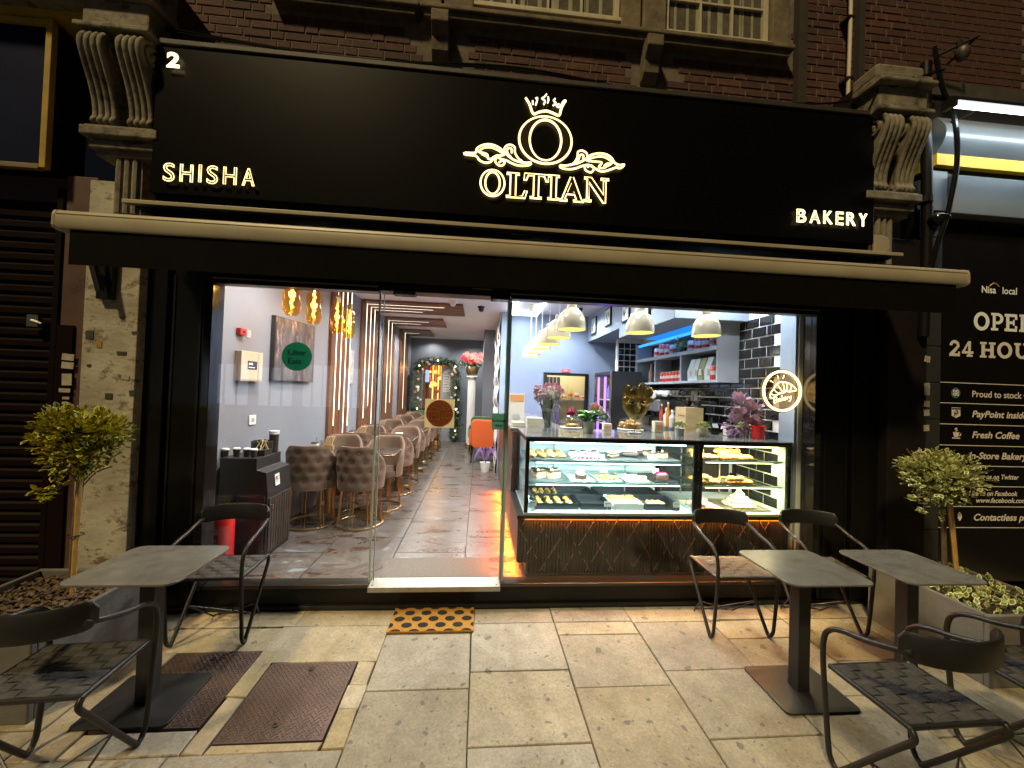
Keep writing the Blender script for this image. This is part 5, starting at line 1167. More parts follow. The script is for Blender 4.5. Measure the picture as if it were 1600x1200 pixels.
# ------------------------------------------------------------------ velvet chairs and tables
VEL = M('brown_velvet', (.165,.098,.060), .75, var=.25, vscale=9, sheen=.35)
VELD = M('brown_velvet_dark', (.11,.065,.046), .8, sheen=.5)
def velvet_chair(vel, veld, legm, label, cat_group):
    t = thing('velvet_chair', label, 'chair', (0,0,0), group=cat_group)
    nt_, nz = 56, 20; vs = []; fs = []
    btn = [(a, z) for r, z in enumerate((.50,.60,.70,.79)) for a in [(-60+30*k+(15 if r % 2 else 0)) for k in range(5)]]
    def top(a): # a deg from back, -115..115
        k = abs(a)/115; return .86-.30*max(0, (k-.30)/.70)**1.3
    for lay in (0, 1):
        for i in range(nt_+1):
            a = -118+236*i/nt_; zt = top(a)
            for j in range(nz+1):
                z = .40+(zt-.40)*j/nz; fl_ = (z-.40)/.46
                R = .235+.035*fl_+(.0 if lay else .0)
                if lay == 0:
                    d = 0
                    for ba, bz in btn:
                        q = ((a-ba)/8)**2+((z-bz)/.032)**2
                        if q < 9: d += .016*math.exp(-q)
                    R = R-d+.004*sin(RAD(a)*6)*0
                else: R -= .045*(1-.15*fl_)
                if j == nz: R += (-.008 if lay == 0 else .008)
                vs.append((R*sin(RAD(a)), -R*cos(RAD(a))*1.02, z))
    S = (nt_+1)*(nz+1); W = nz+1
    for lay in (0, 1):
        for i in range(nt_):
            for j in range(nz):
                b = lay*S+i*W+j; f = (b, b+W, b+W+1, b+1); fs.append(f if lay == 0 else f[::-1])
    for i in range(nt_):
        b = i*W+nz; fs.append((b, b+W, S+b+W, S+b)); b = i*W; fs.append((b, S+b, S+b+W, b+W))
    for i in (0, nt_):
        for j in range(nz): b = i*W+j; fs.append((b, b+1, S+b+1, S+b))
    m = MB(); m.add(vs, fs); m.build('shell', vel, t, smooth=True, ang=70)
    m = MB()
    for ba, bz in btn:
        R = .235+.035*(bz-.4)/.46-.013; m.sph((R*sin(RAD(ba)), -R*cos(RAD(ba))*1.02, bz), .009, 6, 4)
    m.build('buttons', veld, t)
    m = MB(); m.lathe([(0,.395),(.20,.395),(.225,.41),(.23,.44),(.222,.475),(.19,.488),(0,.492)], 28, (0,.015,0)); m.build('seat', vel, t, smooth=True)
    for a in range(0, 360, 45):
        for da in (-4, 4):
            r = RAD(a+da); m = MB(); m.tube([(.205*cos(r), .205*sin(r), .40), (.235*cos(r), .235*sin(r), .012)], .0042, 6); m.build('leg', legm, t)
    m = MB(); m.tube([(.237*cos(2*pi*k/32), .237*sin(2*pi*k/32), .012) for k in range(32)], .011, 8, True); m.build('base_ring', legm, t, smooth=True)
    return t
vc = velvet_chair(VEL, VELD, GOLD, 'x', 'brown velvet tub chairs'); vfirst = [True]
rowsY = [(1.64, 'table nearest the window'), (2.90, 'second table'), (4.15, 'third table'), (5.40, 'fourth table'), (6.62, 'fifth table')]
MARB = M('dark_marble_top', (.06,.05,.045), .15, var=.6, vscale=5, col2=(.02,.018,.017))
itb = None
for r, (ty, nm) in enumerate(rowsY):
    for s_, nm2 in ((-1, 'back to the window'), (1, 'facing the window')):
        for x, nm3 in ((-1.76 if r == 0 and s_ < 0 else -1.67, 'wall side'), (-1.24 if r == 0 and s_ < 0 else -1.16, 'aisle side')):
            o = vc if vfirst[0] else copy_tree(vc); vfirst[0] = False
            place(o, (x+random.uniform(-.02,.02), ty+s_*.29, F+.001), (0 if s_ < 0 else pi)+random.uniform(-.12,.12)+(RAD(-8) if x > -1.2 else 0), f'brown velvet tub chair, {nm3}, {nm2}, at the {nm}')
    if itb is None:
        itb = thing('cafe_table', 'x', 'table', (0,0,0), group='dark tables between the velvet chairs')
        m = MB(); m.prism(rrect(0,0,1.0,.48,.05), lambda u, v, d: (u, v, d), .715, .74); o = m.build('tabletop', MARB, itb, bevel=.003)
        m = MB(); m.tube([(u, v, .7275) for u, v in rrect(0,0,1.005,.485,.05)], .006, 6, True); m.build('gold_edge', GOLD, o)
        for xx in (-.26, .26):
            m = MB(); m.tube([(xx,0,.02),(xx,0,.36)], .035, 14); m.build('gold_sleeve', GOLD, itb, smooth=True)
            m = MB(); m.tube([(xx,0,.36),(xx,0,.714)], .028, 14); m.build('column', BLKGLOSS, itb, smooth=True)
            m = MB(); m.lathe([(.19,0),(.19,.012),(.04,.02)], 24, (xx,0,.001)); m.build('base', GOLD, itb)
        o = itb
    else: o = copy_tree(itb)
    place(o, (-1.43, ty, F), 0, 'dark topped gold based cafe table, '+nm+' from the window along the left wall' if r else 'dark topped gold based cafe table nearest the window')
    # table things
    tz = F+.742
    for k, (dx, kind) in enumerate(((-.42,'jar'), (-.28,'menu'), (.25,'box'))):
        x, y = -1.43+dx, ty+random.uniform(-.08,.08)
        if kind == 'jar':
            tt = thing('sugar_jar', 'white sugar jar on the '+nm+' by the wall', 'jar', (x, y, tz), group='jars on the cafe tables'); m = MB(); m.box(x-.035, x+.035, y-.035, y+.035, tz, tz+.07); m.build('jar', WCUP, tt, bevel=.006); m = MB(); m.box(x-.03, x+.03, y-.03, y+.03, tz+.0705, tz+.085); m.build('lid', BCUP, tt); m = MB(); m.tube([(x+.01,y,tz+.085),(x+.02,y,tz+.15)], .004, 6); m.build('spoon', STEEL, tt)
        elif kind == 'menu':
            tt = thing('menu_stand', 'wooden cutlery and menu stand on the '+nm, 'menu stand', (x, y, tz), group='menu stands on the cafe tables'); m = MB(); m.box(x-.05, x+.05, y-.03, y+.03, tz, tz+.05); m.build('holder', M('light_oak', (.42,.27,.12), .5, var=.3), tt)
            m = MB()
            for j in range(5): m.obox((x-.04+j*.02, y, tz+.09), (.006, .035, .12), (0, .35, 0))
            m.build('cards', M('menu_card', (.6,.42,.22), .6), tt)
        elif r % 2 == 1:
            tt = thing('paper_box', 'small white paper box on the '+nm, 'box', (x, y, tz)); m = MB(); m.box(x-.05, x+.05, y-.035, y+.035, tz, tz+.06); m.build('box', WCUP, tt, bevel=.003)
# two green chairs at the far end, an orange armchair
GV = M('green_velvet', (.05,.12,.06), .75, sheen=.6); OV = M('orange_velvet', (.60,.10,.015), .7, sheen=.3)
def armchair(name, label, vel, loc, rz):
    t = thing(name, label, 'armchair', (0,0,0)); n = 14
    m = MB(); m.prism(rrect(0,0,.50,.48,.09), lambda u, v, d: (u, v, d), .36, .47); m.build('seat', vel, t, bevel=.02)
    vs = []; fs = []   # tapered upholstered back
    out = rrect(0, .5, 1, 1, .18, 4); L = len(out)
    m = MB(); m.prism([(u*.50*(1-.10*(1-v)), .30+.58*v) for u, v in out], lambda u, v, d: (u, d-.10*(v-.3)*.6, v), -.25, -.17); m.build('backrest', vel, t, bevel=.02)
    for s_ in (-1, 1):
        m = MB(); m.prism([(-.22,.36),(.16,.36),(.20,.46),(.10,.60),(-.22,.68)], lambda u, v, d: (d, u, v), s_*.25-.03, s_*.25+.03); m.build('arm', vel, t, bevel=.02)
        for y in (-.19, .19): m = MB(); m.tube([(s_*.19, y, .37), (s_*.23, y*1.15, .0)], [.018, .011], 8); m.build('leg', BLKGLOSS, t, smooth=True)
    place(t, loc, rz); return t
armchair('orange_armchair', 'bright orange armchair seen from behind beside the white column', OV, (.10, 5.12, F+.001), 0)
armchair('green_armchair', 'green velvet armchair at the back by the flower arch', GV, (-1.5, 7.25, F+.001), pi)
armchair('green_armchair', 'green velvet armchair half hidden behind the orange one', GV, (.05, 6.1, F+.001), .1)

# ------------------------------------------------------------------ flower arch, column, pots
random.seed(31)
IVY = [M('ivy_green', (.035,.075,.025), .6), M('ivy_light', (.10,.17,.05), .6)]
PET = M('white_petals', (.75,.68,.66), .6); PETP = M('pink_petals', (.70,.20,.22), .6); PETR = M('red_petals', (.55,.03,.05), .6); PETC = M('coral_petals', (.75,.30,.25), .6)
t = thing('flower_arch', 'garland of green leaves and small flowers round the back doorway', 'garland', (-1.2, 8.0, F))
path = [(-1.72,7.98,F+.02),(-1.72,7.98,1.2),(-1.70,7.98,2.35),(-1.2,7.98,2.42),(-.72,7.98,2.38),(-.66,7.98,1.2),(-.66,7.98,F+.02)]
m = MB(); fw = MB()
P = []
for a, b in zip(path, path[1:]):
    a, b = Vector(a), Vector(b); k = int((b-a).length/.01); P += [a.lerp(b, q/k) for q in range(k)]
for q in P:
    for _ in range(6): leaf(m, q+Vector((random.gauss(0,.075), random.uniform(-.09,.0), random.gauss(0,.055))), Vector((random.uniform(-1,1), random.uniform(-1,.2), random.uniform(-1,1))), random.uniform(.04,.09), .016, .8)
m.build('leaves', IVY, t, fix=False)
for k in range(34):
    q = random.choice(P); c = q+Vector((random.gauss(0,.06), -.10, random.gauss(0,.06))); m = MB()
    for a in range(5): m.sph((c.x+.02*cos(a*1.257), c.y, c.z+.02*sin(a*1.257)), (.018,.010,.018), 6, 4)
    m.build('flower', (PET, PET, PETC)[k % 3], t)
for k in range(9):
    q = P[int(len(P)*(k+.5)/9)]; m = MB(); m.sph((q.x+.02, q.y-.13, q.z), .022, 8, 6); m.build('fairy_bulb', EM('fairy_bulb_glow', (1,.88,.6), 5), t)
lamp('shisha_room_lamp', 'POINT', 30, (1.0,.45,.12), (-1.2, 8.9, 2.3), None, .1)
t = thing('gold_curtain_wall', 'gold vertical strips and glowing orange decoration inside the back doorway', 'decoration', (-1.3, 9.5, F))
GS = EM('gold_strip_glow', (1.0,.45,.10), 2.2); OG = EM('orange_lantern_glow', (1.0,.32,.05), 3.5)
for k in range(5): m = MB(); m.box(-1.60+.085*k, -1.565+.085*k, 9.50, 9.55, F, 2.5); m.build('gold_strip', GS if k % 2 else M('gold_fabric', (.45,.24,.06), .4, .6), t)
for k in range(26): m = MB(); m.sph((random.uniform(-1.6,-1.0), random.uniform(9.0,9.4), random.uniform(.7,2.2)), random.uniform(.03,.08), 8, 6, .15); m.build('lantern', OG if k % 3 == 0 else M('red_flower_blob', (.5,.07,.03), .6), t)
t = thing('blue_sign_light', 'small glowing blue upright sign inside the back doorway', 'sign', (-1.55, 8.3, 1.9)); m = MB(); m.box(-1.56, -1.46, 8.25, 8.28, 1.82, 2.16); m.build('sign', EM('blue_sign_glow', (.12,.18,1.0), 3), t)
t = thing('price_board_door', 'grey door with a white list at the right side of the flower arch', 'door', (-.93, 8.02, F))
m = MB(); m.box(-1.09, -.79, 8.0, 8.04, F, 2.28); m.build('leaf', M('grey_door', (.30,.31,.32), .5), t)
m = MB(); m.box(-1.03, -.83, 7.985, 7.999, 1.55, 2.15); m.build('list_sheet', M('list_paper', (.55,.55,.52), .6), t)
for k in range(7): m = MB(); m.box(-1.01, -.86+random.uniform(-.05,.0), 7.98, 7.984, 1.60+.075*k, 1.615+.075*k); m.build('list_line', INK, t)
t = thing('tall_mirror', 'narrow arched dark mirror on the left wall before the flower arch', 'mirror', (-1.93, 7.7, F)); m = MB(); m.prism([(7.55,F),(7.95,F),(7.95,1.7),(7.9,1.9),(7.75,2.0),(7.6,1.9),(7.55,1.7)], lambda u, v, d: (d, u, v), -1.949, -1.93); m.build('frame', BLACK, t)
m = MB(); m.prism([(7.58,F+.05),(7.92,F+.05),(7.92,1.68),(7.75,1.93),(7.58,1.68)], lambda u, v, d: (d, u, v), -1.9295, -1.927); m.build('glass', M('green_mirror', (.05,.09,.06), .1, .8), t)
t = thing('white_column', 'fluted white pedestal column with a gold base at the back', 'column', (-.20, 6.85, F))
PLAS = M('white_plaster', (.72,.70,.66), .5); vs = []; n = 48
m = MB(); prof = []
vs = []; fs = []
for z in (F+.13, 1.90):
    for k in range(n*2): r = .10 if k % 4 < 2 else .088; vs.append((-.20+r*cos(pi*k/n), 6.85+r*sin(pi*k/n), z))
fs = [(k, (k+1) % (2*n), 2*n+(k+1) % (2*n), 2*n+k) for k in range(2*n)]; m.add(vs, fs); m.build('shaft', PLAS, t)
m = MB(); m.box(-.32, -.08, 6.73, 6.97, F, F+.06); m.lathe([(.13,.06),(.13,.10),(.11,.13)], 24, (-.20, 6.85, F)); m.build('base', GOLD, t, bevel=.004)
m = MB(); m.lathe([(.105,1.90),(.13,1.94),(.13,1.96)], 24, (-.20, 6.85, 0)); m.box(-.335, -.065, 6.715, 6.985, 1.961, 1.99); m.build('capital', PLAS, t)
t = thing('gold_flower_pot', 'gold pot of red and pink flowers on the white column', 'flower pot', (-.20, 6.85, 1.992))
m = MB(); m.lathe([(.10,0),(.15,.08),(.16,.2),(.14,.24),(.13,.22)], 24, (-.20, 6.85, 1.992)); m.build('pot', GOLD, t, smooth=True)
m = MB()
for k in range(260): leaf(m, Vector((-.20+random.gauss(0,.13), 6.85+random.gauss(0,.1), 2.26+random.gauss(0,.06))), Vector((random.uniform(-1,1), random.uniform(-1,1), random.uniform(-.6,.8))), .08, .02, .8)
m.build('leaves', IVY, t, fix=False)
def bloom(m, c, r, n=14):
    for k in range(n):
        a = k*2.4; q = r*math.sqrt(k/n); m.obox((c[0]+q*cos(a), c[1]-r*.4*(1-k/n), c[2]+q*sin(a)*.9), (r*.75, r*.22, r*.6), (random.uniform(-.6,.6), a, random.uniform(-.6,.6)))
for k in range(9):
    m = MB(); bloom(m, (-.40+.05*k, 6.74+random.uniform(-.03,.03), 2.43+.07*sin(k*1.7)), .085); m.build('bloom', (PETR, PETC, PETP)[k % 3], t)
t = thing('purple_potted_plant', 'white pot with a purple paper plant on the floor by the counter', 'potted plant', (.17, 4.1, F))
m = MB(); m.lathe([(.07,0),(.095,.17),(.085,.17),(.08,.15)], 20, (.15, 4.1, F)); m.build('pot', WHITE, t, smooth=True)
PUR = M('purple_ribbon', (.30,.17,.42), .5); m = MB()
for k in range(12):
    a = k*.52+.2; L_ = random.uniform(.16,.27)
    P = smooth_path([(.15,4.1,F+.15), (.15+L_*.5*cos(a),4.1+L_*.4*sin(a),F+.34+random.uniform(0,.12)), (.15+L_*cos(a),4.1+L_*.6*sin(a),F+.22+random.uniform(-.05,.1))], 5)
    vs = []; 
    for q in P: vs += [(q[0],q[1],q[2]-.022),(q[0],q[1],q[2]+.022)]
    m.add(vs, [(2*j,2*j+2,2*j+3,2*j+1) for j in range(len(P)-1)])
m.build('ribbons', PUR, t, fix=False)
t = thing('entrance_mat', 'plain grey brown entrance mat just inside the glass door', 'mat', (-.3, .3, F)); m = MB(); m.box(-.72, .13, .135, .475, F+.0005, F+.008); m.build('mat', M('grey_mat', (.17,.145,.125), .9, var=.3, vscale=60, bump=.5, bscale=300), t)

# ================================================================== WHITE PENDANTS OVER THE COUNTER
SHADE = M('gloss_cream_enamel', (.72,.64,.47), .15, coat=.6); SHIN = EM('shade_inside_glow', (1.0,.74,.16), 1.5)
wp = None
spots = [(.80,.42),(1.43,.42),(2.06,.42)]+[(.80,.42+.56*k) for k in range(1,6)]
lbs = ['corner one of the L shaped row, nearest the door', 'middle one along the window', 'right one along the window, over the croissants']+[q+' one in the row running back' for q in ('first','second','third','fourth','last')]
for (x, y), lb in zip(spots, lbs):
    if wp is None:
        wp = thing('dome_pendant', 'x', 'pendant lamp', (0,0,0), group='cream dome pendants over the counter')
        prof = [(.125,0),(.124,.05),(.115,.10),(.095,.145),(.065,.175),(.042,.19),(.04,.235),(.03,.24)]
        m = MB(); m.lathe(prof[:], 32); m.f = [f for f in m.f if len(f) == 4]; m.m = m.m[:len(m.f)]; m.build('shade', SHADE, wp, smooth=True, fix=False)
        m = MB(); m.lathe([(.122,.003),(.121,.05),(.112,.098),(.09,.14),(.06,.17),(.0,.175)], 32); m.f = [f for f in m.f if len(f) == 4]; m.m = m.m[:len(m.f)]; m.build('lining', SHIN, wp, smooth=True, fix=False)
        m = MB(); m.tube([(.125*cos(2*pi*k/40), .125*sin(2*pi*k/40), 0) for k in range(40)], .0035, 6, True); m.build('rim', SHADE, wp, smooth=True)
        m = MB(); m.sph((0,0,.075), .035, 10, 8); m.build('bulb', EM('pendant_bulb', (1,.86,.5), 7), wp, smooth=True)
        m = MB(); m.tube([(0,0,.238),(0,0,.83)], .004, 6); m.build('cord', WHITE, wp)
        m = MB(); m.lathe([(.0,.72),(.045,.74),(.05,.83),(0,.83)], 16); m.build('ceiling_rose', SHADE, wp, smooth=True)
        lamp('pendant_light', 'SPOT', 7, (1.0,.86,.60), (0,0,.03), wp, .06, spot=140)
        o = wp
    else: o = copy_tree(wp)
    place(o, (x, y, 2.215), 0, 'cream dome pendant lamp, '+lb)

# ================================================================== DISPLAY COUNTER
CT = .655; TOPZ = 1.285
RIB = M('dark_bronze_panel', (.026,.020,.015), .38, .35, var=.45, vscale=6); BRZ = M('bronze_inlay', (.30,.22,.15), .3, .9); BRN = M('brown_stone_side', (.13,.075,.055), .3, var=.4, vscale=8)
ORG = EM('orange_led', (1.0,.20,.01), 2.6)
ct = thing('display_counter', 'long dark bakery counter with orange led glow and bronze lattice front', 'counter', (1.5, .5, F))
m = MB(); m.box(.345, .42, .155, .9, F+.11, CT-.03); m.box(.421, 2.68, .155, .9, F, CT-.03); m.build('carcass', RIB, ct)
m = MB()
n = 94
for k in range(n):
    x = .35+(2.67-.35)*(k+.5)/n; m.tube([(x,.152,F+.02 if x > .43 else F+.11),(x,.152,CT-.035)], .0105, 5, cap=False)
tag(m.build('ribs', RIB, ct, smooth=True, fix=False), kind='stuff')
random.seed(17); m = MB()
for k in range(-3, 14):
    for s_ in (-1, 1):
        x0 = .35+k*.19
        for j in range(13):
            z = F+.06+j*.034; x = x0+s_*(j*.034*.62)+(0 if s_ > 0 else .4)
            if .37 < x < 2.6 and random.random() < .62: m.obox((x, .137, z), (.005, .006, .034), (0, s_*.55, 0))
tag(m.build('lattice_inlay', BRZ, ct, fix=False), kind='stuff')
m = MB(); m.box(.335, 2.685, .125, .92, CT-.03, CT-.002); m.build('ledge', BLACK, ct, bevel=.003)
m = MB(); m.box(.40, 2.60, .140, .148, CT-.040, CT-.032); m.build('led_strip', ORG, ct)
lamp('counter_led', 'AREA', 14, (1.0,.27,.03), (1.5, .131, CT-.042), ct, 2.2, .012, rot=(RAD(-28), 0, 0))
m = MB(); m.box(.425, 2.62, .135, .154, F, F+.025); m.build('kick_plate', M('kick_copper', (.06,.035,.026), .3, .5), ct)
# side run of the counter
m = MB(); m.box(.345, .9, .901, 3.55, F+.11, 1.24); m.box(.42, .88, .902, 3.5, F, F+.11); m.build('side_run', BRN, ct)
m = MB(); m.box(.33, .92, .93, 3.58, 1.241, 1.275); m.build('side_top', M('dark_worktop', (.16,.16,.155), .15), ct, bevel=.004)
m = MB(); m.box(.40, .418, .22, 3.5, F+.08, F+.10); m.build('floor_led', ORG, ct)
lamp('floor_led_lamp', 'AREA', 78, (1.0,.17,.005), (.36, 1.45, F+.105), ct, .03, 2.6, rot=(0, RAD(36), 0), spread=110)
# glass cases
BKF = M('case_frame_black', (.010,.011,.011), .25, .3)
LEDC = EM('case_led_cool', (.80,.97,1.0), 6); LEDW = EM('case_led_warm', (1.0,.84,.45), 5)
CBACK = M('case_back_panel', (.66,.76,.78), .25, var=.2, vscale=3); CFL = M('case_floor', (.40,.45,.47), .3)
def case(name, label, x0, x1, y0, y1, z0, z1, shelves, led, col, back, en, sideL=True):
    t = thing(name, label, 'display case', ((x0+x1)/2, (y0+y1)/2, z0)); w_ = .03
    m = MB(); m.box(x0, x1, y0, y1, z0, z0+.018); m.build('deck', CFL, t)
    for x in (x0, x1-w_):
        for y in (y0, y1-w_): m = MB(); m.box(x, x+w_, y, y+w_, z0+.019, z1-.032); m.build('post', BKF, t, bevel=.002)
    m = MB(); m.box(x0, x1, y0-.004, y0+.03, z1-.03, z1-.001); m.box(x0, x1, y1-.03, y1, z1-.03, z1-.001); m.box(x0, x0+.03, y0+.031, y1-.031, z1-.03, z1-.001); m.box(x1-.03, x1, y0+.031, y1-.031, z1-.03, z1-.001); m.build('top_frame', BKF, t, bevel=.002)
    m = MB(); m.box(x0-.006, x1+.006, y0-.008, y1, z1, z1+.012); m.build('top', M('case_top', (.13,.14,.135), .08), t, bevel=.002)
    m = MB(); m.box(x0+w_, x1-w_, y0+.004, y0+.010, z0+.02, z1-.031); m.build('front_glass', CASEGLASS, t)
    m = MB(); m.box(x0+.004, x0+.010, y0+w_, y1-w_, z0+.02, z1-.031); m.build('side_glass', CASEGLASS, t)
    m = MB(); m.box(x1-.010, x1-.004, y0+w_, y1-w_, z0+.02, z1-.031); m.build('side_glass', CASEGLASS, t)
    if back: m = MB(); m.box(x0+w_, x1-w_, y1-.016, y1-.006, z0+.02, z1-.031); m.build('back_panel', back, t)
    for z, dp in shelves:
        m = MB(); m.box(x0+.03, x1-.03, y0+.06, y0+dp, z, z+.008); o = m.build('shelf', GLASS('shelf_glass', (.80,.92,.88), .10, .5), t)
        m = MB(); m.box(x0+.03, x1-.03, y0+.056, y0+.0595, z-.004, z+.012); m.build('shelf_edge', M('shelf_edge_green', (.45,.58,.54), .2), o)
        m = MB(); m.box(x0+.1, x1-.12, y0+.062, y0+.074, z-.012, z-.003); m.build('led_strip', led, o)
        lamp('shelf_led', 'AREA', en*.8, col, ((x0+x1)/2, y0+.085, z-.018), t, (x1-x0)*.85, .03, rot=(RAD(22), 0, 0))
    m = MB(); m.box(x0+.08, x1-.08, y0+.045, y0+.065, z1-.046, z1-.034); m.build('led_strip', led, t)
    lamp('case_led', 'AREA', en, col, ((x0+x1)/2, y0+.09, z1-.05), t, (x1-x0)*.85, .03, rot=(RAD(22), 0, 0))
    for x in (x0+.25*(x1-x0), x0+.75*(x1-x0)): m = MB(); m.tube([(x, y1-.06, z0+.02), (x, y1-.06, z1-.03)], .008, 8); m.build('shelf_upright', STEEL, t)
    return t
C1 = (.39, 1.842, .135, .86); C2 = (1.856, 2.678, .135, .86)
case('glass_display_case', 'long cool lit glass case of cakes on the counter', *C1, CT, 1.275, [(1.075,.62),(.895,.62)], LEDC, (.76,.95,1.0), CBACK, 15)
case('glass_display_case', 'shorter warm lit glass case of pastries beside the tiled wall', *C2, CT, 1.275, [(1.10,.42),(.885,.42)], LEDW, (1.0,.76,.36), None, 14)

# ------------------------------------------------------------------ food
CRO = M('croissant_crust', (.56,.30,.075), .45, var=.45, vscale=22, col2=(.33,.14,.03), rnd=.15); BUN = M('bun_crust', (.62,.40,.14), .5, var=.3, vscale=20, col2=(.45,.22,.06), rnd=.12)
CHOC = M('chocolate', (.055,.025,.014), .35, var=.3, vscale=20); CRM = M('whipped_cream', (.78,.74,.66), .5); SPG = M('sponge', (.60,.42,.20), .7, var=.3, vscale=30); PNK = M('raspberry_glaze', (.62,.03,.10), .2); PNK2 = M('pink_icing', (.70,.30,.28), .4)
YELW = M('custard_yellow', (.50,.29,.06), .45, var=.3, vscale=18); TRAYM = M('steel_tray', (.30,.31,.31), .35, .8); DKTRAY = M('dark_tray', (.035,.037,.04), .3, .3); WTRAY = M('white_tray', (.66,.66,.62), .35)
def mesh_croissant():
    m = MB(); P = []; R = []
    for k in range(25):
        a = -1+2*k/24; P.append((.055*sin(a*1.25), .03*(cos(a*1.25)-1)*1.6, .02)); R.append((.023*(1-abs(a)**2.2)+.004)*(1+.13*abs(sin(k*pi/4))))
    m.tube(P, R, 9); return m.mesh('croissant', CRO, True, 70)
def mesh_bun(mat, r=(.038,.034,.026)):
    m = MB(); m.sph((0,0,r[2]*.75), r, 12, 8, .05); return m.mesh('bun', mat, True, 80)
def mesh_roll():
    m = MB(); P = []; 
    for k in range(40): a = k*.5; r = .008+.0009*k; P.append((r*cos(a), r*sin(a), .018+.0004*(40-k)))
    m.tube(P, .009, 7); return m.mesh('roll', BUN, True, 80)
def mesh_slice(base, topm, fill):
    m = MB(); tri = [(-.045,-.02),(.055,0),(-.045,.035)]
    for k, (z0, z1, mi) in enumerate(((0,.018,0),(.018,.026,1),(.026,.044,0),(.044,.055,2))): m.mi = mi; m.prism(tri, lambda u, v, d: (u, v, d), z0, z1)
    m.mi = 1; m.sph((-.02,.005,.062), (.012,.012,.010), 8, 6); return m.mesh('cake_slice', [base, fill, topm])
def mesh_cake(mat, top):
    m = MB(); m.lathe([(.05,0),(.052,.03),(.048,.042),(0,.044)], 20); m.mi = 1; m.lathe([(.04,.042),(.035,.052),(0,.054)], 16); return m.mesh('small_cake', [mat, top], True, 50)
def mesh_log():
    m = MB(); m.tube([(-.07,0,.022),(-.068,0,.022),(.068,0,.022),(.07,0,.022)], [.012,.022,.022,.012], 12); m.mi = 1
    for k in range(6): m.sph((-.05+k*.02,0,.045), .007, 6, 4)
    return m.mesh('cake_log', [CHOC, CRM], True, 60)
ME = {'croissant': mesh_croissant(), 'bun': mesh_bun(BUN), 'roll': mesh_roll(), 'slice1': mesh_slice(SPG, CHOC, CRM), 'slice2': mesh_slice(CHOC, CRM, SPG), 'cake_w': mesh_cake(CRM, CHOC), 'cake_p': mesh_cake(CHOC, PNK), 'cake_c': mesh_cake(CHOC, CRM), 'log': mesh_log(), 'pink': mesh_bun(PNK2, (.03,.03,.024)), 'pastry': mesh_bun(CRO, (.045,.026,.022)), 'profit': mesh_bun(M('cream_puff', (.70,.60,.36), .5, var=.3, vscale=20, rnd=.1), (.026,.026,.022)), 'berry': mesh_bun(PETR, (.014,.014,.014)), 'custard': mesh_bun(YELW, (.03,.022,.02))}
def food(kind, name, x, y, z, label, cat, group, rz=None, sc=1.0, tilt=0):
    o = obj(name, ME[kind]); o.location = (x, y, z); o.rotation_euler = (tilt, 0, random.uniform(0, 6.28) if rz is None else rz); o.scale = (sc,)*3
    return tag(o, label, cat, group)
def tray(x0, x1, y0, y1, z, mat, label, lip=.018, name='tray'):
    t = thing(name, label, 'tray', ((x0+x1)/2, (y0+y1)/2, z)); w_ = .004
    m = MB(); m.box(x0, x1, y0, y1, z, z+.004); m.box(x0, x1, y0, y0+w_, z+.004, z+lip); m.box(x0, x1, y1-w_, y1, z+.004, z+lip); m.box(x0, x0+w_, y0+w_, y1-w_, z+.004, z+lip); m.box(x1-w_, x1, y0+w_, y1-w_, z+.004, z+lip); m.build('pan', mat, t); return t
def price(x, y, z, label):
    t = thing('price_card', label, 'price card', (x, y, z)); m = MB(); m.obox((x, y, z+.055), (.06, .002, .045), (-.15, 0, random.uniform(-.1,.1))); m.build('card', WCUP, t)
    m = MB(); m.tube([(x, y+.003, z+.004), (x, y+.003, z+.04)], .002, 5); m.lathe([(.014,0),(.014,.004)], 10, (x, y+.003, z)); m.build('holder', STEEL, t)
    m = MB(); m.obox((x, y-.0022, z+.062), (.04, .0006, .005), (-.15,0,0)); m.obox((x, y-.0012, z+.05), (.028, .0006, .005), (-.15,0,0)); m.build('printed_line', INK, t)
random.seed(77)
S1, S2, DK = 1.0835, .9035, CT+.0185
# upper shelf, case 1
for i, (x0, x1, mt, lb) in enumerate(((.43,.78,TRAYM,'first'), (.82,1.10,WTRAY,'second'), (1.12,1.40,TRAYM,'third'), (1.42,1.76,TRAYM,'fourth'))):
    tray(x0, x1, .25, .62, S1, mt, f'{lb} tray from the left on the top shelf of the long case', .008)
for k in range(12): food('pastry' if k % 2 else 'bun', 'filled_bun', .47+.085*(k % 4), .31+.11*(k//4), S1+.005, 'small filled bun on the first tray of the top shelf in the long case', 'bun', 'filled buns on the top shelf')
for k in range(6): food('cake_w', 'meringue_cake', .86+.10*(k % 3), .33+.16*(k//3), S1+.005, 'white meringue cake with red drizzle on the second tray of the top shelf', 'cake', 'meringue cakes on the top shelf', sc=.8)
for k in range(8): food('berry', 'raspberry', .83+.035*k, .285+random.uniform(-.01,.02), S1+.005, 'red raspberry scattered among the white meringue cakes', 'berry', 'raspberries by the meringues')
food('slice2', 'cake_slice', 1.20, .36, S1+.005, 'lone chocolate cake slice on the third tray of the top shelf', 'cake', None, .3)
food('log', 'chocolate_log', 1.36, .40, S1+.012, 'dark chocolate log cake beside the chocolate slice', 'cake', None, -.25); food('log', 'chocolate_log', 1.45, .50, S1+.012, 'second chocolate log cake, behind the front one', 'cake', None, -.25)
for k, (x, y) in enumerate(((1.56,.34),(1.68,.40),(1.58,.5))): food('slice1', 'cake_slice', x, y, S1+.005, 'pale sponge slice on the fourth tray of the top shelf, '+('front','right','rear')[k]+' one', 'cake', None, .5)
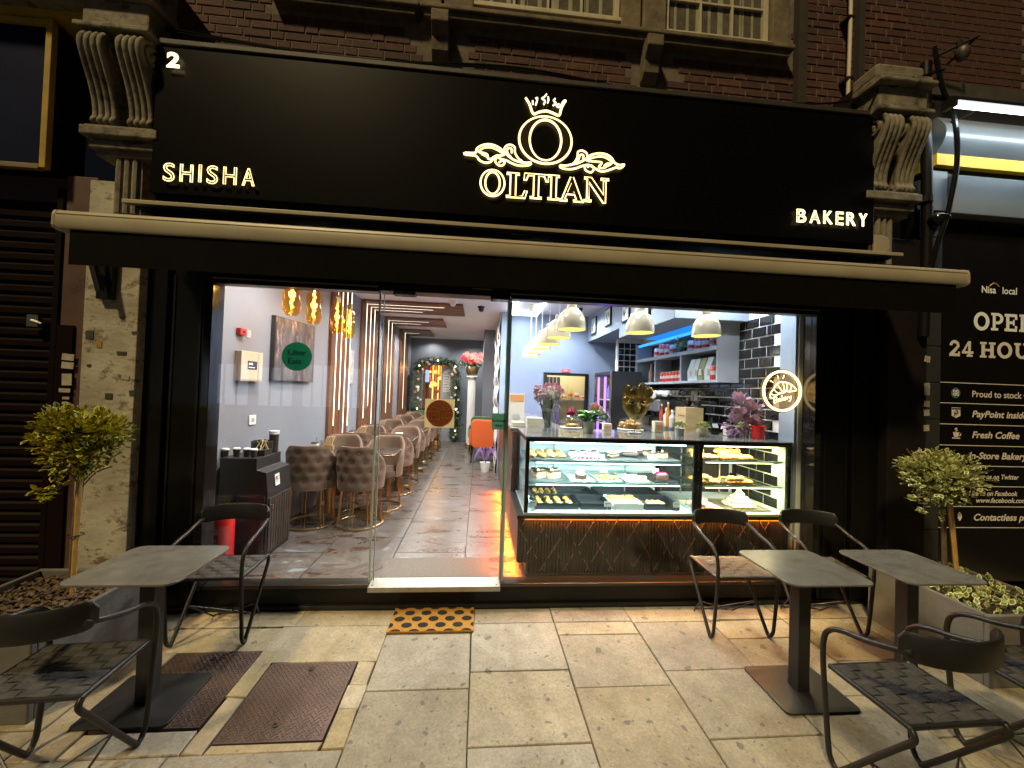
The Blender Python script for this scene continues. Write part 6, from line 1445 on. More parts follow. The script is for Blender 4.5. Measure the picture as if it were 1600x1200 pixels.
# middle shelf
for i, (x0, x1, mt, lb) in enumerate(((.43,.74,TRAYM,'first'), (.80,1.00,WTRAY,'second'), (1.04,1.24,WTRAY,'third'), (1.28,1.48,WTRAY,'fourth'), (1.52,1.74,DKTRAY,'fifth'))):
    tray(x0, x1, .25, .60, S2, mt, f'{lb} tray from the left on the middle shelf of the long case', .008)
for k in range(4): food('slice1', 'cake_slice', .55+.12*(k % 2), .34+.12*(k//2), S2+.005, 'layered sponge slice on the first tray of the middle shelf', 'cake', 'layered slices on the middle shelf', .4, 1.15)
food('cake_c', 'chocolate_cake', .90, .33, S2+.005, 'small chocolate cake with cream top on the middle shelf', 'cake', None, 0, .95)
for k in range(7): food('custard', 'custard_bite', 1.09+.035*(k % 4), .31+.045*(k//4), S2+.005, 'golden custard bite heaped on the third tray of the middle shelf', 'pastry', 'custard bites on the middle shelf')
for k in range(2): food('cake_w', 'cream_cake', 1.35+.08*k, .36-.05*k, S2+.005, 'white cream cake on the fourth tray of the middle shelf, '+('left','right')[k], 'cake', None, 0, .9)
food('cake_p', 'raspberry_cake', 1.62, .33, S2+.005, 'glossy crimson raspberry cake on the middle shelf', 'cake', None, 0, 1.25)
for x, s_ in ((.92,S2),(1.14,S2),(1.62,S2)): price(x, .43, s_+.006, f'white price card behind the cakes on the middle shelf, {"left" if x < 1 else "centre" if x < 1.3 else "right"} one')
# deck pans
for x0, x1, mt, lb, nm in ((.50,.86,DKTRAY,'deep dark pan of yellow pudding at the left of the case floor','deep_pan'), (.88,1.14,DKTRAY,'empty deep dark pan on the case floor','deep_pan'), (1.16,1.42,WTRAY,'white pan of golden pudding on the case floor','deep_pan'), (1.44,1.74,DKTRAY,'deep dark pan at the right of the case floor','deep_pan')):
    tray(x0, x1, .22, .50, DK, mt, lb, .055, nm)
for k in range(16): food('custard', 'pudding_piece', .54+.085*(k % 4), .26+.06*(k//4), DK+.022, 'yellow pudding piece in the left deep dark pan', 'pastry', 'pudding in the left pan', sc=.95)
for k in range(24): food('custard', 'golden_bake', 1.19+.04*(k % 6), .25+.06*(k//6), DK+.038, 'golden pudding piece in the white pan', 'pastry', 'pudding in the white pan', sc=1.0)
for k in range(6): food('custard', 'yellow_bake', 1.50+.05*(k % 3), .27+.06*(k//3), DK+.02, 'yellow pudding piece in the right deep dark pan', 'pastry', 'pudding in the right pan', sc=1.1)
tray(.50, 1.1, .53, .82, DK, DKTRAY, 'large dark pan at the back left of the case floor', .05, 'deep_pan'); tray(1.14, 1.74, .53, .82, DK, DKTRAY, 'large dark pan at the back right of the case floor', .05, 'deep_pan')
for k in range(8): food('custard', 'yellow_square', .55+.06*(k % 4), .60+.08*(k//4), DK+.03, 'yellow pudding piece in the back left pan', 'pastry', 'pudding in the back pan', sc=.95)
price(1.10, .20, DK, 'white price card standing in front of the empty pan'); price(1.70, .20, DK, 'white price card standing at the right of the case floor')
price(.47, .20, DK, 'white price card in the left corner of the case floor')
random.seed(6)
m = MB(); t = thing('glass_crumple', 'crumpled clear wrap in the left corner of the case floor', 'wrap', (.45,.28,DK))
for k in range(16): m.obox((.45+random.uniform(-.03,.03), .30+random.uniform(-.08,.08), DK+.03+random.uniform(0,.05)), (.05,.002,.04), (random.uniform(0,3), random.uniform(0,3), random.uniform(0,3)))
m.build('wrap', GLASS('clear_wrap', (.9,.95,.95), .2, .8), t)
# case 2
T1, T2 = 1.1085, .8935
tray(1.87, 2.10, .2, .5, T1, DKTRAY, 'dark tray of round pastries, top shelf of the warm case', .01); tray(2.13, 2.42, .2, .5, T1, DKTRAY, 'dark tray of croissants, top shelf of the warm case', .01)
for k in range(11): food(('bun','roll')[k % 2], 'round_pastry', 1.91+.05*(k % 4)+.02*(k//8), .26+.075*((k//4) % 3), T1+.005+(.03 if k > 7 else 0), 'round golden pastry on the top left tray of the warm case', 'pastry', 'round pastries in the warm case', sc=.85)
for k in range(12): food('croissant', 'croissant', 2.18+.06*(k % 4)+(.02 if k > 7 else 0), .26+.075*((k//4) % 3), T1+.003+(.032 if k > 7 else 0), 'golden croissant piled on the top right tray of the warm case', 'croissant', 'croissants in the warm case', sc=.9)
price(2.13, .22, T1, 'white price card between the two top trays of the warm case')
tray(1.87, 2.13, .2, .5, T2, DKTRAY, 'dark tray of plump buns, middle shelf of the warm case', .01); tray(2.17, 2.46, .2, .5, T2, DKTRAY, 'dark tray of long pastries, middle shelf of the warm case', .01)
for k in range(10): food('bun', 'plump_bun', 1.91+.055*(k % 4)+(.02 if k > 7 else 0), .26+.09*((k//4) % 2), T2+.004+(.035 if k > 7 else 0), 'plump golden bun on the middle left tray of the warm case', 'bun', 'plump buns in the warm case', sc=1.05)
for k in range(11): food('pastry', 'long_pastry', 2.22+.075*(k % 3), .25+.055*(k//3 % 3), T2+.004+(.03 if k > 8 else 0), 'long golden pastry on the middle right tray of the warm case', 'pastry', 'long pastries in the warm case', rz=random.uniform(-.3,.3), sc=1.15)
price(2.12, .21, T2, 'white price card between the two middle trays of the warm case')
tray(1.87, 2.08, .2, .5, DK, WTRAY, 'pale tray of pink macaroons on the floor of the warm case', .01); tray(2.18, 2.56, .2, .56, DK, TRAYM, 'steel tray of cream puffs on the floor of the warm case', .012)
for k in range(14): food('pink', 'pink_macaroon', 1.90+.045*(k % 4)+(.02 if k > 9 else 0), .25+.06*(k//4 % 3), DK+.003+(.03 if k > 9 else 0), 'pink macaroon heaped at the left floor of the warm case', 'macaroon', 'pink macaroons', sc=.9)
lay = [(5,4,0),(4,3,.03),(3,2,.06),(2,1,.09),(1,1,.115)]
for nx, ny, dz in lay:
    for i in range(nx):
        for j in range(ny): food('profit', 'cream_puff', 2.36+(i-(nx-1)/2)*.044, .34+(j-(ny-1)/2)*.046, DK+.006+dz, 'cream puff in the pyramid on the floor of the warm case', 'cream puff', 'pyramid of cream puffs')

# ------------------------------------------------------------------ things on top of the counter
TZ = 1.2885
def top(px, py): q = at(px, py, 2, TZ); return q.x, q.y
GLSV = GLASS('clear_vase_glass', (.93,.97,.95), .12, .8)
def flowers(m_, c, n, spread, h, mats, t, name='bloom'):
    for k in range(n):
        a = random.uniform(0,6.28); r = spread*math.sqrt(random.random()); p = (c[0]+r*cos(a), c[1]+r*sin(a)*.6, c[2]+h+random.uniform(-.05,.05)); m = MB(); bloom(m, p, .045, 16); m.build(name, mats[k % len(mats)], t)
        m = MB(); m.tube([(c[0]+.2*r*cos(a), c[1], c[2]+.02), p], .003, 5); m.build('stem', IVY[0], t)
random.seed(12)
x, y = top(856, 672); t = thing('glass_flower_vase', 'clear glass vase of mauve and white chrysanthemums on the counter', 'vase', (x, y, TZ))
m = MB(); m.lathe([(.045,0),(.05,.02),(.04,.10),(.06,.20),(.056,.2),(.036,.10),(.044,.025)], 16, (x, y, TZ)); m.build('vase', GLSV, t, smooth=True)
flowers(None, (x, y, TZ), 15, .12, .36, [M('mauve_petals', (.36,.12,.18), .6), PET, M('lilac_petals', (.5,.36,.44), .6)], t)
m = MB()
for k in range(40): leaf(m, Vector((x+random.gauss(0,.04), y+random.gauss(0,.03), TZ+.18+random.uniform(0,.14))), Vector((random.uniform(-1,1), random.uniform(-1,1), .5)), .09, .014, .85)
m.build('leaves', IVY, t, fix=False)
x, y = top(920, 676); t = thing('tulip_pot', 'frosted pot with large green leaves and a red flower on the counter', 'flower pot', (x, y, TZ))
m = MB(); m.lathe([(.04,0),(.055,.10),(.05,.1),(.04,.02)], 18, (x, y, TZ)); m.build('pot', M('frosted_pot', (.45,.47,.33), .4), t, smooth=True)
m = MB()
for k in range(26):
    a = random.uniform(0,6.28); leaf(m, Vector((x+.02*cos(a), y+.02*sin(a), TZ+.09+random.uniform(0,.1))), Vector((cos(a)*1.4, sin(a), random.uniform(-.3,.9))), random.uniform(.09,.15), .03, .92)
m.build('leaves', [M('fresh_leaf', (.09,.26,.03), .4), M('fresh_leaf_edge', (.07,.2,.03), .4)], t, fix=False)
for k, (dx, dz, mt) in enumerate(((-.17,.19,M('crimson_petals', (.45,.02,.10), .6)), (.05,.24,PETC), (.10,.20,PET), (.14,.15,M('grey_petals', (.35,.36,.42), .6)))):
    m = MB(); bloom(m, (x+dx, y, TZ+dz), .04); m.build('bloom', mt, t); m = MB(); m.tube([(x, y, TZ+.08), (x+dx*.7, y, TZ+dz*.8), (x+dx, y, TZ+dz)], .003, 5); m.build('stem', IVY[0], t)
def dome(px, py, r, label, n, kind):
    x, y = top(px, py); t = thing('cake_dome', label, 'cake dome', (x, y, TZ))
    m = MB(); m.lathe([(r*1.05,0),(r*1.1,.012),(r,.016)], 28, (x, y, TZ)); m.build('plate', WCUP, t, smooth=True)
    m = MB(); m.lathe([(r,.018),(r,.06),(r*.85,.105),(r*.45,.13),(.012,.137)], 28, (x, y, TZ)); m.build('cover', GLSV, t, smooth=True, fix=False)
    m = MB(); m.sph((x, y, TZ+.15), .014, 8, 6); m.build('knob', GLSV, t, smooth=True)
    for k in range(n):
        a = k*2.4; q = r*.75*math.sqrt((k % 12+.5)/12); food(kind, 'dome_pastry', x+q*cos(a), y+q*sin(a), TZ+.02+.025*(k//12), label.split(' ')[0]+' dome pastry, golden, under the glass cover on the counter' if False else ('golden pastry under the left glass dome on the counter' if px < 930 else 'golden cookie piled under the right glass dome on the counter'), 'pastry', 'pastries under the '+('left' if px < 930 else 'right')+' dome', sc=.75)
dome(892, 669, .10, 'glass cake dome behind the leafy green pot', 8, 'pastry'); dome(985, 672, .12, 'wide glass cake dome of cookies behind the golden mask', 26, 'croissant')
# golden mask on a stand
x, y = top(990, 677); t = thing('golden_mask', 'golden carnival mask ornament on a slim stand', 'ornament', (x, y, TZ)); y -= .02
m = MB(); m.box(x-.06, x+.06, y-.03, y+.03, TZ, TZ+.015); m.build('base', WCUP, t, bevel=.003)
m = MB(); m.tube([(x, y, TZ+.015), (x, y, TZ+.16)], .005, 6); m.build('rod', GOLD, t)
AG = M('antique_gold', (.52,.38,.13), .28, 1.0, var=.4, vscale=16)
nu, nv = 24, 28; vs = []; fs = []; Z0 = TZ+.13; HM = .27
for i in range(nv+1):
    v = i/nv; wv_ = .032+.103*sin(min(1, v/.62)*pi/2)**.8 if v < .62 else .135-.02*((v-.62)/.38)**2
    for j in range(nu+1):
        u = -1+2*j/nu; z = Z0+HM*v; yy = y-.055*math.sqrt(max(0, 1-.92*u*u))*(.55+.45*sin(pi*min(1, v+.2)))
        yy -= .022*max(0, 1-abs(u)/.20)*max(0, 1-abs(v-.40)/.20)
        yy += .020*math.exp(-((abs(u)-.42)/.22)**2-((v-.60)/.06)**2)
        yy -= .010*math.exp(-(u/.28)**2-((v-.19)/.04)**2)-.006*math.exp(-(u/.3)**2-((v-.19)/.012)**2)
        vs.append((x+u*wv_, yy, z))
for i in range(nv):
    for j in range(nu): fs.append((i*(nu+1)+j, i*(nu+1)+j+1, (i+1)*(nu+1)+j+1, (i+1)*(nu+1)+j))
m = MB(); m.add(vs, fs); o = m.build('face', AG, t, smooth=True, ang=80)
for s_ in (-1, 1): m = MB(); m.sph((x+s_*.057, y-.042, Z0+HM*.60), (.032,.008,.011), 10, 6); m.build('eye_opening', BLKGLOSS, o)
def plume(cx_, cz_, ang, L_, wd0):
    m = MB(); n = 10; vs = []
    for j in range(n+1):
        q = j/n; wd = wd0*sin(pi*min(.98, max(.05, q)))**.8; a2 = ang*(1+.5*q); v = q*L_
        for e in (-1, -.5, 0, .5, 1): vs.append((x+cx_+e*wd*cos(a2)-v*sin(a2), y-.066-.010*(1-abs(e))-.006*q, Z0+cz_+e*wd*sin(a2)+v*cos(a2)))
    m.add(vs, [(5*j+e, 5*j+e+1, 5*j+e+6, 5*j+e+5) for j in range(n) for e in range(4)]); m.build('scroll_plume', AG, t, smooth=True, fix=False)
for a_ in ((-.075,.20,.22,.13,.042), (-.03,.20,.08,.12,.036), (.035,.21,-.08,.12,.040), (.085,.20,-.22,.11,.040), (-.09,.15,.5,.08,.03), (.09,.15,-.5,.08,.03)): plume(*a_)
for dx, dz, r0 in ((.035,.30,.045), (-.06,.25,.03)):
    m = MB(); sp = [(x+dx+r0*(1-k/26)*cos(k*.5), y-.075, Z0+dz+r0*(1-k/26)*sin(k*.5)) for k in range(24)]; m.tube(sp, [.008*(1-k/40) for k in range(24)], 6); m.build('curl', AG, t, smooth=True)
# boxes at the left
for k, (px, py, w_, d_, h, lb) in enumerate(((838,670,.16,.14,.10,'pale stacked cartons nearest the glass vase'), (812,668,.13,.16,.045,'flat white carton at the counter corner'))):
    q = at(px, py, 2, 1.276); t = thing('carton_stack', lb, 'cartons', (q.x, q.y+.1, 1.277))
    nb = 3 if k == 0 else 2
    for j in range(nb): m = MB(); m.box(q.x-w_/2, q.x+w_/2, q.y+.1, q.y+.1+d_, 1.277+j*(h/nb+.001), 1.277+(j+1)*h/nb); m.build('carton', M('cream_carton', (.58,.55,.44), .6, var=.1, rnd=.08), t)
q = at(808, 640, 1, 1.8); t = thing('leaflet_stand', 'white leaflet stand with an orange header at the end of the counter', 'leaflet stand', (q.x, 1.8, 1.277)); m = MB(); m.box(q.x-.10, q.x+.09, 1.8, 1.82, 1.277, 1.62); m.build('board', WCUP, t); m = MB(); m.box(q.x-.09, q.x+.08, 1.796, 1.799, 1.52, 1.6); m.build('header', M('orange_print', (.65,.30,.12), .5), t); m = MB(); m.lathe([(.03,0),(.05,.03),(.05,.06),(.04,.09)], 14, (q.x-.02, 1.74, 1.277)); m.build('candle_jar', GLSV, t)
# small pots
def succulent(px, py, label, potm, ribbed):
    x, y = top(px, py); t = thing('succulent_pot', label, 'potted plant', (x, y, TZ)); m = MB()
    if ribbed:
        vs = []; n = 32
        for z, r in ((0,.034),(.065,.042)):
            for k in range(n): q = r*(1 if k % 2 else .93); vs.append((x+q*cos(2*pi*k/n), y+q*sin(2*pi*k/n), TZ+z))
        m.add(vs, [(k, (k+1) % n, n+(k+1) % n, n+k) for k in range(n)]+[tuple(range(n, 2*n))]); m.build('pot', potm, t)
    else: m.lathe([(.03,0),(.048,.025),(.05,.05),(.042,.075),(.036,.07)], 20, (x, y, TZ)); m.build('pot', potm, t, smooth=True)
    m = MB()
    for k in range(60):
        a = k*2.4; r = .05*math.sqrt(k/60); leaf(m, Vector((x+r*cos(a), y+r*sin(a), TZ+.07+.04*(1-k/60))), Vector((cos(a), sin(a), 1.2-k/60)), .035, .011, .6)
    m.build('rosette', [M('succulent_teal', (.12,.22,.15), .5), M('succulent_yellow', (.42,.42,.10), .5)], t, fix=False)
succulent(1062, 680, 'small succulent in a ribbed grey pot, leftmost of three on the counter', M('ribbed_grey_pot', (.42,.46,.46), .5), True)
succulent(1097, 681, 'small succulent in a round cream bowl, middle of three on the counter', M('cream_bowl', (.55,.50,.36), .5), False)
succulent(1161, 681, 'small yellow green succulent in a white ribbed pot near the red bucket', M('ribbed_white_pot', (.62,.60,.48), .5), True)
x, y = 2.545, .36; t = thing('red_bucket', 'glossy red bucket under the croissant neon', 'bucket', (x, y, TZ)); m = MB(); m.lathe([(.045,0),(.06,.115),(.056,.115),(.045,.02)], 22, (x, y, TZ)); m.build('bucket', M('glossy_red', (.62,.02,.02), .25, coat=.4), t, smooth=True); m = MB(); m.tube([(x+.06*cos(2*pi*k/28), y+.06*sin(2*pi*k/28), TZ+.115) for k in range(28)], .003, 6, True); m.build('rim', M('glossy_red', (.62,.02,.02), .25), t)
t = thing('mauve_paper_flowers', 'big mauve paper flowers left of the croissant neon', 'flowers', (x-.06, y+.10, TZ)); MAV = M('mauve_paper', (.40,.24,.38), .7, var=.3, vscale=20)
for dx, dz, r in ((-.12,.12,.15), (-.09,.30,.13), (.04,.24,.13), (.08,.10,.09)):
    m = MB()
    for k in range(30):
        a = k*2.4; q = r*math.sqrt(k/30); leaf(m, Vector((x-.03+dx+q*.5*cos(a), y+.10-.03*(1-k/30), TZ+dz+q*.5*sin(a))), Vector((cos(a), -.7+k/40, sin(a))), r*.6, r*.25, .9)
    m.build('bloom', [MAV, M('mauve_edge', (.52,.36,.46), .7)], t, fix=False)
m = MB(); m.tube([(x-.06, y+.1, TZ), (x-.06, y+.1, TZ+.2)], .006, 6); m.build('stem', IVY[0], t)
x, y = top(1123, 680); t = thing('card_terminal', 'black card payment terminal between the small pots', 'card terminal', (x, y+.06, TZ)); m = MB(); m.obox((x, y+.08, TZ+.06), (.075,.03,.13), (-.5,0,0)); m.build('body', BLKGLOSS, t, bevel=.006); m = MB(); m.obox((x, y+.058, TZ+.085), (.055,.004,.045), (-.5,0,0)); m.build('screen', M('pale_screen', (.35,.4,.42), .3), t)
# neon croissant sign hung in the window
NE = EM('neon_warm', (1.0,.76,.30), 3.0); q = at(1222, 611, 1, .10)
t = thing('croissant_neon_sign', 'round glowing croissant neon sign lettered Bakery hanging in the window', 'neon sign', q); R_ = .166
C_ = (q.x, q.z)
m = MB(); m.tube([(C_[0]+R_*cos(2*pi*k/64), .10, C_[1]+R_*sin(2*pi*k/64)) for k in range(64)], .010, 8, True); m.build('ring', NE, t, smooth=True)
m = MB(); m.prism([(C_[0]+(R_+.02)*cos(2*pi*k/48), C_[1]+(R_+.02)*sin(2*pi*k/48)) for k in range(48)], lambda u, v, d: (u, d, v), .114, .118); m.build('acrylic_disc', GLASS('smoked_acrylic', (.75,.6,.45), .05, .4), t)
def nz(pts, r=.0048, sm=4, closed=False):
    m = MB(); pp = smooth_path([(C_[0]+u*R_, .102, C_[1]+v*R_) for u, v in pts], sm, closed); m.tube(pp, r, 6, closed); return m
nz([(-.62,-.34),(-.60,-.12),(-.44,.10),(-.30,.34),(-.06,.46),(.18,.45),(.44,.38),(.66,.24),(.78,.06),(.60,.02),(.40,-.02),(.22,.0),(.08,-.10),(-.10,-.12),(-.28,-.22),(-.46,-.36)], closed=True).build('croissant_outline', NE, t)
for seg in (((-.44,.10),(-.30,-.06),(-.10,-.12)), ((-.28,.36),(-.12,.16),(.08,-.10)), ((.0,.46),(.10,.26),(.14,-.02)), ((.24,.44),(.28,.24),(.24,.0)), ((.48,.36),(.50,.2),(.42,-.02)), ((-.60,-.12),(-.46,-.22),(-.28,-.22)), ((-.2,.62),(-.26,.80)), ((.05,.64),(.10,.82)), ((-.48,.42),(-.64,.52))): nz(seg, .0036).build('croissant_line', NE, t)
# one-stroke script word
scr = [[(.0,0),(.03,.30)], [(.03,.30),(.17,.27),(.13,.16),(.04,.15),(.18,.12),(.15,.0),(.0,0)], [(.36,.15),(.26,.14),(.25,.02),(.34,.03),(.37,.15),(.37,.02),(.41,.02)], [(.46,.0),(.50,.30)], [(.60,.15),(.48,.09),(.60,.0)], [(.64,.08),(.73,.10),(.70,.16),(.64,.11),(.66,.01),(.76,.03)], [(.80,.0),(.82,.14)], [(.82,.10),(.87,.15),(.91,.13)], [(.95,.14),(.96,.04),(1.03,.05)], [(1.05,.15),(1.01,-.10),(.93,-.12)]]
m = MB()
for seg in scr:
    pp = smooth_path([(C_[0]+(-.42+u*.88)*R_, .102, C_[1]+(-.62+v*.95+u*.24)*R_) for u, v in seg], 4); m.tube(pp, .0030, 6)
m.build('neon_word', NE, t)
m = MB(); m.tube([(C_[0]-.1, .11, C_[1]+.14), (C_[0]-.1, .11, 2.35)], .0012, 4); m.tube([(C_[0]+.1, .11, C_[1]+.14), (C_[0]+.1, .11, 2.35)], .0012, 4); m.build('hanging_wire', STEEL, t)
lamp('neon_lamp', 'POINT', 1.6, (1.0,.72,.3), (C_[0], .16, C_[1]), t, .1)

# ================================================================== RIGHT WALL
TILE = M('black_gloss_tile', (.012,.012,.013), .08, rnd=.3, bump=.03, bscale=8, coat=.3)
wr = bpy.data.objects['wall_right']
tl = MB(); c = .006; TL, TH, TT = .189, .089, .009
tl.add([(0,0,0),(0,TL,0),(0,TL,TH),(0,0,TH),(-TT*.5,0,0),(-TT*.5,TL,0),(-TT*.5,TL,TH),(-TT*.5,0,TH),(-TT,c,c),(-TT,TL-c,c),(-TT,TL-c,TH-c),(-TT,c,TH-c)], [(8,11,10,9),(4,8,9,5),(5,9,10,6),(6,10,11,7),(7,11,8,4),(0,4,5,1),(1,5,6,2),(2,6,7,3),(3,7,4,0)])
fixme = tl.mesh('wall_tile', TILE); fixn(fixme)
row = 0; z = .66
while z < 2.44:
    y = .305-(.1 if row % 2 else 0); 
    while y < 3.0:
        if y > .26 and not (y > .92 and 1.80 < z < 2.44) and not (z < 1.0 and y > .9):
            o = obj('wall_tile', fixme, wr); o.location = (2.7195, y, z)
        y += .2
    z += .1; row += 1
# tiled return facing the shop
t = thing('tiled_return', 'black tiled wall return behind the fridge', 'tiled wall', (2.45, 3.3, 1.0)); 
m = MB(); m.box(2.28, 2.719, 3.30, 3.40, F, 2.579); m.build('wall', M('dark_grout_wall', (.80,.80,.78), .8), t)
t2 = MB(); TW = .089; t2.add([(0,0,0),(TW,0,0),(TW,0,TH),(0,0,TH),(c,-TT,c),(TW-c,-TT,c),(TW-c,-TT,TH-c),(c,-TT,TH-c)], [(4,5,6,7),(0,1,5,4),(1,2,6,5),(2,3,7,6),(3,0,4,7)]); me2 = t2.mesh('tile', TILE); fixn(me2)
for i in range(4):
    for j in range(8): o = obj('tile', me2, t); o.location = (2.30+i*.1, 3.2995, 1.72+j*.1)
# shelf unit
SHU = M('shelf_grey_paint', (.30,.34,.39), .5)
t = thing('wall_shelf_unit', 'grey boxed wall shelf holding cans and coffee bags on the tiled wall', 'shelf', (2.6, 1.9, 1.8))
X0, X1 = 2.47, 2.708; YA, YB = .87, 2.95
for nm, b in (('end_panel', (X0, X1, YA, YA+.03, 1.81, 2.439)), ('bottom', (X0, X1, YA+.031, YB, 1.81, 1.84)), ('middle_shelf', (X0, X1, YA+.031, YB, 2.16, 2.19)), ('divider', (X0, X1, 1.60, 1.63, 1.841, 2.159)), ('divider', (X0, X1, 2.30, 2.33, 1.841, 2.159)), ('far_panel', (X0, X1, YB+.001, YB+.03, 1.81, 2.439)), ('fascia', (X0-.012, X0-.001, YA, YB, 2.155, 2.20))):
    m = MB(); m.box(*b); m.build(nm, SHU, t, bevel=.002)
m = MB(); m.box(X1+.001, X1+.008, YA+.031, YB, 1.841, 2.43); m.build('back', M('shelf_back_dark', (.03,.03,.032), .4), t)
m = MB(); m.box(X0+.02, X0+.05, YA+.1, YB, 2.40, 2.43); m.build('blue_led', EM('blue_led_glow', (.04,.30,1.0), 1.6), t)
m = MB(); m.box(2.30, 2.62, YA+.05, 2.29, 2.432, 2.4385); m.build('blue_light_panel', EM('blue_panel_glow', (.02,.22,.8), 1.0), t)
lamp('shelf_blue_lamp', 'AREA', 3, (.15,.45,1.0), (2.5, 1.9, 2.40), t, .08, 1.6)
random.seed(9)
CAN = M('red_can', (.55,.05,.04), .3, .2); CANW = M('white_jar', (.66,.58,.5), .4); BAG = M('pale_coffee_bag', (.55,.62,.66), .45, bump=.4, bscale=30); BAGG = M('green_coffee_bag', (.22,.28,.08), .45)
def can(x, y, z, r, h, mat, label, group, cap=None):
    o = thing('canister', label, 'canister', (x, y, z), group=group); m = MB(); m.lathe([(r*.95,0),(r,.006),(r,h-.006),(r*.92,h)], 14, (x, y, z)); m.build('body', mat, o, smooth=True); m = MB(); m.lathe([(r*.8,h),(r*.8,h+.01),(0,h+.01)], 12, (x, y, z)); m.build('lid', cap or STEEL, o); m = MB(); m.lathe([(r*1.01,h*.35),(r*1.01,h*.65)], 14, (x, y, z)); m.f = m.f[:-2]; m.m = m.m[:-2]; m.build('band', CANW if mat is CAN else CAN, o)
for k in range(7): can(X0+.06, 1.70+.082*k, 1.841, .036, .125, CAN, 'red can in the row in the middle shelf box', 'red cans in the shelf box')
can(X0+.07, 1.03, 1.841, .045, .15, CAN, 'single red can beside the coffee bags in the shelf', None)
for k in range(10):
    if k in (4, 5): continue
    can(X0+.07, 1.05+.15*k, 2.191, .042, .13+.02*(k % 3), CAN if k % 3 else CANW, 'red or white canister on the top of the grey shelf', 'canisters on the shelf top')
for k, (y, mt) in enumerate(((1.12,BAG),(1.24,BAGG),(1.36,BAG),(1.47,BAG))):
    o = thing('coffee_bag', ['pale coffee bag nearest the red can', 'green coffee bag in the grey shelf', 'pale coffee bag just behind the green one', 'pale coffee bag deepest in the shelf box'][k], 'coffee bag', (X0+.1, y, 1.841)); m = MB()
    m.add([(X0+.04,y-.05,1.841),(X0+.14,y-.05,1.841),(X0+.14,y+.05,1.841),(X0+.04,y+.05,1.841),(X0+.035,y-.055,1.95),(X0+.145,y-.055,1.95),(X0+.145,y+.055,1.95),(X0+.035,y+.055,1.95),(X0+.085,y-.052,2.10),(X0+.095,y-.052,2.10),(X0+.095,y+.052,2.10),(X0+.085,y+.052,2.10)], [(3,2,1,0),(0,1,5,4),(1,2,6,5),(2,3,7,6),(3,0,4,7),(4,5,9,8),(5,6,10,9),(6,7,11,10),(7,4,8,11),(8,9,10,11)]); b = m.build('bag', mt, o, bevel=.008)
    m = MB(); m.box(X0+.028, X0+.033, y-.028, y+.028, 1.90, 1.97); m.build('label_patch', WCUP, o)
o = thing('shelf_ivy_pot', 'dark pot with yellow green ivy on top of the grey shelf', 'potted plant', (X0+.08, 1.72, 2.191)); m = MB(); m.lathe([(.04,0),(.05,.08)], 14, (X0+.08, 1.72, 2.191)); m.build('pot', BCUP, o); m = MB()
for k in range(120): leaf(m, Vector((X0+.08+random.gauss(0,.04), 1.72+random.gauss(0,.07), 2.29+random.gauss(0,.035))), Vector((random.uniform(-1,1), random.uniform(-1,1), random.uniform(-.5,1))), .045, .013, .7)
m.build('leaves', [IVY[0], M('ivy_yellow', (.30,.27,.05), .6)], o, fix=False)
o = thing('wrapped_bottle', 'bottle in brown and white wrap in the far shelf box', 'bottle', (X0+.08, 2.6, 1.841)); m = MB(); m.lathe([(.03,0),(.034,.15),(.014,.2),(.014,.26),(.02,.28)], 14, (X0+.08, 2.6, 1.841)); m.build('bottle', M('wrap_brown', (.35,.22,.16), .5, var=.5, vscale=30), o, smooth=True)
o = thing('framed_photo', 'small black framed photo in the far shelf box', 'picture', (X0+.12, 2.45, 1.841)); m = MB(); m.box(X0+.10, X0+.115, 2.36, 2.52, 1.841, 2.10); m.build('frame', BLACK, o); m = MB(); m.box(X0+.097, X0+.0995, 2.38, 2.50, 1.87, 2.08); m.build('print', WCUP, o)
# framed pictures on the bulkhead
for y, z0, h, lb in ((3.35,2.66,.30,'farthest'), (2.62,2.68,.28,'second'), (1.9,2.62,.34,'third'), (1.30,2.58,.36,'nearest')):
    o = thing('framed_print', 'black framed print on the bulkhead, '+lb+' from the window' if lb != 'nearest' else 'black framed print on the bulkhead nearest the window', 'picture', (1.92, y, z0)); m = MB(); m.box(1.905, 1.929, y, y+.26, z0, z0+h); m.build('frame', BLACK, o, bevel=.003)
    m = MB(); m.box(1.902, 1.9045, y+.025, y+.235, z0+.025, z0+h-.025); m.build('mount', M('print_paper', (.62,.66,.62), .4), o)
    m = MB()
    for k in range(7): m.obox((1.901, y+.13+random.uniform(-.05,.05), z0+h/2+random.uniform(-.08,.08)), (.001, random.uniform(.01,.04), random.uniform(.03,.09)), (random.uniform(-.6,.6), 0, 0))
    m.build('plant_drawing', M('print_green', (.10,.16,.10), .5), o)
# fridge with purple light
t = thing('drinks_fridge', 'black upright drinks fridge glowing purple by the blue wall', 'fridge', (2.2, 3.1, F))
m = MB(); m.box(1.99, 2.46, 2.72, 2.75, F, 2.0); m.build('side_panel', M('fridge_black', (.022,.023,.026), .35), t, bevel=.004)
m = MB(); m.box(1.99, 2.46, 3.55, 3.58, F, 2.0); m.box(1.99, 2.46, 2.751, 3.549, 1.94, 2.0); m.box(1.99, 2.46, 2.751, 3.549, F, .30); m.box(2.43, 2.46, 2.751, 3.549, .301, 1.939); m.build('cabinet', M('fridge_black', (.02,.02,.022), .3), t)
PG = EM('fridge_purple', (.38,.16,1.0), 2.6); m = MB(); m.box(2.40, 2.425, 2.76, 3.54, .32, 1.92); m.build('lit_back', EM('fridge_back_glow', (.34,.20,.85), 2.0), t)
for y in (2.80, 3.14, 3.48): m = MB(); m.box(2.02, 2.05, y, y+.03, .31, 1.93); m.build('light_tube', PG, t)
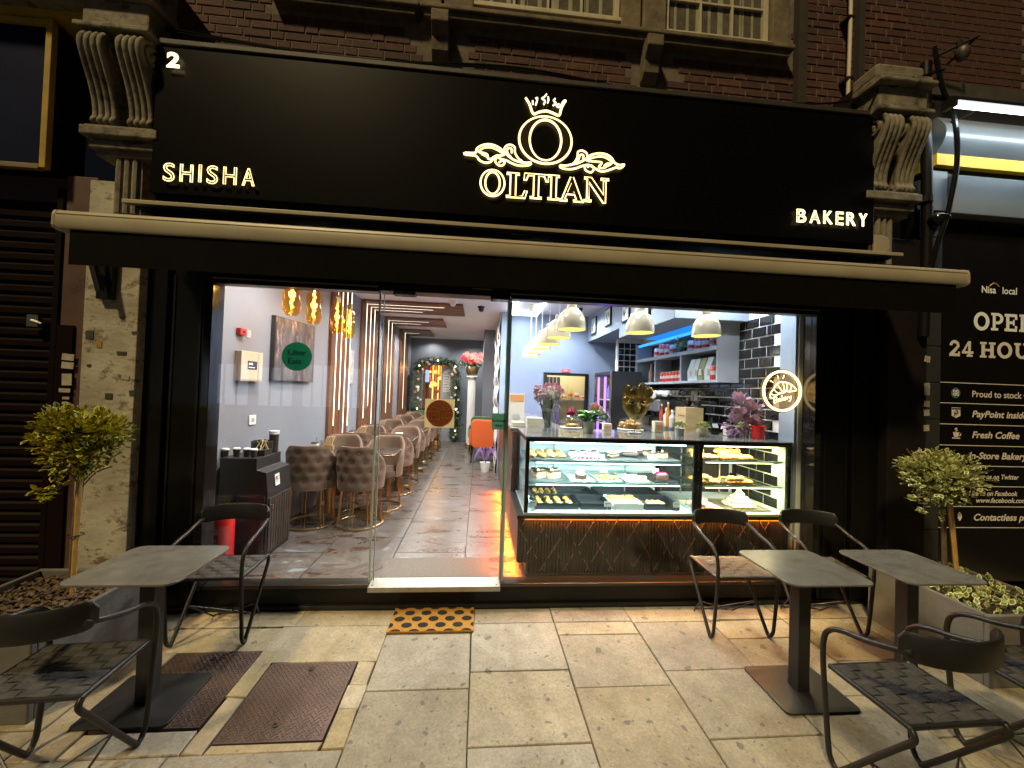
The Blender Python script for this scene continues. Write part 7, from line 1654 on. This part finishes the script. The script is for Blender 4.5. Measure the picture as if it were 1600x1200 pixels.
for z in (.75, 1.15, 1.55):
    m = MB(); m.box(2.06, 2.39, 2.76, 3.54, z, z+.012); m.build('shelf', WHITE, t)
m = MB(); m.box(1.975, 1.985, 2.73, 3.57, .28, 1.96); m.build('glass_door', CASEGLASS, t); m = MB(); m.box(1.968, 1.99, 2.715, 2.735, F, 2.0); m.build('door_edge', STEEL, t)
lamp('fridge_lamp', 'AREA', 5, (.45,.25,1.0), (1.95, 3.14, 1.2), t, .7, 1.4, rot=(0, RAD(90), 0))
for k in range(3):
    for j in range(5): o = obj('drink_bottle', ME.setdefault('btl', MB().lathe([(.03,0),(.032,.14),(.013,.19),(.013,.23),(0,.235)], 12).mesh('drink_bottle', M('drink_violet', (.25,.18,.4), .2, rnd=.4), True, 60))); o.location = (2.14, 2.83+.15*j, (.763,1.163,1.563)[k]); tag(o, 'drink bottle on a shelf inside the purple fridge', 'bottle', 'bottles in the fridge')
# exit sign, kitchen
p = at(884, 579, 1, 3.89); t = thing('red_exit_sign', 'small lit red sign above the kitchen doorway', 'sign', (p.x, 3.88, p.z)); m = MB(); m.box(p.x-.075, p.x+.075, 3.875, 3.899, p.z-.025, p.z+.025); m.build('box', EM('red_sign_glow', (1.0,.12,.14), 1.6), t); print_text('EXIT', p.x, p.z-.013, .026, 3.874, WPR, t, center=True)
t = thing('doorway_frame', 'dark frame of the kitchen doorway in the blue wall', 'door frame', (1.55, 3.9, F)); m = MB(); m.box(kx0-.03, kx0+.03, 3.87, 3.899, F, kz+.03); m.build('post', BLACK, t); m = MB(); m.box(kx1-.03, kx1+.03, 3.87, 3.899, F, kz+.03); m.build('post', BLACK, t); m = MB(); m.box(kx0+.031, kx1-.031, 3.87, 3.899, kz-.02, kz+.03); m.build('lintel', BLACK, t)
t = thing('strip_curtain', 'dark plastic strip curtain at the left of the kitchen doorway', 'curtain', (1.3, 4.05, F))
for k in range(4): m = MB(); m.box(1.21+k*.07, 1.27+k*.07, 4.05+.006*(k % 2), 4.054+.006*(k % 2), F+.05, 1.93); m.build('strip', M('strip_purple', (.05,.045,.09), .3), t)
t = thing('kitchen_lamp', 'warm ceiling lamp inside the small kitchen', 'ceiling lamp', (1.7, 4.7, 2.55)); m = MB(); m.lathe([(.12,0),(.13,.03),(.1,.05)], 20, (1.7, 4.7, 2.548)); m.build('shade', EM('kitchen_lamp_glow', (1,.85,.55), 6), t); lamp('kitchen_light', 'POINT', 36, (1.0,.84,.55), (1.7, 4.6, 2.42), t, .08)
t = thing('kitchen_shelf', 'steel kitchen shelf seen through the doorway', 'shelf', (1.75, 5.1, 1.3)); m = MB(); m.box(1.25, 2.35, 4.95, 5.19, 1.48, 1.50); m.build('board', STEEL, t); m = MB(); m.box(1.25, 2.35, 4.9, 5.19, 1.02, 1.06); m.build('worktop', STEEL, t); m = MB(); m.box(1.27, 1.30, 4.93, 4.96, F, 1.02); m.box(2.3, 2.33, 4.93, 4.96, F, 1.02); m.build('leg', STEEL, t)
for k in range(7): can(1.36+.14*k, 5.05, 1.501, .045, .10+.05*((k*5) % 3), (CANW, M('oil_yellow', (.55,.42,.12), .3), CANW)[k % 3], 'pale canister on the kitchen shelf, number '+str(k) if False else 'pale canister on the steel kitchen shelf', 'canisters on the kitchen shelf')
t = thing('brown_urn', 'round brown pot on the kitchen worktop', 'pot', (1.55, 5.0, 1.061)); m = MB(); m.lathe([(.07,0),(.12,.08),(.11,.2),(.07,.24)], 18, (1.55, 5.0, 1.061)); m.build('pot', M('brown_glaze', (.16,.07,.03), .3), t, smooth=True)
# back counter with coffee machine
t = thing('back_counter', 'dark back counter along the tiled wall', 'counter', (2.45, 1.9, F)); m = MB(); m.box(2.22, 2.709, 1.0, 2.68, F, 1.13); m.build('base', CB, t); m = MB(); m.box(2.20, 2.709, .99, 2.69, 1.131, 1.16); m.build('worktop', M('back_worktop', (.10,.10,.10), .25), t, bevel=.003)
BZ = 1.1615
t = thing('coffee_machine', 'chrome coffee machine with folded white cloth on top', 'coffee machine', (2.42, 2.1, BZ))
m = MB(); m.box(2.26, 2.62, 1.72, 2.46, BZ+.28, BZ+.44); m.build('head', STEEL, t, bevel=.015); m = MB(); m.box(2.45, 2.62, 1.76, 2.42, BZ+.06, BZ+.279); m.build('back', BLKGLOSS, t); m = MB(); m.box(2.24, 2.62, 1.72, 2.46, BZ+.02, BZ+.059); m.build('drip_tray', STEEL, t, bevel=.006)
for k in range(3): y = 1.88+.2*k; m = MB(); m.lathe([(.035,0),(.035,.05)], 14, (2.36, y, BZ+.225)); m.tube([(2.33, y, BZ+.225), (2.20, y, BZ+.215)], .011, 8); m.build('portafilter', BLKGLOSS, t)
m = MB(); 
for k in range(18): m.sph((2.33+random.uniform(-.07,.12), 1.78+random.uniform(0,.6), BZ+.46+random.uniform(0,.05)), (.08,.09,.045), 8, 6, .2)
m.build('cloth', M('white_cloth', (.66,.68,.66), .8), t, smooth=True)
for k, (y, lb) in enumerate(((1.28,'nearer'), (1.48,'farther'))):
    t = thing('coffee_grinder', f'black coffee grinder with clear hopper, {lb} of the two by the tiles', 'coffee grinder', (2.50, y, BZ)); m = MB(); m.box(2.43, 2.57, y-.07, y+.07, BZ, BZ+.38); m.build('body', BLKGLOSS, t, bevel=.02); m = MB(); m.lathe([(.04,0),(.085,.14),(.085,.17)], 18, (2.50, y, BZ+.382)); m.f = m.f[:-2]; m.m = m.m[:-2]; m.build('hopper', GLSV, t, smooth=True); m = MB(); m.lathe([(0,.0),(.036,.001),(.06,.06),(0,.07)], 14, (2.50, y, BZ+.384)); m.build('beans', CHOC, t); m = MB(); m.lathe([(.07,0),(.0,.03)], 12, (2.50, y, BZ+.556)); m.build('hopper_lid', BCUP, t); m = MB(); m.box(2.39, 2.43, y-.03, y+.03, BZ+.22, BZ+.26); m.build('spout', STEEL, t)
t = thing('wooden_box', 'plain wooden tea box on the back counter', 'box', (2.30, 1.15, BZ)); m = MB(); m.box(2.22, 2.42, 1.02, 1.24, BZ, BZ+.37); m.build('box', M('pale_ply', (.52,.38,.20), .6, var=.2, stretch=(1,1,6)), t, bevel=.003); m = MB(); m.box(2.215, 2.219, 1.05, 1.17, BZ+.28, BZ+.285); m.build('lid_line', CHOC, t)
SZ = BZ+.302
t = thing('bottle_riser', 'white riser block under the syrup bottles', 'riser', (2.42, 2.57, BZ)); m = MB(); m.box(2.26, 2.60, 2.49, 2.66, BZ, BZ+.30); m.build('riser', WCUP, t, bevel=.004)
for k in range(9):
    y = 2.5+.0; t = thing('syrup_bottle', 'syrup bottle grouped at the far end of the back counter', 'bottle', (2.30+.06*(k % 5), 2.535+.08*(k//5), SZ), group='syrup bottles'); x_ = 2.30+.06*(k % 5); y_ = 2.535+.08*(k//5)
    m = MB(); m.lathe([(.026,0),(.028,.16),(.010,.21),(.010,.25)], 12, (x_, y_, SZ)); m.build('bottle', (M('syrup_red', (.35,.05,.03), .2), M('syrup_amber', (.45,.2,.04), .2), M('syrup_dark', (.05,.03,.03), .2), M('syrup_clear', (.5,.5,.48), .2))[k % 4], t, smooth=True); m = MB(); m.tube([(x_,y_,SZ+.25),(x_,y_,SZ+.29),(x_-.03,y_,SZ+.29)], .006, 6); m.build('pump', WHITE, t)
for k in range(12): o = obj('white_cup', ME.setdefault('cup', MB().lathe([(.02,0),(.035,.05),(.036,.06),(.032,.058),(.018,.006)], 14).mesh('white_cup', WCUP, True, 60))); o.location = (2.42+.05*(k % 3), 1.78+.1*(k % 4)*1.1, BZ+.50+.0*(k//6)); tag(o, 'white coffee cup stacked on the coffee machine', 'cup', 'cups on the coffee machine')
random.seed(44)
for k, (x_, y_, h_, r_, mt, lb) in enumerate(((2.27,1.66,.24,.03,'syrup_red','red sauce bottle between the wooden box and the coffee machine'), (2.29,1.58,.20,.035,'white_jar','white jar between the wooden box and the coffee machine'), (2.27,1.50,.27,.028,'syrup_amber','amber bottle just behind the wooden box'), (2.28,1.41,.18,.04,'syrup_clear','clear jar just behind the wooden box'), (2.30,1.33,.22,.03,'syrup_dark','dark bottle tucked behind the wooden box'))):
    t = thing('bar_bottle', lb, 'bottle', (x_, y_, BZ+.12)); m = MB(); m.box(x_-.04, x_+.04, y_-.039, y_+.039, BZ, BZ+.12); m.build('stand', STEEL, t)
    m = MB(); m.lathe([(r_,0),(r_*1.05,h_*.65),(r_*.4,h_*.82),(r_*.4,h_)], 14, (x_, y_, BZ+.121)); m.build('bottle', _mc[mt], t, smooth=True); m = MB(); m.lathe([(r_*.5,h_),(r_*.5,h_+.025),(0,h_+.025)], 10, (x_, y_, BZ+.121)); m.build('cap', WCUP, t)
for k, (px, py, w_, h_, lb) in enumerate(((1030,676,.09,.11,'small white carton right of the golden mask'), (1142,681,.07,.06,'small cream tin between the two pale succulents'), (950,673,.08,.07,'short white carton between the green pot and the mask'))):
    x_, y_ = top(px, py); t = thing('counter_carton', lb, 'carton', (x_, y_, TZ)); m = MB(); m.box(x_-w_/2, x_+w_/2, y_, y_+.07, TZ, TZ+h_); m.build('carton', _mc['cream_carton'], t, bevel=.003); m = MB(); m.box(x_-w_*.35, x_+w_*.35, y_-.002, y_-.0005, TZ+h_*.3, TZ+h_*.7); m.build('label_band', _mc['orange_print'], t)
o = thing('recipe_note', 'paper note taped to the black tiles', 'note', (2.705, 1.05, 1.55)); m = MB(); m.box(2.702, 2.706, 1.62, 1.76, 1.48, 1.74); m.build('paper', PAPER, o)
